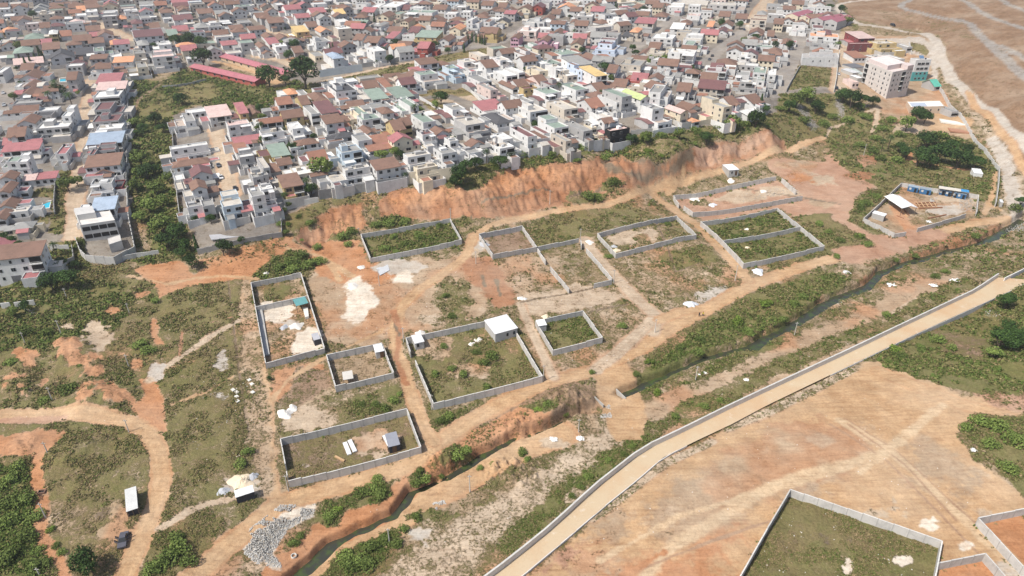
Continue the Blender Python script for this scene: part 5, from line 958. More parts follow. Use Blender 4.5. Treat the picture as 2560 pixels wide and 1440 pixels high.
TREES = '''670 185 60 tree;757 172 84 tree;712 197 32 tree;505 138 56 tree;440 98 34 tree;470 95 38 tree;500 102 30 tree;383 112 20 tree;452 245 34 tree;140 222 46 tree;32 240 28 ltree;117 232 26 palm;172 236 30 palm;135 205 26 palm;385 295 36 tree;357 318 30 tree;332 305 30 ltree;405 318 32 tree;47 112 26 ltree;80 34 22 tree;150 20 24 ltree;345 330 26 tree;
350 392 50 ltree;362 424 46 tree;338 462 40 ltree;390 467 50 ltree;370 510 48 ltree;350 540 40 ltree;404 558 60 ltree;413 598 66 tree;440 575 58 tree;462 610 40 tree;475 650 46 tree;452 630 36 tree;420 440 34 ltree;405 500 40 ltree;345 430 36 ltree;385 420 36 tree;555 615 50 tree;165 455 46 ltree;190 450 34 ytree;485 545 24 tree;525 545 28 tree;603 598 22 tree;25 600 34 tree;45 610 30 tree;8 590 30 tree;62 615 26 tree;130 610 28 palm;150 655 50 tree;162 692 66 tree;122 700 56 tree;185 660 34 tree;60 765 36 tree;30 780 34 ltree;
800 415 60 ltree;710 485 26 palm;776 470 40 tree;765 450 28 palm;1335 310 24 tree;1150 430 60 tree;1138 450 44 tree;1190 405 42 tree;1165 412 40 tree;1216 378 28 palm;1250 400 44 tree;1275 385 34 tree;955 385 40 ltree;985 378 34 ltree;1000 385 30 tree;1012 435 22 palm;730 365 30 tree;757 372 20 tree;910 60 20 tree;747 540 20 bush;777 557 28 bush;730 655 50 bush;752 636 44 bush;695 668 36 bush;800 652 40 bush;770 660 44 bush;730 672 40 bush;792 617 30 bush;940 560 34 bush;972 558 40 bush;1015 550 30 bush;857 590 36 bush;880 578 34 bush;870 610 30 bush;700 560 22 bush;718 560 20 ybush;712 525 22 bush;715 580 20 ltree;
1300 385 36 bush;1380 385 30 bush;1517 392 38 bush;1622 376 26 ybush;1652 389 18 ybush;1470 490 42 bush;1494 494 32 bush;1537 455 38 bush;1340 375 34 bush;1420 372 32 bush;1460 365 32 bush;1495 352 30 tree;1540 348 30 bush;1580 345 34 tree;1617 342 40 ltree;1655 338 34 bush;1700 330 34 ltree;1740 325 34 bush;1767 340 44 tree;1800 318 34 bush;1830 302 48 ltree;1862 310 34 bush;1892 292 50 tree;1912 270 30 tree;1905 245 20 cypress;1440 400 24 bush;1400 372 26 bush;1240 418 26 bush;1950 270 34 bush;
2132 240 56 tree;2110 235 40 tree;2155 245 40 tree;2185 250 34 tree;2295 285 48 tree;2270 305 44 ltree;2315 290 36 tree;2320 345 60 tree;2352 342 48 ltree;2210 352 24 palm;2228 342 26 palm;1995 245 46 ltree;2022 235 46 ltree;2042 265 40 tree;1975 262 36 tree;2095 108 20 ytree;2205 320 38 bush;2250 335 34 bush;2165 290 36 bush;2120 300 34 bush;2080 290 34 bush;2060 310 36 bush;2010 300 36 bush;2150 265 34 bush;2230 300 34 bush;2300 385 60 tree;2350 378 60 tree;2400 390 60 tree;2440 402 46 tree;2270 378 40 tree;2180 375 40 bush;2150 362 34 bush;2380 360 44 tree;2420 370 40 tree;2330 400 44 tree;2200 395 34 bush;2240 400 36 bush;2190 345 34 bush;2250 365 34 tree;2165 507 36 bush;2150 520 28 bush;2190 490 30 bush;2540 520 40 bush;2555 500 34 tree;2105 20 26 tree;2120 50 26 ltree;2095 45 22 tree;2075 15 22 tree;
2520 748 52 tree;2507 845 70 tree;2540 850 60 tree;2525 815 50 tree;2555 835 44 tree;2490 880 40 ltree;2457 1052 60 bush;2500 1070 60 bush;2420 1070 44 bush;2540 1100 60 bush;2480 1110 50 bush;2520 1170 50 bush;2345 850 50 bush;2300 870 44 bush;2220 905 30 bush;2250 890 44 bush;2240 870 40 ybush;2197 898 22 bush;2380 870 40 bush;2215 785 34 bush;
202 1405 86 tree;420 1395 70 bush;388 1420 60 bush;450 1370 60 bush;470 1400 56 bush;440 1345 44 bush;172 972 56 bush;125 1322 26 ybush;140 1365 26 bush;155 1380 30 bush;100 1370 30 bush;60 1250 60 bush;30 1300 60 bush;70 1340 60 bush;30 1390 70 bush;80 1420 60 bush;20 1200 60 bush;85 1290 50 bush;45 1165 50 bush;15 1260 60 bush;110 1410 44 bush;370 875 44 bush;345 860 40 bush;110 1000 30 bush;260 1090 18 ybush;198 918 24 bush;390 750 30 bush;60 830 50 bush;30 905 44 bush;600 1160 44 bush;620 1130 40 bush;155 790 40 bush;120 830 40 bush;
672 945 14 tree;902 1230 40 bush;930 1222 44 bush;955 1232 50 bush;945 1200 40 bush;1040 1205 44 bush;1062 1195 36 bush;1045 1180 34 bush;1140 1137 50 bush;1165 1125 34 bush;1100 1190 24 bush;825 1285 36 bush;818 1300 32 bush;845 1270 26 ybush;735 1360 36 bush;750 1340 26 bush;990 1360 44 bush;930 1370 50 bush;900 1400 56 bush;870 1420 50 bush;960 1350 40 bush;1010 1320 34 bush;1040 1295 36 bush;860 1390 44 bush;920 1410 50 bush;1200 1170 24 bush;1255 1155 20 bush;1235 1162 24 bush;1345 1025 26 ybush;1370 1010 30 bush;1415 1035 20 bush;
1480 930 20 bush;1590 935 30 bush;1640 980 34 ybush;1625 905 40 ybush;1700 870 40 bush;1745 880 40 bush;1840 800 50 ybush;1870 830 50 bush;1920 760 50 ybush;1985 760 44 bush;2010 740 40 bush;1960 800 40 bush;1750 850 40 bush;2340 690 34 bush;2365 680 30 bush;2240 650 26 bush;2285 640 26 bush;2440 590 26 bush;1475 833 22 bush;1555 815 36 bush;
1085 935 30 bush;1210 905 34 bush;1230 890 40 bush;1215 970 36 bush;1190 880 26 bush;1160 935 30 bush;1130 920 26 bush;1110 865 24 bush;1105 1055 36 bush;1120 1040 34 bush;985 1000 36 bush;965 1020 34 bush;940 1010 26 bush;905 1010 24 bush;1000 985 24 bush;1130 790 28 bush;1115 740 26 bush;960 620 30 bush;1010 610 30 bush;1050 590 34 bush;1100 565 30 bush;985 590 28 bush;990 630 24 bush;1840 590 20 bush;1520 640 24 bush;1670 560 24 bush;2090 640 26 bush;2100 600 30 bush;2150 590 30 bush;2050 560 30 bush;2070 580 26 bush;2170 610 30 bush;1305 1130 30 bush;1320 1150 28 bush;1470 1190 26 bush;1520 1150 26 bush;1580 1115 26 bush;1450 1215 26 bush;1430 1240 24 bush;1560 1135 24 bush;1690 1040 30 bush;1760 1015 30 bush;1800 1000 30 bush;1540 1170 24 bush;
1102 240 40 tree;1582 118 20 tree;1590 130 20 tree;1512 165 36 tree;1632 150 30 ltree;1435 76 18 palm;1802 56 26 tree;1660 145 26 ltree;1495 200 26 ltree;1530 195 24 ltree;1745 178 22 tree;1400 210 24 palm;1090 260 26 ltree;975 145 30 tree;990 105 28 tree;960 120 20 palm;1085 110 28 tree;980 305 26 tree;1035 265 26 palm;1050 275 26 ltree;895 225 14 tree;660 350 34 tree;675 325 20 tree;905 345 24 tree;735 108 30 tree;705 105 20 ltree;720 135 26 tree;650 310 26 palm;650 270 30 tree;655 290 24 ltree;755 600 14 bush;1120 125 18 tree;1455 125 22 tree;1850 60 24 tree;1890 90 22 tree;1860 100 22 ltree;1975 110 26 tree;1940 110 20 tree;1130 345 22 tree;1110 335 24 tree;1250 305 20 tree;700 380 24 bush;60 150 16 cypress;48 145 16 cypress;73 147 16 cypress;85 140 16 cypress;97 128 22 cypress;105 135 16 cypress;838 76 10 cypress;848 78 10 cypress;910 66 12 cypress;902 70 12 cypress;918 72 12 cypress;925 74 12 cypress;935 40 14 cypress;1100 82 14 cypress;1108 100 12 cypress;1160 118 10 cypress;825 120 10 cypress;832 118 10 cypress;1180 88 12 cypress;1190 90 12 cypress;1200 92 12 cypress;1205 94 12 cypress;1212 96 12 cypress;1170 92 12 cypress;488 605 20 cypress;1480 12 14 cypress;1540 10 12 cypress;855 12 14 tree;1320 25 20 tree;1610 25 24 tree'''
TL = []
for s in TREES.replace('\n', '').split(';'):
    a = s.split(); TL.append((float(a[0]), float(a[1]), float(a[2]), a[3]))
def where_tree(px, py):
    if 1280 <= px and 1180 < py: return 'along the foot of the long parapet wall'
    if px < 260 and py > 1130: return 'in the green thicket at bottom left'
    if px < 500 and py > 1300: return 'beside the track fork at bottom left'
    if px < 470 and py > 740: return 'among the orange mounds on the left slope'
    if px < 330 and py > 560: return 'below the white three-storey house on the left'
    if 320 < px < 500 and py > 290: return 'in the green gully between the two town blocks'
    if px < 330 and py > 150: return 'in the left-edge block of houses'
    if py < 130 and px < 700: return 'in the upper left quarter of the town'
    if 600 < px < 800 and py < 260: return 'by the red-roofed school'
    if px < 600 and py < 260: return 'on the grassy ground above the gully'
    if px < 900 and 500 < py < 720: return 'around the bare earth slope left of the cliff'
    if px < 1180 and 540 < py < 660: return 'by the overgrown compound under the cliff'
    if px > 1960 and 230 < py < 345: return 'in the valley below the tall apartment block'
    if px > 2100 and 330 < py < 420: return 'in the dark thicket below the hillside road'
    if px > 2100 and 420 < py < 620: return 'near the blue container yard'
    if px > 2080 and py < 130: return 'beside the bend of the pale hill road'
    if px > 2380 and py > 1000: return 'on the green patch right of the cleared field'
    if px > 2180 and py > 720: return 'on the overgrown ground right of the concrete road'
    if 1180 < px < 1970 and 245 < py < 510: return 'along the top edge of the red cliff' if py < 440 else 'at the foot of the red cliff'
    if 1080 < px < 1300 and 370 < py < 460: return 'along the top edge of the red cliff'
    if 1030 < px < 1330 and 770 < py < 1000: return 'inside the large overgrown compound'
    if px < 1130 and 980 < py < 1080: return 'below the small brown compound'
    if px < 1080 and py > 1170: return 'on the banks of the lower stream'
    if px < 1480 and py > 1000: return 'near the stream crossing'
    if px > 1300 and 880 < py: return 'between upper stream and parapet wall' if py > 985 or px > 1880 else 'on the lush bank of the upper stream'
    if px > 1550 and 640 < py: return 'on the lush bank of the upper stream'
    if px > 1400 and py > 540: return 'among the upper compounds'
    if py > 540: return 'on the bare middle slope'
    if px < 1060 and py > 290: return 'among the houses above the bare slope'
    if py > 200: return 'among the houses behind the cliff'
    if px < 1060: return 'among the houses between school and green strip'
    if py < 105 and px < 1300: return 'in the back rows above the green strip'
    return 'along the streets at upper right'
KLOOK = dict(tree='dark green tree', ltree='mid-green leafy tree', ytree='bright yellow-green tree', bush='rounded green bush', ybush='bright yellow-green bush', palm='palm tree with a feathery crown', cypress='narrow dark cypress')
KG = dict(tree='broadleaf trees', ltree='broadleaf trees', ytree='broadleaf trees', bush='bushes', ybush='bushes', palm='palm trees', cypress='cypress trees')
KC = dict(tree='tree', ltree='tree', ytree='tree', bush='bush', ybush='bush', palm='palm tree', cypress='cypress tree')
TL = [(a, b, c * (.8 if a > 1480 and 640 < b < 1010 and 'bush' in k else 1), k) for a, b, c, k in TL]
T0 = np.array([(a, b) for a, b, c, k in TL]); hx0, hy0, hz0 = hit(T0[:, 0], T0[:, 1], 0)
rr_ = np.array([c for a, b, c, k in TL]) / 2 / pxm(hx0, hy0, hz0)
dzv = rr_ * np.array([1.05 if k in ('tree', 'ltree', 'ytree') else .32 if 'bush' in k else 2.4 if k == 'palm' else 2.5 for *_, k in TL])
hx0, hy0, hz0 = hit(T0[:, 0], T0[:, 1], dzv)
for (px, py, w, k), x, y, z, r in zip(TL, hx0, hy0, hz0, rr_):
    if k == 'cypress': r = max(.9, r * .5); e = plant(k, x, y, z, r, h=min(14, max(7, r * 7)))
    else: e = plant(k, x, y, z, r)
    later(e, KLOOK[k], where_tree(px, py), KC[k], KG[k], px)
# small trees in gardens and along streets of the town
nt_ = 0
for i in rng.permutation(len(HW)):
    h = HW[i]
    if h[11] < 15 or nt_ >= 90 or h[12] < 24: continue
    a = h[9]; sx = rng.choice([-1, 1]); lx, ly = sx * (h[3] / 2 - .3), -(h[4] / 2 + 2.3); x = h[0] + lx * math.cos(a) - ly * math.sin(a); y = h[1] + lx * math.sin(a) + ly * math.cos(a)
    if min(math.hypot(x - g[0], y - g[1]) - max(g[3], g[4]) / 2 for g in HW if g is not h) < .6: continue
    z = float(height(x, y)); px, py = project(x, y, z + 2); k = str(rng.choice(['stree', 'bush', 'palm', 'ltree'], p=[.5, .2, .1, .2])); r = {'stree': 1.8, 'bush': 1.4, 'palm': 1.9, 'ltree': 1.9}[k] * (.8 + .5 * rng.random())
    e = plant(k, x, y, z, r); kk = 'tree' if k == 'stree' else k; later(e, 'small ' + KLOOK[kk].replace(' with a feathery crown', '').replace(' leafy', ''), where_tree(px, py).replace('among the houses', 'in a yard'), KC[kk], KG[kk], px); nt_ += 1
# low growth over the rough ground: one uncountable mass
fgx, fgy = gx, gy; rowi = np.repeat(np.arange(nr), nc); coli = np.tile(np.arange(nc), nr)
fine = (rowi >= 22) & (rowi < 22 + GY) & (coli > 26) & (coli < 26 + GX) & ~inn
ii = np.where(fine & (veg > .22))[0]; pr = veg[ii] ** 1.5 * smooth((fbm(gx[ii], gy[ii], 4.5, 4, 61) + (lush[ii] - .5) * .3 - .42) / .15)
town_d = np.where(height(gx[ii], gy[ii]) > -99, 1, 1)
pr = pr * np.where((gy[ii] > 600), .15, 1) * (seg_dist(gx[ii], gy[ii], stream)[0] > 2.9); NT = 105000
pick = rng.choice(ii, NT, p=pr / pr.sum()); px_ = gx[pick] + rng.normal(0, .3, NT); py_ = gy[pick] + rng.normal(0, .3, NT); pz_ = gz[pick]; dd_ = np.hypot(px_, py_)
# weeds along the compound walls
wp = []
for pxs_ in COMP_PX:
    for r_ in pxs_:
        q = toP(r_, 2.2)
        for a, b in zip(q[:-1], q[1:]):
            L_ = np.linalg.norm(b - a); n_ = int(L_ * .9); t_ = rng.random(n_) ** 1.0; d_ = (b - a) / L_; wp.append(a + (b - a) * t_[:, None] + np.array([-d_[1], d_[0]]) * (rng.choice([-1, 1], n_) * (.35 + .5 * rng.random(n_)))[:, None])
wp = np.concatenate(wp); wp = wp[fbm(wp[:, 0], wp[:, 1], 7, 3, 201) > .45]; wl_ = np.clip(.35 + .6 * rng.random(len(wp)), 0, 1)
px_ = np.concatenate([px_, wp[:, 0]]); py_ = np.concatenate([py_, wp[:, 1]]); pz_ = np.concatenate([pz_, height(wp[:, 0], wp[:, 1])]); dd_ = np.hypot(px_, py_); plush = np.concatenate([lush[pick], wl_]); pveg = np.concatenate([veg[pick], wl_]); NT = len(px_)
sz = np.clip(dd_ * .0022, .2, .8) * (.55 + .9 * rng.random(NT)) * (.7 + .8 * plush); sz *= np.where((plush > .72) & (pveg > .9), 1.15, 1)
K = 9; C = np.repeat(np.stack([px_, py_, pz_], 1), K, 0); s_ = np.repeat(sz, K); d = rng.normal(0, 1, (NT * K, 3)); d[:, 2] = np.abs(d[:, 2]); d /= np.linalg.norm(d, axis=1)[:, None]
C = C + d * (s_ * (.5 + .5 * rng.random(NT * K)))[:, None] * np.array([1, 1, .75]); co, f = leaves(C, d + np.array([0, 0, .4]), s_ * .42, .6)
ug = raw_mesh('undergrowth', co, f, 4); at = ug.attributes.new('lush', 'FLOAT', 'FACE'); tone = np.clip(np.repeat(plush + rng.normal(0, .28, NT), K) + rng.normal(0, .06, NT * K), 0, 1.15); at.data.foreach_set('value', tone.astype(np.float32))
m, nt, b = new_mat('undergrowth_leaves', .85, .08); a_ = N(nt, 'ShaderNodeAttribute', attribute_name='lush'); g = N(nt, 'ShaderNodeNewGeometry')
cr = N(nt, 'ShaderNodeValToRGB'); E = cr.color_ramp.elements; E[0].position = .05; E[0].color = (.27, .20, .11, 1); E[1].position = 1; E[1].color = (.09, .13, .03, 1); e_ = E.new(.45); e_.color = (.18, .16, .066, 1)
nt.links.new(a_.outputs['Fac'], cr.inputs[0]); v = MATH(nt, 'MULTIPLY_ADD', g.outputs['Random Per Island'], .7, .6); cm = N(nt, 'ShaderNodeCombineColor'); [nt.links.new(v, cm.inputs[i]) for i in range(3)]
nt.links.new(MIX(nt, 1.0, cr.outputs[0], cm.outputs[0], 'MULTIPLY'), b.inputs['Base Color']); ug.materials.append(m)
o = bpy.data.objects.new('undergrowth', ug); col.objects.link(o); tag(o, kind='stuff')
# ------------------------------------------------------------------ buildings and things of the valley
def quad_frame(cs, h):
    """four photo px roof corners at height h -> centre, ground z, width, depth, yaw (first edge = back, last = front)"""
    q = np.array(cs, float); z = H1(q[:, 0].mean(), q[:, 1].mean(), h)[2]; x, y = plane(q[:, 0], q[:, 1], z + h); P = np.stack([x, y], 1)
    e = (P[1] - P[0] + P[2] - P[3]) / 2; g = (P[3] - P[0] + P[2] - P[1]) / 2; ya = math.atan2(e[1], e[0]); w = np.linalg.norm(e); n = np.array([-math.sin(ya), math.cos(ya)])
    return P.mean(0), z, w, abs(g @ n), ya
def hut(name, cs, h, rc, wc, label, cat, fall=.3, over=.25, ops=(), open_=False, rname='roof', gab=False):
    c, z, w, d, ya = quad_frame(cs if isinstance(cs, list) else pxl(cs), h); e = empty(name, (c[0], c[1], z), ya); tag(e, label, cat)
    wm = rc if False else (wall_m(wc) if isinstance(wc, str) else wc); rm = roof_m(rc) if isinstance(rc, str) else rc; x0, x1, y0, y1 = -w / 2 + over, w / 2 - over, -d / 2 + over, d / 2 - over
    rb = MB(); wb = MB(); hb = h + fall / 2; hf = h - fall / 2
    if gab: gable(wb, x0, x1, y0, y1, h - .8, .9, 'y', over, wm, rb, rm, .1) if not open_ else gable(MB(), x0, x1, y0, y1, h - .8, .9, 'y', over, wm, rb, rm, .1); hf = hb = h - .8
    else: rb.poly([(-w / 2, -d / 2, hf), (w / 2, -d / 2, hf), (w / 2, d / 2, hb), (-w / 2, d / 2, hb), (-w / 2, -d / 2, hf + .08), (w / 2, -d / 2, hf + .08), (w / 2, d / 2, hb + .08), (-w / 2, d / 2, hb + .08)], [(0, 3, 2, 1), (4, 5, 6, 7), (0, 1, 5, 4), (1, 2, 6, 5), (2, 3, 7, 6), (3, 0, 4, 7)], rm)
    rb.build(rname, e)
    if open_:
        for i in range(3):
            for y, hh_ in ((y0, hf), (y1, hb)):
                x = x0 + (x1 - x0) * i / 2; m_ = MB(); m_.box(x - .08, x + .08, y - .08, y + .08, -1, hh_ + .02, plain('old_timber', (.16, .12, .09))); m_.build('post', e)
    if not open_ or open_ == 2:
        s = .55 if open_ == 2 else 1; a, b_ = x0 + (.1 if open_ else 0), x1 - (.1 if open_ else 0); t = .15
        wb.box(a, b_, y0 + (.1 if open_ else 0), y0 + t + .1, -1, hf - .01 if not open_ else hf * .97, wm); wb.box(a, b_, y1 - t - .1, y1 - (.1 if open_ else 0), -1, (hf if not open_ else hf * .97), wm)
        for sx in (a, b_ - t): wb.poly([(sx, y0 + .25, -1), (sx + t, y0 + .25, -1), (sx + t, y1 - .25, -1), (sx, y1 - .25, -1), (sx, y0 + .25, hf), (sx + t, y0 + .25, hf), (sx + t, y1 - .25, hf), (sx, y1 - .25, hf)], [(0, 3, 2, 1), (4, 5, 6, 7), (0, 1, 5, 4), (1, 2, 6, 5), (2, 3, 7, 6), (3, 0, 4, 7)], wm)
        wb.build('wall', e)
    for o_ in ops:
        me_ = {'w': WIN[2], 'W': WIN[0], 'd': DOOR, 'g': GATE}[o_[0]]; f_ = o_[1]
        if f_ == 'f': put(me_.name.split('.')[0], me_, e, (x0 + (x1 - x0) * o_[2], y0, o_[3]))
        else: put(me_.name.split('.')[0], me_, e, (x1, y0 + (y1 - y0) * o_[2], o_[3]), math.pi / 2)
    return e, w, d
white_sheet = surf('white_sheet_metal', (.80, .80, .80), 'metal', .5, .12); teal_sheet = surf('teal_sheet_metal', (.13, .33, .33), 'metal', .5, .2); tarp_b = surf('dark_tarpaulin', (.05, .05, .06), 'render', .5, .3); tarp_g = surf('grey_tarpaulin', (.28, .29, .33), 'render', .6, .5)
bw = surf('bare_blockwork', (.43, .42, .40), 'render', .9, .3)
hut('shed', '1212 802,1271 786,1291 820,1235 835', 3.3, white_sheet, bw, 'large grey block shed with white metal roof, corner of the biggest overgrown compound', 'shed', .5, .2, [('w', 'f', .55, 1.6), ('w', 'f', .85, 1.6)])
hut('hut', '1027 840,1052 835,1061 853,1037 859', 2.6, white_sheet, bw, 'small white-roofed block hut by the left gap of the overgrown compound', 'hut', .3, .15, [('w', 'f', .3, 1.5)])
hut('hut', '932 864,954 860,960 876,939 881', 2.5, white_sheet, bw, 'small white-roofed hut in the upper right corner of the small brown compound', 'hut', .3, .15, [('d', 'f', .75, 1.1)])
hut('hut', '1339 801,1360 799,1368 811,1347 815', 2.8, white_sheet, bw, 'small white-roofed hut at the corner of the square green compound', 'hut', .3, .15)
hut('hut', '1806 412,1832 411,1847 423,1823 426', 3.0, white_sheet, bw, 'lone white block hut beside the footpath under the cliff', 'hut', .3, .15, [('d', 'f', .75, 1.1), ('w', 'f', .3, 1.6)])
e, w, d = hut('shack', '312 1225,340 1217,345 1269,315 1280', 2.7, surf('old_white_sheet', (.66, .66, .64), 'metal', .6, .4), tarp_b, 'dark-sided shack on posts under a pale sheet roof by the bending track', 'shack', .25, .1, open_=2)
hut('shack', '584 1227,630 1215,637 1227,590 1245', 2.3, white_sheet, tarp_b, 'low black-walled shack with white roof beside the cream sand heap', 'shack', .2, .1)
hut('shelter', '732 750,764 742,769 757,740 765', 2.6, teal_sheet, bw, 'teal-roofed shelter against the cross wall of the tall compound', 'shelter', .3, .1, open_=1)
hut('shack', '779 836,795 832,801 846,783 851', 2.2, surf('silver_tarpaulin', (.42, .42, .44), 'render', .35, .5), tarp_b, 'black tarpaulin shack with silvery top in the tall compound', 'shack', .3, .1)
hut('shack', '961 1087,991 1080,1000 1110,972 1117', 2.4, tarp_g, tarp_b, 'grey tarpaulin shack at the right end of the long lowest compound', 'shack', .4, .1, [('d', 'f', .5, 1.0)])
hut('white_lean_to', '957 1090,966 1088,975 1112,967 1116', 1.9, white_sheet, tarp_b, 'white sheet lean-to on the left flank of the grey tarpaulin shack', 'lean-to', .3, .05, open_=1)
hut('barn', '2220 486,2259 485,2287 515,2248 517', 4.2, white_sheet, bw, 'open barn with white gabled metal roof in the container yard', 'barn', 0, .4, open_=1, gab=True)
hut('store', '2185 527,2216 535,2213 541,2182 532', 2.6, white_sheet, bw, 'small whitish store with white lean-to roof in the left corner of the container yard', 'store', .3, .1, [('d', 's', .5, 1.1)])
hut('hut', '2431 421,2454 424,2456 434,2432 432', 2.4, white_sheet, surf('white_tarpaulin', (.7, .7, .68)), 'white tarpaulin hut at the end of the footpath above the container yard', 'hut', .3, .1)
hut('hut', '2500 499,2508 500,2507 506,2499 505', 2.2, white_sheet, bw, 'tiny white-roofed hut at the lower end of the long white wall', 'hut', .2, .1)
# slatted frame, slab table
e, w, d = hut('drying_rack', '855 930,880 927,884 945,858 951', 1.9, surf('weathered_slats', (.55, .52, .47)), bw, 'weathered slatted timber frame inside the small brown compound', 'frame', .1, .1, open_=1, rname='slatted_top')
def ground_block(name, cs, h, mat, label, cat, lift=0, grp=None, part=None):
    q = np.array(pxl(cs) if isinstance(cs, str) else cs); P = toP(q, h); z = float(height(*P.mean(0))) + lift; mb = MB(); n = len(P); v = [(*(p - P.mean(0)), -.3 if not lift else 0) for p in P] + [(*(p - P.mean(0)), h) for p in P]
    mb.poly(v, [tuple(range(n, 2 * n))[::-1], tuple(range(n))] + [(i, n + i, n + (i + 1) % n, (i + 1) % n) for i in range(n)], mat); o = mb.build(name, loc=(*P.mean(0), z)); tag(o, label, cat, grp); return o
ground_block('concrete_table', '757 769,769 767,772 791,763 793', .8, surf('pale_slab', (.66, .64, .58)), 'long pale concrete slab standing in front of the teal shelter', 'slab')
slabm = surf('pale_slab', (.66, .64, .58))
for x, y, w in ((622, 949, 'beside the vertical track, uppermost of the right three'), (629, 960, 'beside the vertical track, middle of the right three'), (631, 980, 'beside the vertical track, lowest of the right three'), (582, 974, 'top of the left four in the grass'), (591, 980, 'second from top of the left four in the grass'), (591, 991, 'third from top of the left four in the grass'), (593, 1002, 'lowest of the left four in the grass')):
    ground_block('concrete_slab', [(x - 6, y - 1), (x + 1, y - 5), (x + 7, y), (x, y + 4)], .25, slabm, f'pale square concrete slab {w}', 'slab', grp='concrete slabs left of the tall compound')
# containers
blue = surf('container_blue', (.05, .16, .33), 'metal', .5, .3); bluel = surf('container_roof', (.30, .37, .43), 'metal', .5, .3)
def container(a, b, label, L=6.06):
    z = H1((a[0] + b[0]) / 2, (a[1] + b[1]) / 2, 2.6)[2]; p, q = np.array(plane(*a, z + 2.6)), np.array(plane(*b, z + 2.6)); ya = math.atan2(q[1] - p[1], q[0] - p[0]); L = float(np.linalg.norm(q - p)); n = np.array([-math.sin(ya), math.cos(ya)]); c = (p + q) / 2 + n * 1.22
    e = empty('container', (*c, z), ya); tag(e, label, 'container', 'blue containers along the back wall of the yard'); mb = MB(); mb.box(-L / 2, L / 2, -1.22, 1.22, .1, 2.5, blue); k = int(L / .3)
    for i in range(k): x = -L / 2 + .1 + i * (L - .2) / k; mb.box(x, x + .12, -1.26, -1.215, .2, 2.4, blue); mb.box(x, x + .12, 1.215, 1.26, .2, 2.4, blue)
    mb.build('body', e); mb = MB(); mb.box(-L / 2 - .02, L / 2 + .02, -1.28, 1.28, 2.5, 2.62, bluel); mb.build('roof', e)
    for s in (-1, 1):
        mb = MB(); mb.box(s * L * .25 - .45, s * L * .25 + .45, -1.31, -1.24, .2 if s > 0 else 1.1, 2.1, DARK if s > 0 else FRAME); mb.build('door' if s > 0 else 'window', e)
container((2271, 465.2), (2297, 469.9), 'blue container farthest left along the back wall, left of a narrow gap'); container((2300.5, 471), (2329, 476), 'blue container just right of the narrow gap, second from left')
container((2350.4, 473.5), (2364, 476), 'short blue container under the cream end of the long canopy'); container((2366, 477), (2379, 479.5), 'short blue container beside the dark opening under the long canopy'); container((2386, 480.5), (2392.5, 482), 'narrow blue cabin right of the dark opening under the canopy'); container((2394, 482.5), (2417, 486.5), 'blue container under the bright blue canopy end, farthest right')
e, w, d = hut('canopy', '2347 465,2422 476,2422 482,2348 471', 3.5, surf('cream_sheet', (.62, .58, .50), 'metal', .6, .3), bw, 'long flat canopy, cream with a bright blue right end, over the right containers', 'canopy', .15, .1, open_=1)
mb = MB(); mb.box(w * .24, w / 2 + .01, -d / 2 - .01, d / 2 + .01, 3.62, 3.68, surf('bright_blue_sheet', (.06, .30, .60), 'metal', .5, .1)); mb.build('blue_roof_sheet', e)
wood = surf('red_brown_timber', (.30, .15, .085), 'render', .85, .4); pwood = surf('fresh_timber', (.52, .34, .19), 'render', .85, .3)
def beam(name, a, b, w, h, mat, label, cat='timber', lift=0, grp=None):
    p, q = toP([a, b]); z0, z1 = float(height(*p)), float(height(*q)); mb = MB(); mb.bar((p[0], p[1], z0 + .05 + lift), (q[0], q[1], z1 + .05 + lift), w, h, mat); o = mb.build(name); tag(o, label, cat, grp); return o
e = empty('timber_rack', (*toP([(2318, 517)])[0], 0)); c0 = e.location.copy(); tag(e, 'rust-brown rack of crossed timbers right of the white-roofed barn', 'rack')
for i, (a, b, w, h, l, mt) in enumerate([((2289, 510), (2338, 507), .35, .5, 0, wood), ((2293, 516), (2342, 514), .35, .5, 0, wood), ((2297, 522), (2355, 520), .6, .5, 0, wood)] + [((2291 + k * 10.5, 509), (2299 + k * 10.5, 521), .35, .2, .5, pwood) for k in range(5)]):
    p, q = toP([a, b]); mb = MB(); mb.bar((p[0] - c0.x, p[1] - c0.y, float(height(*p)) + .05 + l), (q[0] - c0.x, q[1] - c0.y, float(height(*q)) + .05 + l), w, h, mt); mb.build('beam', e)
beam('beam', (2252, 523), (2269, 543), .35, .3, pwood, 'pale long beam lying below the barn, left of two'); beam('beam', (2259, 523), (2273, 540), .35, .3, wood, 'brown long beam lying below the barn, right of two')
beam('beam', (2320, 547), (2365, 538), .5, .4, wood, 'dark brown timber lying behind the low front wall of the yard'); beam('log', (2242, 540), (2259, 547), .4, .3, wood, 'short dark log left of the two barn beams')
for a, b, l, mt in (((862, 1108), (874, 1138), 'long white board stack, left of two in the lowest compound', white_sheet), ((874, 1102), (888, 1131), 'long white board stack, right of two in the lowest compound', white_sheet), ((838, 1142), (861, 1154), 'short pale board lying below the two white stacks', pwood)): beam('board_stack', a, b, 1.1 if mt is white_sheet else .5, .35, mt, l, 'boards')
beam('stacked_blocks', (650, 778), (668, 890), 1.6, .5, bw, 'long grey strip of stacked blocks along the left wall of the tall compound', 'blocks')
sh = ground_block('roofing_sheets', '937 662,968 655,974 676,950 690', .07, surf('grey_roofing_sheet', (.52, .53, .54), 'metal', .5, .3), 'flat grey corrugated sheets lying left of the white chalky patch', 'sheets')
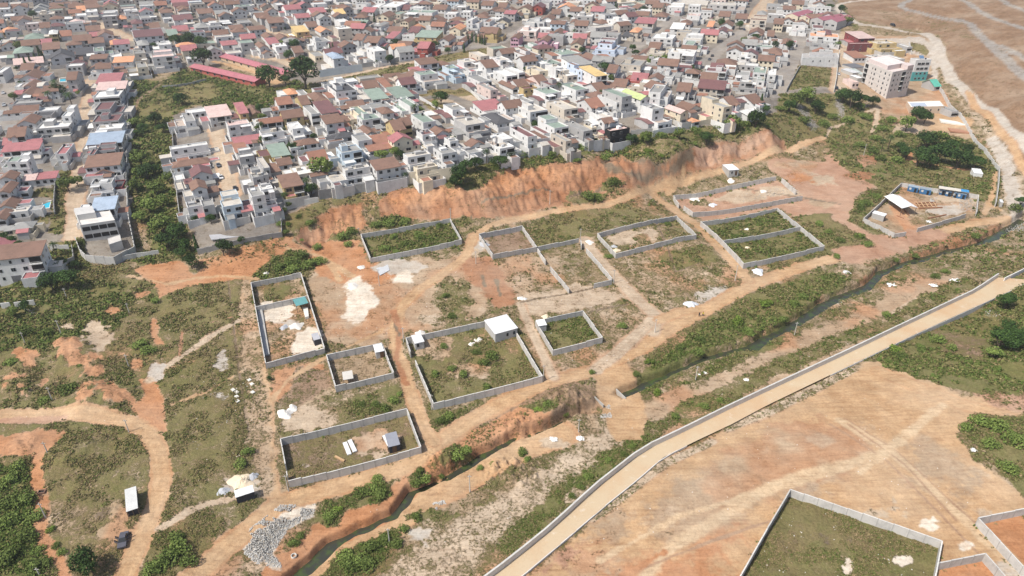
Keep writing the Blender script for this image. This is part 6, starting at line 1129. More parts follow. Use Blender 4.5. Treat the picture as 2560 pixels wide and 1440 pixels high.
# heaps
def heap(px, py, wpx, hm, c, label, key, cat='sand heap', elong=1.0):
    x, y, z = H1(px, py, 0); r = wpx / 2 / pxm(x, y, z); n, k = 28, 9; hm *= .78; co = [(0, 0, hm)]; s0 = rng.integers(999)
    for j in range(1, k + 1):
        for i in range(n):
            t = 6.2832 * i / n; q = j / k; rr = r * q * (1 + .55 * (float(vnoise(np.array([math.cos(t) * 1.7 + 5]), np.array([math.sin(t) * 1.7 + 5]), int(s0))[0]) - .5) * 2 * q); X, Y = rr * math.cos(t) * elong, rr * math.sin(t)
            co.append((X, Y, hm * (1 - q) ** 1.15 * (1 + .2 * (rng.random() - .5)) - (.35 if j == k else 0) + float(height(x + X, y + Y)) - z))
    f = [(0, 1 + i, 1 + (i + 1) % n) for i in range(n)] + [(1 + (j - 1) * n + i, 1 + j * n + i, 1 + j * n + (i + 1) % n, 1 + (j - 1) * n + (i + 1) % n) for j in range(1, k) for i in range(n)]
    mb = MB(); mb.poly(co, f, surf('heap_' + key, c, 'render', .95, .25)); o = mb.build(key + '_heap', loc=(x, y, z)); tag(o, label, cat, 'heaps of sand and gravel')
WS, CS, GS = (.74, .70, .64), (.70, .58, .42), (.42, .43, .45)
for a in ((712, 1036, 42, 1.9, WS, 'rounded white sand heap above the lowest compound, left of the joined pair', 'white_sand'), (732, 1020, 26, 1.2, WS, 'smaller pointed white sand heap joined to the rounded one', 'white_sand'), (606, 1208, 66, 1.6, CS, 'broad cream sand heap behind the black-walled shack', 'cream_sand'), (560, 1228, 34, 1, GS, 'dark grey gravel heap left of the cream sand', 'grey_gravel'), (634, 1190, 26, 1, GS, 'small grey gravel heap right above the cream sand', 'grey_gravel'),
          (710, 819, 28, .8, GS, 'grey gravel heap in the tall compound, left of the white one', 'grey_gravel'), (742, 816, 34, 1.4, WS, 'white sand heap in the middle of the tall compound', 'white_sand'), (1052, 833, 28, 1, WS, 'white sand heap just behind the hut of the overgrown compound', 'white_sand'), (1728, 761, 34, 1.5, (.62, .64, .68), 'pale bluish gravel heap beside the main track', 'bluish_gravel'), (1896, 679, 36, 1.3, (.60, .63, .68), 'pale bluish gravel heap below the two-plot green compound', 'bluish_gravel'),
          (664, 686, 20, 1, WS, 'small white heap just above the tall compound', 'white_sand'), (903, 668, 20, .8, WS, 'small white heap left of the chalky patch', 'white_sand'), (882, 716, 30, 1, WS, 'white heap at the top of the long white patch', 'white_sand'), (1300, 746, 18, .9, WS, 'white heap above the square green compound, left of a pair', 'white_sand'), (1312, 747, 12, .6, (.6, .6, .58), 'small pale heap, right of the pair above the square compound', 'pale_gravel'), (1366, 792, 22, .8, CS, 'pale heap touching the back wall of the square green compound', 'cream_sand'),
          (1474, 606, 24, 1, WS, 'white heap between the broken narrow compound and its right neighbour', 'white_sand'), (1541, 627, 24, .9, CS, 'pale heap in the lower left corner of the half-bare compound', 'cream_sand'), (1535, 616, 18, .7, GS, 'small grey heap in the lower left corner of the half-bare compound', 'grey_gravel'), (1738, 499, 24, .9, WS, 'white heap at the left end of the very long compound', 'white_sand'), (1781, 513, 22, 1, (.5, .54, .62), 'bluish gravel heap in the very long compound', 'bluish_gravel'), (1908, 479, 16, .7, WS, 'white heap at the right end of the very long compound', 'white_sand'),
          (1868, 573, 20, .7, WS, 'pale heap in the upper plot of the two-plot green compound', 'white_sand'), (1812, 586, 15, .7, CS, 'leftmost of three little heaps along the dividing wall', 'cream_sand'), (1828, 588, 15, .7, CS, 'middle of three little heaps along the dividing wall', 'cream_sand'), (1845, 591, 15, .6, WS, 'rightmost of three little heaps along the dividing wall', 'white_sand'), (1868, 619, 18, .6, CS, 'pale heap in the lower plot of the two-plot green compound', 'cream_sand'), (1178, 861, 20, .6, WS, 'lower white heap inside the large overgrown compound', 'white_sand'), (1197, 850, 24, .7, WS, 'upper white heap inside the large overgrown compound', 'white_sand'), (1828, 452, 20, .7, WS, 'white heap below the lone hut under the cliff', 'white_sand'), (1212, 611, 26, .8, GS, 'grey rubble heap in the small brown upper compound', 'grey_gravel'), (2118, 681, 20, .9, (.6, .58, .55), 'pale mound on the right bank beyond the main track', 'pale_gravel')): heap(*a)
# crumpled sheets
def sheet(px, py, wpx, label, c=(.80, .79, .76)):
    x, y, z = H1(px, py, 0); r = wpx * .66 / 2 / pxm(x, y, z); n = 9; co = []; 
    for j in range(n):
        for i in range(n): X = (i / (n - 1) - .5) * 2 * r * (1 + .9 * (rng.random() - .5)); Y = (j / (n - 1) - .5) * 1.7 * r * (1 + .9 * (rng.random() - .5)); co.append((X, Y, float(height(x + X, y + Y)) - z + .08 + .45 * rng.random() * min(1, r)))
    mb = MB(); mb.poly(co, [(j * n + i, j * n + i + 1, (j + 1) * n + i + 1, (j + 1) * n + i) for j in range(n - 1) for i in range(n - 1)], surf('plastic_sheet', c, 'render', .5, .1)); tag(mb.build('plastic_sheet', loc=(x, y, z)), label, 'sheet', 'scraps of white sheeting')
for a in ((1384, 1099, 24, 'crumpled white sheet below the stream crossing, left of two'), (1451, 1098, 24, 'flatter white scrap right of the crumpled sheet below the crossing'), (1764, 934, 14, 'folded white sheet beside the pole on the far bank, right one'), (1748, 937, 9, 'small pale scrap at the foot of the pole on the far bank'), (1866, 951, 18, 'white scraps on the slope above the parapet wall'), (2386, 702, 32, 'bright white spill on the right bank above the parapet wall'), (2334, 715, 26, 'smaller white spill left of the bright one'), (2228, 713, 26, 'pale dusty spill on the right bank, left of the white ones'), (2321, 555, 18, 'white bags behind the low front wall of the container yard'), (2433, 1126, 18, 'white bags at the edge of the cleared field'), (2000, 1315, 3, 'tiny white scrap in the dark grass compound')): sheet(*a)
# rubble: uncountable
def rubble(name, polys, n, s0, s1, mat, rise=.3):
    mb_c, mb_f = [], []; k = 0; base = np.array([(-1, -1, -.6), (1, -1, -.6), (1, 1, -.6), (-1, 1, -.6), (-.7, -.8, .6), (.8, -.6, .5), (.6, .8, .7), (-.8, .7, .5)]); fa = [(0, 3, 2, 1), (4, 5, 6, 7), (0, 1, 5, 4), (1, 2, 6, 5), (2, 3, 7, 6), (3, 0, 4, 7)]
    for pts, fr in polys:
        P = toP(pxl(pts)); c = P.mean(0); m = int(n * fr); q = rng.uniform(P.min(0), P.max(0), (m * 4, 2)); q = q[inside(q[:, 0], q[:, 1], P) & (fbm(q[:, 0], q[:, 1], 3.5, 3, 88) > .4)][:m]; z = height(q[:, 0], q[:, 1]); ed = np.clip(seg_dist(q[:, 0], q[:, 1], np.vstack([P, P[:1]]))[0] / 3, 0, 1)
        for (x, y), zz, e_ in zip(q, z, ed):
            s = s0 + (s1 - s0) * rng.random() ** 2; a = rng.random() * 6.28; M = np.array([[math.cos(a), -math.sin(a), 0], [math.sin(a), math.cos(a), 0], [0, 0, 1]]); v = (base * (1 + .3 * rng.normal(0, 1, (8, 3)))) @ M.T * s + (x, y, zz + rise * e_ * rng.random()); mb_c.append(v); mb_f += [tuple(k + i for i in f_) for f_ in fa]; k += 8
    me_ = raw_mesh(name, np.concatenate(mb_c), np.array(mb_f), 4); me_.materials.append(mat); o = bpy.data.objects.new(name, me_); col.objects.link(o); tag(o, kind='stuff')
rubble('rubble', [('600 1375,625 1320,665 1290,700 1262,790 1260,785 1290,745 1310,720 1325,690 1372,705 1420,640 1410', .5), ('1065 1262,1110 1250,1120 1270,1080 1285', .05), ('2505 560,2560 550,2560 590,2500 585', .09), ('2070 770,2085 745,2120 745,2100 765', .05), ('1495 1030,1525 1010,1530 1045,1500 1045', .04), ('2395 490,2445 495,2440 530,2400 525', .09), ('2325 495,2345 493,2345 505,2325 505', .03), ('1840 490,1990 460,2000 480,1860 508', .05), ('2450 770,2510 775,2500 800,2450 790', .03), ('1980 260,1998 255,2040 320,2025 330', .06), ('2088 250,2105 245,2112 290,2095 300', .05), ('2150 265,2175 245,2180 262,2155 285', .03), ('55 765,110 785,100 805,60 795', .03)], 9500, .035, .15, surf('rubble_stone', (.56, .54, .50), 'render', .95, .4), .9)
rubble('scattered_stones', [('480 960,640 920,640 1240,460 1240', .08), ('840 660,1180 660,1180 820,840 860', .14), ('1240 700,1600 640,1620 900,1300 940', .14), ('900 1440,1500 1080,1900 900,2300 720,2360 730,1900 980,1280 1380', .2), ('1400 1380,1700 1130,2150 930,2500 1300,1900 1300', .05), ('30 730,450 720,600 900,250 1250,20 1000', .1), ('1860 1440,1985 1245,2340 1365,2330 1440', .09), ('1640 540,2000 430,2060 560,1850 650', .06), ('900 1300,1200 1150,1500 1050,1460 1010,1100 1140', .07)], 2300, .04, .14, surf('pale_stone', (.66, .62, .56), 'render', .95, .3), 0)
# poles
PO = [((0, 720), '615 465 558 320,255 560 200 440,668 100 630 0,1297 260 1258 150,1290 790 1247 665,522 1120 475 990,1290 1440 1238 1315'), ((0, 1080), '490 240 440 100,460 860 395 710,400 1440 350 1360'), ((640, 1080), '325 590 300 430,1337 1120 1317 965,2140 600 2125 430'), ((640, 720), '1478 545 1472 395,1760 1215 1752 1065'), ((1280, 720), '315 930 315 770,1428 445 1433 310,1835 920 1852 780,665 1440 660 1310'), ((1920, 720), '262 475 297 340'), ((1280, 360), '378 600 382 460,683 970 690 845,1015 1390 1022 1255,2230 1365 2253 1210'), ((640, 360), '1028 885 1025 835,1947 750 1943 640,2200 1200 2198 1070,1235 1420 1222 1250'), ((1920, 360), '955 115 992 0'), ((640, 0), '750 740 740 660'), ((1280, 0), '780 830 790 740')]
polem = surf('concrete_pole', (.50, .48, .44), 'render', .9, .3)
for (ox, oy), s in PO:
    for p_ in s.split(','):
        a = [float(v) / 4 for v in p_.split()]; bx_, by_, tx_, ty_ = ox + a[0], oy + a[1], ox + a[2], oy + a[3]; x, y, z = H1(bx_, by_, 0); lo_, hi_ = 2, 14
        for _ in range(20):
            mdl = (lo_ + hi_) / 2
            if project(x, y, z + mdl)[1] < ty_: hi_ = mdl
            else: lo_ = mdl
        e = empty('utility_pole', (x, y, z)); mb = MB(); mb.tube((0, 0, -.5), (0, 0, mdl), .15, .09, polem, 8); mb.build('shaft', e); mb = MB(); mb.box(-.55, .55, -.05, .05, mdl - .5, mdl - .38, polem)
        for q in (-.5, .5): mb.box(q - .04, q + .04, -.04, .04, mdl - .38, mdl - .2, DARK)
        mb.build('crossarm', e); yv = by_
        wh = 'on the left slope' if bx_ < 500 else 'by the lowest compound or lower stream' if yv > 1150 else 'beside the main track and upper stream' if yv > 850 and bx_ > 1300 else 'beside the large overgrown compound' if yv > 850 else 'near the foot of the red cliff' if yv < 560 and bx_ > 850 and bx_ < 2100 else 'among the upper compounds' if bx_ > 1100 and yv > 400 else 'above the yard of containers' if bx_ > 2100 else 'in the town' if yv < 250 else 'on the chalky middle ground'
        later(e, 'thin grey utility pole', wh, 'utility pole', 'utility poles', bx_)
# vehicles
tyre = plain('tyre_rubber', (.02, .02, .02), .9)
def car(px, py, ya, c, key, label, open_=False, kind='car', grp='parked cars', at=None):
    x, y, z = H1(px, py, .5) if at is None else at; e = empty('car' if kind == 'car' else kind, (x, y, z), ya); tag(e, label, kind, grp); paint = plain('paint_' + key, c, .3); L, W = (4.4, 1.75) if kind == 'car' else (5.2, 1.9)
    mb = MB(); prof = [(-L / 2, .35), (-L / 2, .8), (-L / 2 + .9, .92), (L / 2 - .7, .9), (L / 2, .72), (L / 2, .35)] if kind == 'car' else [(-L / 2, .4), (-L / 2, 1.1), (L / 2 - 1, 1.1), (L / 2, .95), (L / 2, .4)]; n = len(prof)
    v = [(a, -W / 2, b) for a, b in prof] + [(a, W / 2, b) for a, b in prof]; mb.poly(v, [tuple(range(n)), tuple(range(n, 2 * n))[::-1]] + [(i, i + n, (i + 1) % n + n, (i + 1) % n) for i in range(n)], paint); mb.build('body', e)
    ct = (-L / 2 + .7, -L / 2 + 1.3, L / 2 - 2.0, L / 2 - 1.15) if kind == 'car' else (-L / 2 + .1, -L / 2 + .2, L / 2 - 1.3, L / 2 - .9); hh_ = 1.42 if kind == 'car' else 1.95; zb = .88 if kind == 'car' else 1.08
    v = [(ct[0], -W / 2 + .08, zb), (ct[3], -W / 2 + .08, zb), (ct[3], W / 2 - .08, zb), (ct[0], W / 2 - .08, zb), (ct[1], -W / 2 + .25, hh_ - .05), (ct[2], -W / 2 + .25, hh_ - .05), (ct[2], W / 2 - .25, hh_ - .05), (ct[1], W / 2 - .25, hh_ - .05)]
    mb = MB(); mb.poly(v, [(4, 5, 6, 7), (0, 1, 5, 4), (1, 2, 6, 5), (2, 3, 7, 6), (3, 0, 4, 7)], GLASS); mb.build('windows', e); mb = MB(); mb.box(ct[1] + .02, ct[2] - .02, -W / 2 + .27, W / 2 - .27, hh_ - .06, hh_ + .02, paint); mb.build('roof', e)
    for a in (-L / 2 + .8, L / 2 - .85):
        for s in (-1, 1): mb = MB(); mb.tube((a, s * (W / 2 - .2), .33), (a, s * (W / 2 + .03), .33), .33, .33, tyre, 14); mb.tube((a, s * (W / 2 + .03), .33), (a, s * (W / 2 + .05), .33), .18, .18, FRAME, 10); mb.build('wheel', e)
    if open_:
        for a in (L / 2 - 1.5, L / 2 - 2.65):
            for s in (-1, 1):
                mb = MB(); mb.bar((a, s * W / 2, .4), (a - .55, s * (W / 2 + .85), .4), .07, .5, paint); mb.bar((a, s * W / 2, .9), (a - .5, s * (W / 2 + .78), .9), .05, .42, GLASS); mb.build('door', e)
    return e
a_ = wang((308, 1336), (302, 1364), 6); car(308, 1350, a_ + 0, (.10, .10, .12), 'dark_grey', 'dark grey car with all doors open beside the bending dirt track', True, grp='cars standing on dirt ground')
car(2232, 63, wang((2225, 61), (2240, 65), 31), (.04, .04, .045), 'black', 'black pickup van driving on the pale hill road', kind='van', grp='cars standing on dirt ground')
sv = wang((548, 380), (556, 415), 20)
for px, py, ya, c, key, l in ((546, 413, sv, (.12, .13, .15), 'grey', 'grey car in the pale street right of the gully, upper of two'), (553, 443, sv, (.7, .7, .7), 'white', 'white car in the pale street right of the gully, lower of two'), (588, 471, sv, (.03, .03, .035), 'black', 'black car on the driveway at the end of the pale street'), (8, 232, wang((10, 220), (5, 245), 22), (.7, .7, .7), 'white', 'white car in the left edge street, upper one'), (10, 262, wang((10, 250), (5, 275), 22), (.55, .58, .6), 'silver', 'silver car in the left edge street, lower one'), (2097, 185, wang((2098, 175), (2096, 195), 23), (.7, .7, .7), 'white', 'white car in the dirt lane left of the apartment block'), (2092, 220, wang((2098, 210), (2096, 230), 23), (.03, .03, .035), 'black', 'dark car at the lower end of the dirt lane'), (1102, 276, .4, (.7, .7, .7), 'white', 'white car below the walled lawn with a tree'), (1837, 225, wang((1820, 218), (1850, 228), 27), (.6, .62, .64), 'silver', 'silver car on the curving street below the cream-walled houses'), (1570, 286, YAW_A, (.7, .7, .7), 'white', 'white car behind the front row beside bare foundations'), (1781, 139, wang((1770, 148), (1800, 120), 30), (.03, .03, .035), 'black', 'black car in the diagonal street at upper right, upper of two'), (1774, 148, wang((1770, 148), (1800, 120), 30), (.1, .1, .12), 'grey', 'dark grey car in the diagonal street, lower of two'), (2113, 138, wang((2115, 128), (2113, 148), 25), (.7, .7, .7), 'white', 'white van parked high in the dirt lane by maroon building'), (1862, 74, wang((1850, 85), (1885, 55), 31), (.03, .05, .1), 'blue', 'dark blue car high in the diagonal street at upper right')):
    car(px, py, ya, c, key, l, kind='van' if 'van' in l else 'car')
# round things, well, people
def ring_mesh(name, px, py, r, h, t, mat, label, cat):
    x, y, z = H1(px, py, 0); mb = MB(); n = 20
    v = [(rr * math.cos(6.2832 * i / n), rr * math.sin(6.2832 * i / n), zz) for rr, zz in ((r, -.1), (r, h), (r - t, h), (r - t, .02)) for i in range(n)]
    mb.poly(v, [(k * n + i, k * n + (i + 1) % n, (k + 1) * n + (i + 1) % n, (k + 1) * n + i) for k in range(3) for i in range(n)], mat); tag(mb.build(name, loc=(x, y, z)), label, cat)
ring_mesh('concrete_ring', 735, 1392, .62, .55, .12, surf('pale_slab', (.66, .64, .58)), 'round concrete well ring standing near the white rubble', 'ring')
ring_mesh('tyre', 294, 1305, .36, .22, .14, tyre, 'old tyre near the shack on posts, upper of two', 'tyre'); ring_mesh('tyre', 293, 1313, .36, .22, .14, tyre, 'old tyre near the shack on posts, lower of two', 'tyre')
x, y, z = H1(105, 1231, 0); e = empty('brick_pit', (x, y, z), .2); tag(e, 'square open brick pit beside the orange footpath at bottom left', 'pit')
for q in ((-.8, .8, -.6, -.45), (-.8, .8, .45, .6), (-.8, -.65, -.45, .45), (.65, .8, -.45, .45)): mb = MB(); mb.box(*q, -.2, .45, surf('old_brick', (.28, .17, .12))); mb.build('side', e)
mb = MB(); mb.box(-.65, .65, -.45, .45, -.1, .1, DARK); mb.build('dark_inside', e)
def person(px, py, ya, shirt, key, label, arm):
    x, y, z = H1(px, py, 0); e = empty('person', (x, y, z), ya); tag(e, label, 'person'); sk = plain('skin', (.10, .055, .035), .6)
    me_ = bpy.data.meshes.new('body'); V = [(0, 0, .95), (0, 0, 1.15), (0, 0, 1.38), (0, 0, 1.48), (0, .02, 1.6), (0, .02, 1.7), (-.1, 0, .9), (-.12, .12, .5), (-.13, .02, .08), (-.13, .16, .04), (.1, 0, .9), (.12, -.1, .5), (.13, -.2, .08), (.13, -.06, .04), (-.19, 0, 1.38), (-.25, .03, 1.1), (-.24, .12 + arm, .86), (-.24, .15 + arm, .78), (.19, 0, 1.38), (.25, -.03, 1.1), (.24, .08 - arm, .86), (.24, .1 - arm, .78)]
    E_ = [(0, 1), (1, 2), (2, 3), (3, 4), (4, 5), (0, 6), (6, 7), (7, 8), (8, 9), (0, 10), (10, 11), (11, 12), (12, 13), (2, 14), (14, 15), (15, 16), (16, 17), (2, 18), (18, 19), (19, 20), (20, 21)]
    RR = [.15, .14, .16, .06, .095, .08, .09, .065, .045, .04, .09, .065, .045, .04, .07, .045, .035, .03, .07, .045, .035, .03]
    me_.from_pydata(V, E_, []); o = bpy.data.objects.new('body', me_); col.objects.link(o); o.parent = e; m_ = o.modifiers.new('skin', 'SKIN'); o.modifiers.new('sub', 'SUBSURF').levels = 1; o.modifiers['sub'].render_levels = 1
    for i, r_ in enumerate(RR): me_.skin_vertices[0].data[i].radius = (r_, r_ * .85)
    me_.skin_vertices[0].data[0].use_root = True; me_.materials.append(sk)
    s_ = plain('cloth_' + key, shirt, .9); mb = MB(); mb.tube((0, 0, .9), (0, 0, 1.4), .19, .2, s_, 12)
    for q in (-1, 1): mb.tube((q * .17, 0, 1.4), (q * .26, .02, 1.15), .1, .08, s_, 8)
    mb.build('shirt', e); mb = MB(); t_ = plain('dark_trousers', (.04, .045, .07), .9)
    for V0, V1, V2 in (((-.1, 0, .95), (-.12, .12, .5), (-.13, .02, .12)), ((.1, 0, .95), (.12, -.1, .5), (.13, -.2, .12))): mb.tube(V0, V1, .125, .095, t_, 8); mb.tube(V1, V2, .095, .07, t_, 8)
    mb.build('trousers', e); mb = MB(); mb.tube((0, .01, 1.66), (0, .01, 1.78), .1, .05, plain('black_hair', (.01, .01, .01), .9), 10); mb.build('hair', e)
person(1748, 791, .6, (.03, .03, .035), 'black', 'person in dark clothes walking on the main track, left of the pair', .08); person(1757, 790, .6, (.75, .62, .05), 'yellow', 'person in a bright yellow shirt walking on the main track', -.05)
# pools
def pool(cs, label):
    P = toP(pxl(cs)); c = P.mean(0); z = float(height(*c)); e = empty('swimming_pool', (*c, z)); tag(e, label, 'swimming pool'); mb = MB(); Q = (P - c); mb.poly([(*(q * 1.18), -1) for q in Q] + [(*(q * 1.18), .3) for q in Q] + [(*q, .3) for q in Q] + [(*q, .1) for q in Q], [(i, (i + 1) % 4, (i + 1) % 4 + 4, i + 4) for i in range(4)] + [(i + 4, (i + 1) % 4 + 4, (i + 1) % 4 + 8, i + 8) for i in range(4)] + [(i + 8, (i + 1) % 4 + 8, (i + 1) % 4 + 12, i + 12) for i in range(4)], slabm); mb.build('rim', e)
    mb = MB(); mb.face([(*q, .14) for q in Q], plain('pool_water', (.05, .50, .68), .08)); mb.build('water', e)
pool('108 504,127 503,124 522,104 523', 'bright blue rectangular swimming pool behind a low wall at the left'); pool('150 195,166 195,166 205,150 206', 'small blue swimming pool beside a tall narrow house at upper left')
# ------------------------------------------------------------------ large buildings, built one by one
def block_building(name, base, hgt, wm, rm, label, cat='building', par=.9, par_m=None):
    """base: photo px of three ground corners, B the near corner -> prism; returns empty, corners"""
    P = toP(pxl(base)); A_, B_, C_ = P[:3]; D_ = A_ + C_ - B_ if len(P) == 3 else P[3]; z = float(height(*B_)); z = min(z, float(height(*A_)) + 1, float(height(*C_)) + 1); e = empty(name, (*B_, z)); tag(e, label, cat)
    Q = np.array([A_ - B_, [0, 0], C_ - B_, D_ - B_]); mb = MB(); n = 4; v = [(*q, -3) for q in Q] + [(*q, hgt) for q in Q]
    mb.poly(v, [(i, (i + 1) % n, (i + 1) % n + n, i + n) for i in range(n)] + [(4, 5, 6, 7)], wm); pm = par_m or wm
    c = Q.mean(0)
    for i in range(4):
        a, b = Q[i], Q[(i + 1) % 4]; d = (b - a) / np.linalg.norm(b - a); nn = np.array([-d[1], d[0]]); nn = nn if nn @ (c - a) > 0 else -nn; a2, b2 = a + nn * .14 + d * (.29 if i % 2 else 0), b + nn * .14 - d * (.29 if i % 2 else 0); mb.bar((*a2, hgt), (*b2, hgt), .28, par, pm)
    mb.build('wall', e); rb = MB(); S_ = c + (Q - c) * .965; rb.poly([(*q, hgt + .01) for q in S_] + [(*q, hgt + .07) for q in S_], [(4, 5, 6, 7)] + [(i, (i + 1) % 4, (i + 1) % 4 + 4, i + 4) for i in range(4)], rm); rb.build('roof', e)
    return e, Q, z
def on_face(e, Q, i, t, z, me_, name=None, out=.0):
    a, b = Q[i], Q[(i + 1) % 4]; d = (b - a); L = np.linalg.norm(d); d /= L; c = Q.mean(0); nn = np.array([-d[1], d[0]]); nn = -nn if nn @ (c - a) > 0 else nn
    p = a + d * L * t + nn * out; ang = math.atan2(nn[1], nn[0]) + math.pi / 2; return put(name or me_.name.split('.')[0], me_, e, (*p, z), ang)
def sub_box(e, Q, u0, u1, v0, v1, z0, z1, m, name, roof=None):
    """box in the (B->A, B->C) frame of the building"""
    A_, B_, C_ = Q[0], Q[1], Q[2]; pt = lambda u, v: B_ + (A_ - B_) * u + (C_ - B_) * v; P = [pt(u0, v0), pt(u1, v0), pt(u1, v1), pt(u0, v1)]; mb = MB(); mb.poly([(*p, z0) for p in P] + [(*p, z1) for p in P], [(0, 1, 5, 4), (1, 2, 6, 5), (2, 3, 7, 6), (3, 0, 4, 7)], m); mb.poly([(*p, z1) for p in P], [(0, 1, 2, 3)], roof or m); return mb.build(name, e)
raw_c = surf('raw_render', (.56, .52, .485), 'render', .9, .4); pinkc = surf('pinkish_render', (.62, .53, .50), 'render', .9, .35)
e, Q, z = block_building('apartment_block', '2151 203,2214 247,2264 239', 15.3, raw_c, pinkc, 'tall pale five-storey apartment block, the biggest building at upper right', 'apartment block', 1.0)
sub_box(e, Q, .25, .95, .08, .95, 15.4, 18.2, pinkc, 'penthouse', surf('pale_pink_roof', (.66, .58, .55))); sub_box(e, Q, .0, .22, .7, .99, 15.4, 18.4, pinkc, 'stair_tower')
for k in range(5):
    zz = 1.9 + k * 3.0
    for t, m_ in ((.1, BALC), (.32, WIN[2]), (.42, WIN[0]), (.62, WIN[2]), (.78, WIN[0]), (.92, WIN[2])):
        if k == 0 and t in (.1,): continue
        on_face(e, Q, 0, t, zz, m_)
    for t, m_ in ((.14, WIN[0]), (.33, WIN[2]), (.58, BALC), (.78, WIN[2]), (.92, WIN[2])):
        if k: on_face(e, Q, 1, t, zz, m_)
    mb = MB(); a, b = Q[0], Q[1]; mb.bar((*(a * 1.0 + (a - Q[3]) / np.linalg.norm(a - Q[3]) * .04), zz + 1.2), (*((a - Q[3]) / np.linalg.norm(a - Q[3]) * .04), zz + 1.2), .12, .12, FRAME); mb.build('ledge', e)
teal = surf('teal_render', (.10, .34, .34), 'render', .9, .3)
e, Q, z = block_building('apartment_house', '2262 196,2276 203,2314 201', 13.2, wall_m('w'), surf('pale_roof', (.62, .59, .55)), 'white four-storey house with teal lower floors behind the tall apartment block', 'apartment house')
for i, (a, b) in enumerate(((Q[0], Q[1]), (Q[1], Q[2]))):
    mb = MB(); c = Q.mean(0); d = (b - a) / np.linalg.norm(b - a); nn = np.array([-d[1], d[0]]); nn = -nn if nn @ (c - a) > 0 else nn; mb.bar((*(a + nn * .05), 0), (*(b + nn * .05), 0), .12, 6.0, teal); mb.build('teal_cladding', e)
for k in range(4):
    for t in (.25, .5, .78): on_face(e, Q, 1, t, 1.8 + 3.2 * k, WIN[1 if k > 1 else 0], out=.12)
e2 = put('solar_panel', (lambda m: (m.poly([(-1.5, -1, 1.2), (1.5, -1, 1.2), (1.5, 1, 2.8), (-1.5, 1, 2.8), (-1.5, -1, 1.1), (1.5, -1, 1.1), (1.5, 1, 2.7), (-1.5, 1, 2.7)], [(0, 1, 2, 3), (4, 7, 6, 5), (0, 4, 5, 1), (1, 5, 6, 2), (2, 6, 7, 3), (3, 7, 4, 0)], plain('panel_blue', (.12, .2, .32), .2)), m.mesh('solar_panel'))[1])(MB()), e, (*(Q.mean(0)), 13.2))
put('water_tank', TANK, e, (*(Q.mean(0) + (Q[2] - Q[1]) * .3), 13.3))
e, Q, z = block_building('villa', '2264 265,2272 284,2356 283', 3.6, surf('cream_render', (.62, .50, .38), 'render', .9, .3), surf('bright_white_roof', (.80, .79, .76), 'render', .8, .2), 'single-storey villa with bright white flat roof below the apartment block', 'villa', .35)
sub_box(e, Q, .12, .7, .06, .5, 3.7, 3.95, surf('blue_grey_deck', (.42, .47, .55)), 'roof_deck')
for t in (.3, .62, .85): on_face(e, Q, 1, t, 1.8, WIN[2] if t != .3 else GATE, out=.0)
# maroon building, striped one left of it, stained white one
e, Q, z = block_building('maroon_building', '2116 125,2119 130,2179 129', 5.5, surf('maroon_tile', (.17, .06, .06), 'render', .7, .5), roof_m('k'), 'maroon tiled building with pale pink roof at the top of the dirt lane', 'building', .5)
for t in (.2, .5, .8): on_face(e, Q, 1, t, 4, WIN[2]); on_face(e, Q, 1, t, 1.6, WIN[0])
e, Q, z = block_building('villa', '2001 152,2003 163,2092 169', 5.6, surf('stained_white', (.66, .66, .65), 'render', .9, .9), surf('mottled_deck', (.40, .38, .36), 'render', .9, .9), 'wide stained white villa directly above the square walled lawn', 'villa', .6)
for t in (.3, .5, .75): on_face(e, Q, 1, t, 3.6, WIN[2])
sub_box(e, Q, .3, .98, .2, .85, 5.7, 7.2, wall_m('w'), 'upper_room', surf('mottled_deck', (.40, .38, .36)))
# four warehouses
for i, s in enumerate(('1958 56,1960 58,1992 62', '1993 60,1995 62,2020 67', '2021 64,2023 67,2054 73', '2055 67,2057 72,2089 77')):
    P = toP(pxl(s)); A_, B_, C_ = P; w = float(np.linalg.norm(C_ - B_)); ya = math.atan2(*(C_ - B_)[::-1]); c = (B_ + C_) / 2; z = float(height(*c)); d = 34; e = empty('warehouse', (*c, z), ya); mb, rb = MB(), MB(); wm = wall_m('c' if i < 2 else 'g'); mb.box(-w / 2 + .1, w / 2 - .1, 0, d, -3, 6.5, wm); gable(mb, -w / 2 + .1, w / 2 - .1, 0, d, 6.5, 1.8, 'y', .1, wm, rb, surf('crimson_metal', (.36, .13, .16), 'metal', .6, .2)); mb.build('wall', e); rb.build('roof', e)
    for t in (-.25, .2): put('window', WIN[1], e, (w * t, 0, 3.6))
    tag(e, f'{["leftmost cream-walled", "second cream-walled", "third grey-walled", "rightmost grey-walled"][i]} warehouse of the joined four with crimson roofs', 'warehouse', 'row of four crimson-roofed warehouses')
# school
def long_hall(a, b, w, h, rk, wk, label, name='school_building', cat='school building', n=9):
    P = toP([a, b], h); c = P.mean(0); d = P[1] - P[0]; L = float(np.linalg.norm(d)); ya = math.atan2(d[1], d[0]); z = float(height(*c)); e = empty(name, (*c, z), ya); mb, rb = MB(), MB(); mb.box(-L / 2, L / 2, -w / 2, w / 2, -2, h, wall_m(wk)); gable(mb, -L / 2, L / 2, -w / 2, w / 2, h, 1.3, 'x', .8, wall_m(wk), rb, roof_m(rk)); mb.build('wall', e); rb.build('roof', e)
    for i in range(n): put('window', WIN[1], e, (-L / 2 + L * (i + .5) / n, -w / 2, 1.9))
    tag(e, label, cat); return e
RC['q'] = ('crimson-pink metal', (.44, .16, .18), 'metal')
long_hall((488, 160), (650, 200), 8, 3.4, 'q', 'r', 'long low school building with crimson-pink roof, nearer of two'); long_hall((553, 132), (722, 182), 8, 3.4, 'q', 'o', 'long low school building with crimson-pink roof, farther of two')
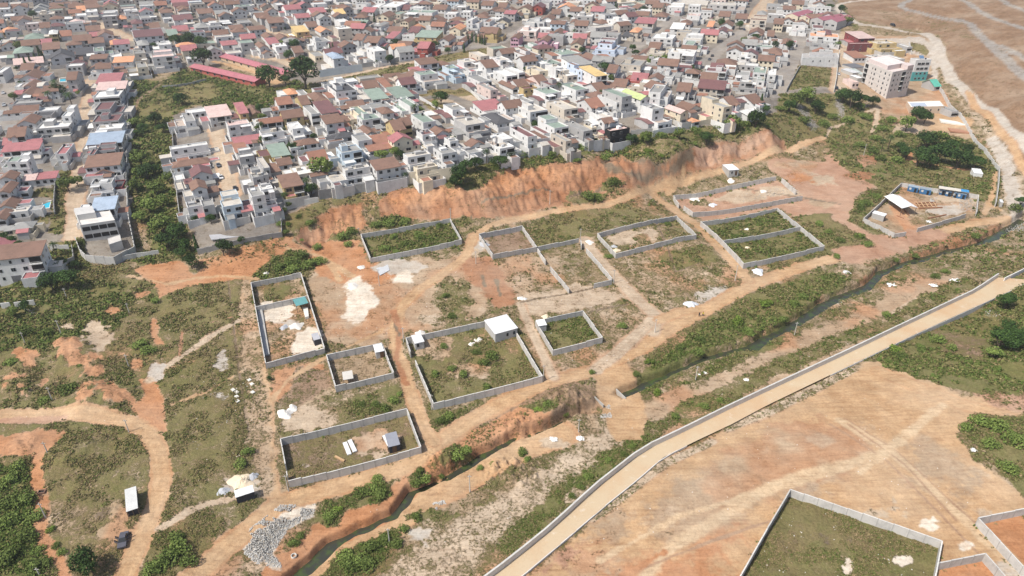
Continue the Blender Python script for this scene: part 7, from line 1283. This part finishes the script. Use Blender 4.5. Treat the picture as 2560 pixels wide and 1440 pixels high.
# unfinished house
rawg = surf('raw_concrete', (.50, .49, .47), 'render', .9, .45)
e, Q, z = block_building('unfinished_house', '197 563,214 604,302 596', 6.6, rawg, surf('pale_screed', (.60, .57, .53), 'render', .9, .5), 'unfinished grey concrete house with open window holes at the gully mouth', 'house', .4)
sub_box(e, Q, .35, .8, .02, .55, 6.7, 9.0, rawg, 'rooftop_room')
dk = MB(); dk.box(-1.3, 1.3, -.04, .03, -.85, .85, DARK); dk = dk.mesh('window_opening')
for k in (0, 1):
    for t in (.14, .38, .62, .86): on_face(e, Q, 1, t, 1.9 + 3.2 * k, dk)
e, Q, z = block_building('garage_wing', '274 611,279 632,310 622', 3.4, rawg, surf('pale_screed', (.60, .57, .53)), 'pale flat-roofed concrete wing in front of the unfinished house', 'wing', .15)
def yard_line(name, s, h, mat, label, cat='wall', th=.25, base=1.5, **kw):
    mb = MB(); wall_line(mb, toP(pxl(s), h), h, th, mat, base=base, **kw); o = mb.build(name); tag(o, label, cat); return o
rw = surf('weathered_wall', (.34, .335, .32), 'render', .95, .9); rww = surf('stained_pale_wall', (.60, .59, .56), 'render', .95, .8); creamw = surf('cream_wall', (.62, .56, .44), 'render', .95, .5)
yard_line('yard_wall', '186 590,198 622,212 636,235 640,283 642,335 616,322 550,316 480', 3.4, rawg, 'tall grey block wall curving round the unfinished house', base=2.5, post=postm)
yard_line('boundary_wall', '284 643,340 633,395 624', 2.2, rww, 'pale straight wall running right from the unfinished house')
yard_line('boundary_wall', '492 624,530 614,575 603,640 590,704 580', 2.2, rw, 'grey wall below the bare sandy yard at the gully corner'); yard_line('boundary_wall', '704 580,702 540', 2.2, rw, 'short grey wall closing the right side of the bare sandy yard')
yard_line('boundary_wall', '712 508,795 492', 2.4, rww, 'whitish stained wall under the yellow house'); yard_line('retaining_wall', '795 476,870 463,945 450,1022 440', 4.2, rw, 'high blackened retaining wall above the scrub, left part of the cliff edge', base=3)
yard_line('retaining_wall', '1022 430,1098 423,1128 418', 5.5, creamw, 'tall cream retaining wall where the cliff edge turns', base=3); yard_line('boundary_wall', '1300 383,1330 378,1405 368', 2.6, rw, 'grey wall along the cliff edge, middle part')
yard_line('boundary_wall', '1577 326,1632 320', 2.4, rw, 'dark wall left of the white bastion on the cliff edge'); yard_line('boundary_wall', '1632 328,1702 318,1695 306', 3.6, wall_m('w'), 'white bastion-like wall corner on the cliff edge'); yard_line('boundary_wall', '1704 309,1750 302,1807 292', 2.6, creamw, 'cream wall on the cliff edge right of the bastion'); yard_line('boundary_wall', '1815 290,1870 282,1922 274', 2.6, rw, 'long grey wall at the right end of the cliff-top row')
yard_line('boundary_wall', '1967 222,1985 190,2001 162', 1.8, rw, 'low wall on the left side of the square lawn'); yard_line('boundary_wall', '2086 222,2092 190,2096 150,2099 125', 2.2, rww, 'white wall between square lawn and dirt lane'); yard_line('boundary_wall', '797 176,850 168,905 160', 4.5, surf('blue_grey_wall', (.46, .52, .56), 'render', .9, .4), 'long pale blue-grey wall beside the paved corner near the school trees')
yard_line('boundary_wall', '905 158,960 150,1000 142', 3, rw, 'dark stained wall continuing right of the pale blue-grey wall'); yard_line('boundary_wall', '2340 207,2365 240,2395 277,2425 320,2455 362,2480 392,2500 417', 2.4, rww, 'long white stepped wall descending beside the hillside road', step=4, quant=.6)
yard_line('boundary_wall', '2500 417,2498 450,2491 505', 2.4, rww, 'white wall leg turning down from the hillside road wall', step=4); yard_line('boundary_wall', '2273 103,2280 130', 2, rww, 'short white wall left of the walled grass corner'); yard_line('boundary_wall', '405 214,440 212,470 207,515 196', 1.6, rw, 'low grey block wall round the leafy plot above the gully')
yard_line('boundary_wall', '0 759,23 756', 2.0, rww, 'short wall fragment at the left edge, left of two'); yard_line('boundary_wall', '34 757,84 750', 2.0, rww, 'longer wall fragment at the left edge, right of two'); yard_line('boundary_wall', '112 640,150 655,182 640,178 610', 2.2, rw, 'grey wall right of the white three-storey house')
yard_line('boundary_wall', '1048 240,1110 276,1150 300', 1.8, wall_m('w'), 'white wall along the lower left of the walled lawn'); yard_line('boundary_wall', '1165 212,1205 250', 1.8, rww, 'pale wall along the upper right of the walled lawn'); yard_line('boundary_wall', '135 530,133 500,137 450', 2, rw, 'wall right of the swimming pool garden'); yard_line('boundary_wall', '122 612,170 612', 2.4, rww, 'pale wall at the foot of the dirt lane')
yard_line('retaining_wall', '315 480,316 400,317 330,318 250,317 200', 3, rw, 'long grey wall between the narrow house row and the green gully', base=3); yard_line('boundary_wall', '428 300,432 400,440 470,452 560', 2.4, rw, 'grey wall along the right rim of the green gully', base=2)
yard_line('headwall', '1541 968,1565 991', 1.0, conc, 'concrete culvert edge at the upstream side of the stream crossing', 'headwall'); yard_line('headwall', '1487 988,1509 1014', 1.0, conc, 'concrete culvert edge at the downstream side of the stream crossing', 'headwall')
long_hall((468, 536), (566, 520), 3.2, 2.4, 'g', 'g', 'long low block store under a grey roof below the gully corner houses', 'shed_row', 'shed', 4); hut('lean_to', '640 526,695 519,697 525,640 534', 2.6, surf('pale_green_sheet', (.55, .60, .56), 'metal', .6, .4), bw, 'long pale tin lean-to above the bare sandy yard', 'lean-to', .3, .1, open_=1)
ground_block('paving', '523 590,605 575,608 590,530 606', .08, surf('grey_paving', (.42, .42, .43), 'render', .9, .4), 'grey paved strip in the bare yard at the gully corner', 'paving')
# squatter roofs beside the apartment block
for i, (s, l) in enumerate((('2117 160,2150 158,2152 168,2118 170', 'dark patched tin roof left of the apartment block, uppermost'), ('2116 172,2135 170,2137 182,2118 183', 'whitish patched tin roof left of the apartment block'), ('2137 172,2152 172,2150 186,2138 186', 'greenish patched tin roof nearest the apartment block'), ('2134 188,2148 187,2148 195,2135 196', 'small tin roof at the corner of the apartment block'))):
    hut('tin_shack', s, 2.4, [surf('dark_tin', (.16, .16, .17), 'metal', .6, .8), surf('white_tin', (.62, .62, .62), 'metal', .6, .8), surf('green_tin', (.45, .50, .46), 'metal', .6, .8), surf('white_tin', (.62, .62, .62))][i], bw, l, 'shack', .3, .1)
# foundations right of the villa
for s, l in (('2348 296,2412 302,2420 312,2352 306', 'pale bare foundation slab, upper of two at right'), ('2370 318,2425 322,2432 332,2376 330', 'brick-red foundation slab, lower of two at right')): ground_block('foundation', s, .5, surf('pale_slab', (.66, .64, .58)) if 'pale' in l else surf('red_block', (.42, .22, .14)), l, 'foundation')
# ------------------------------------------------------------------ air
if HAZE:
    mb = MB(); mh = bpy.data.materials.new('pale_haze'); mh.use_nodes = True; nt = mh.node_tree; nt.nodes.remove(nt.nodes['Principled BSDF'])
    v = nt.nodes.new('ShaderNodeVolumePrincipled'); v.inputs['Density'].default_value = HAZE; v.inputs['Color'].default_value = (.93, .95, 1, 1); v.inputs['Anisotropy'].default_value = .25
    nt.links.new(v.outputs[0], nt.nodes['Material Output'].inputs['Volume'])
    mb.box(-45000 / 7, 45000 / 7, -70, 6200, float(gz.min()) - 1, max(200, float(gz.max()) + 5), mh); o = mb.build('haze'); tag(o, kind='stuff')
finish_labels()
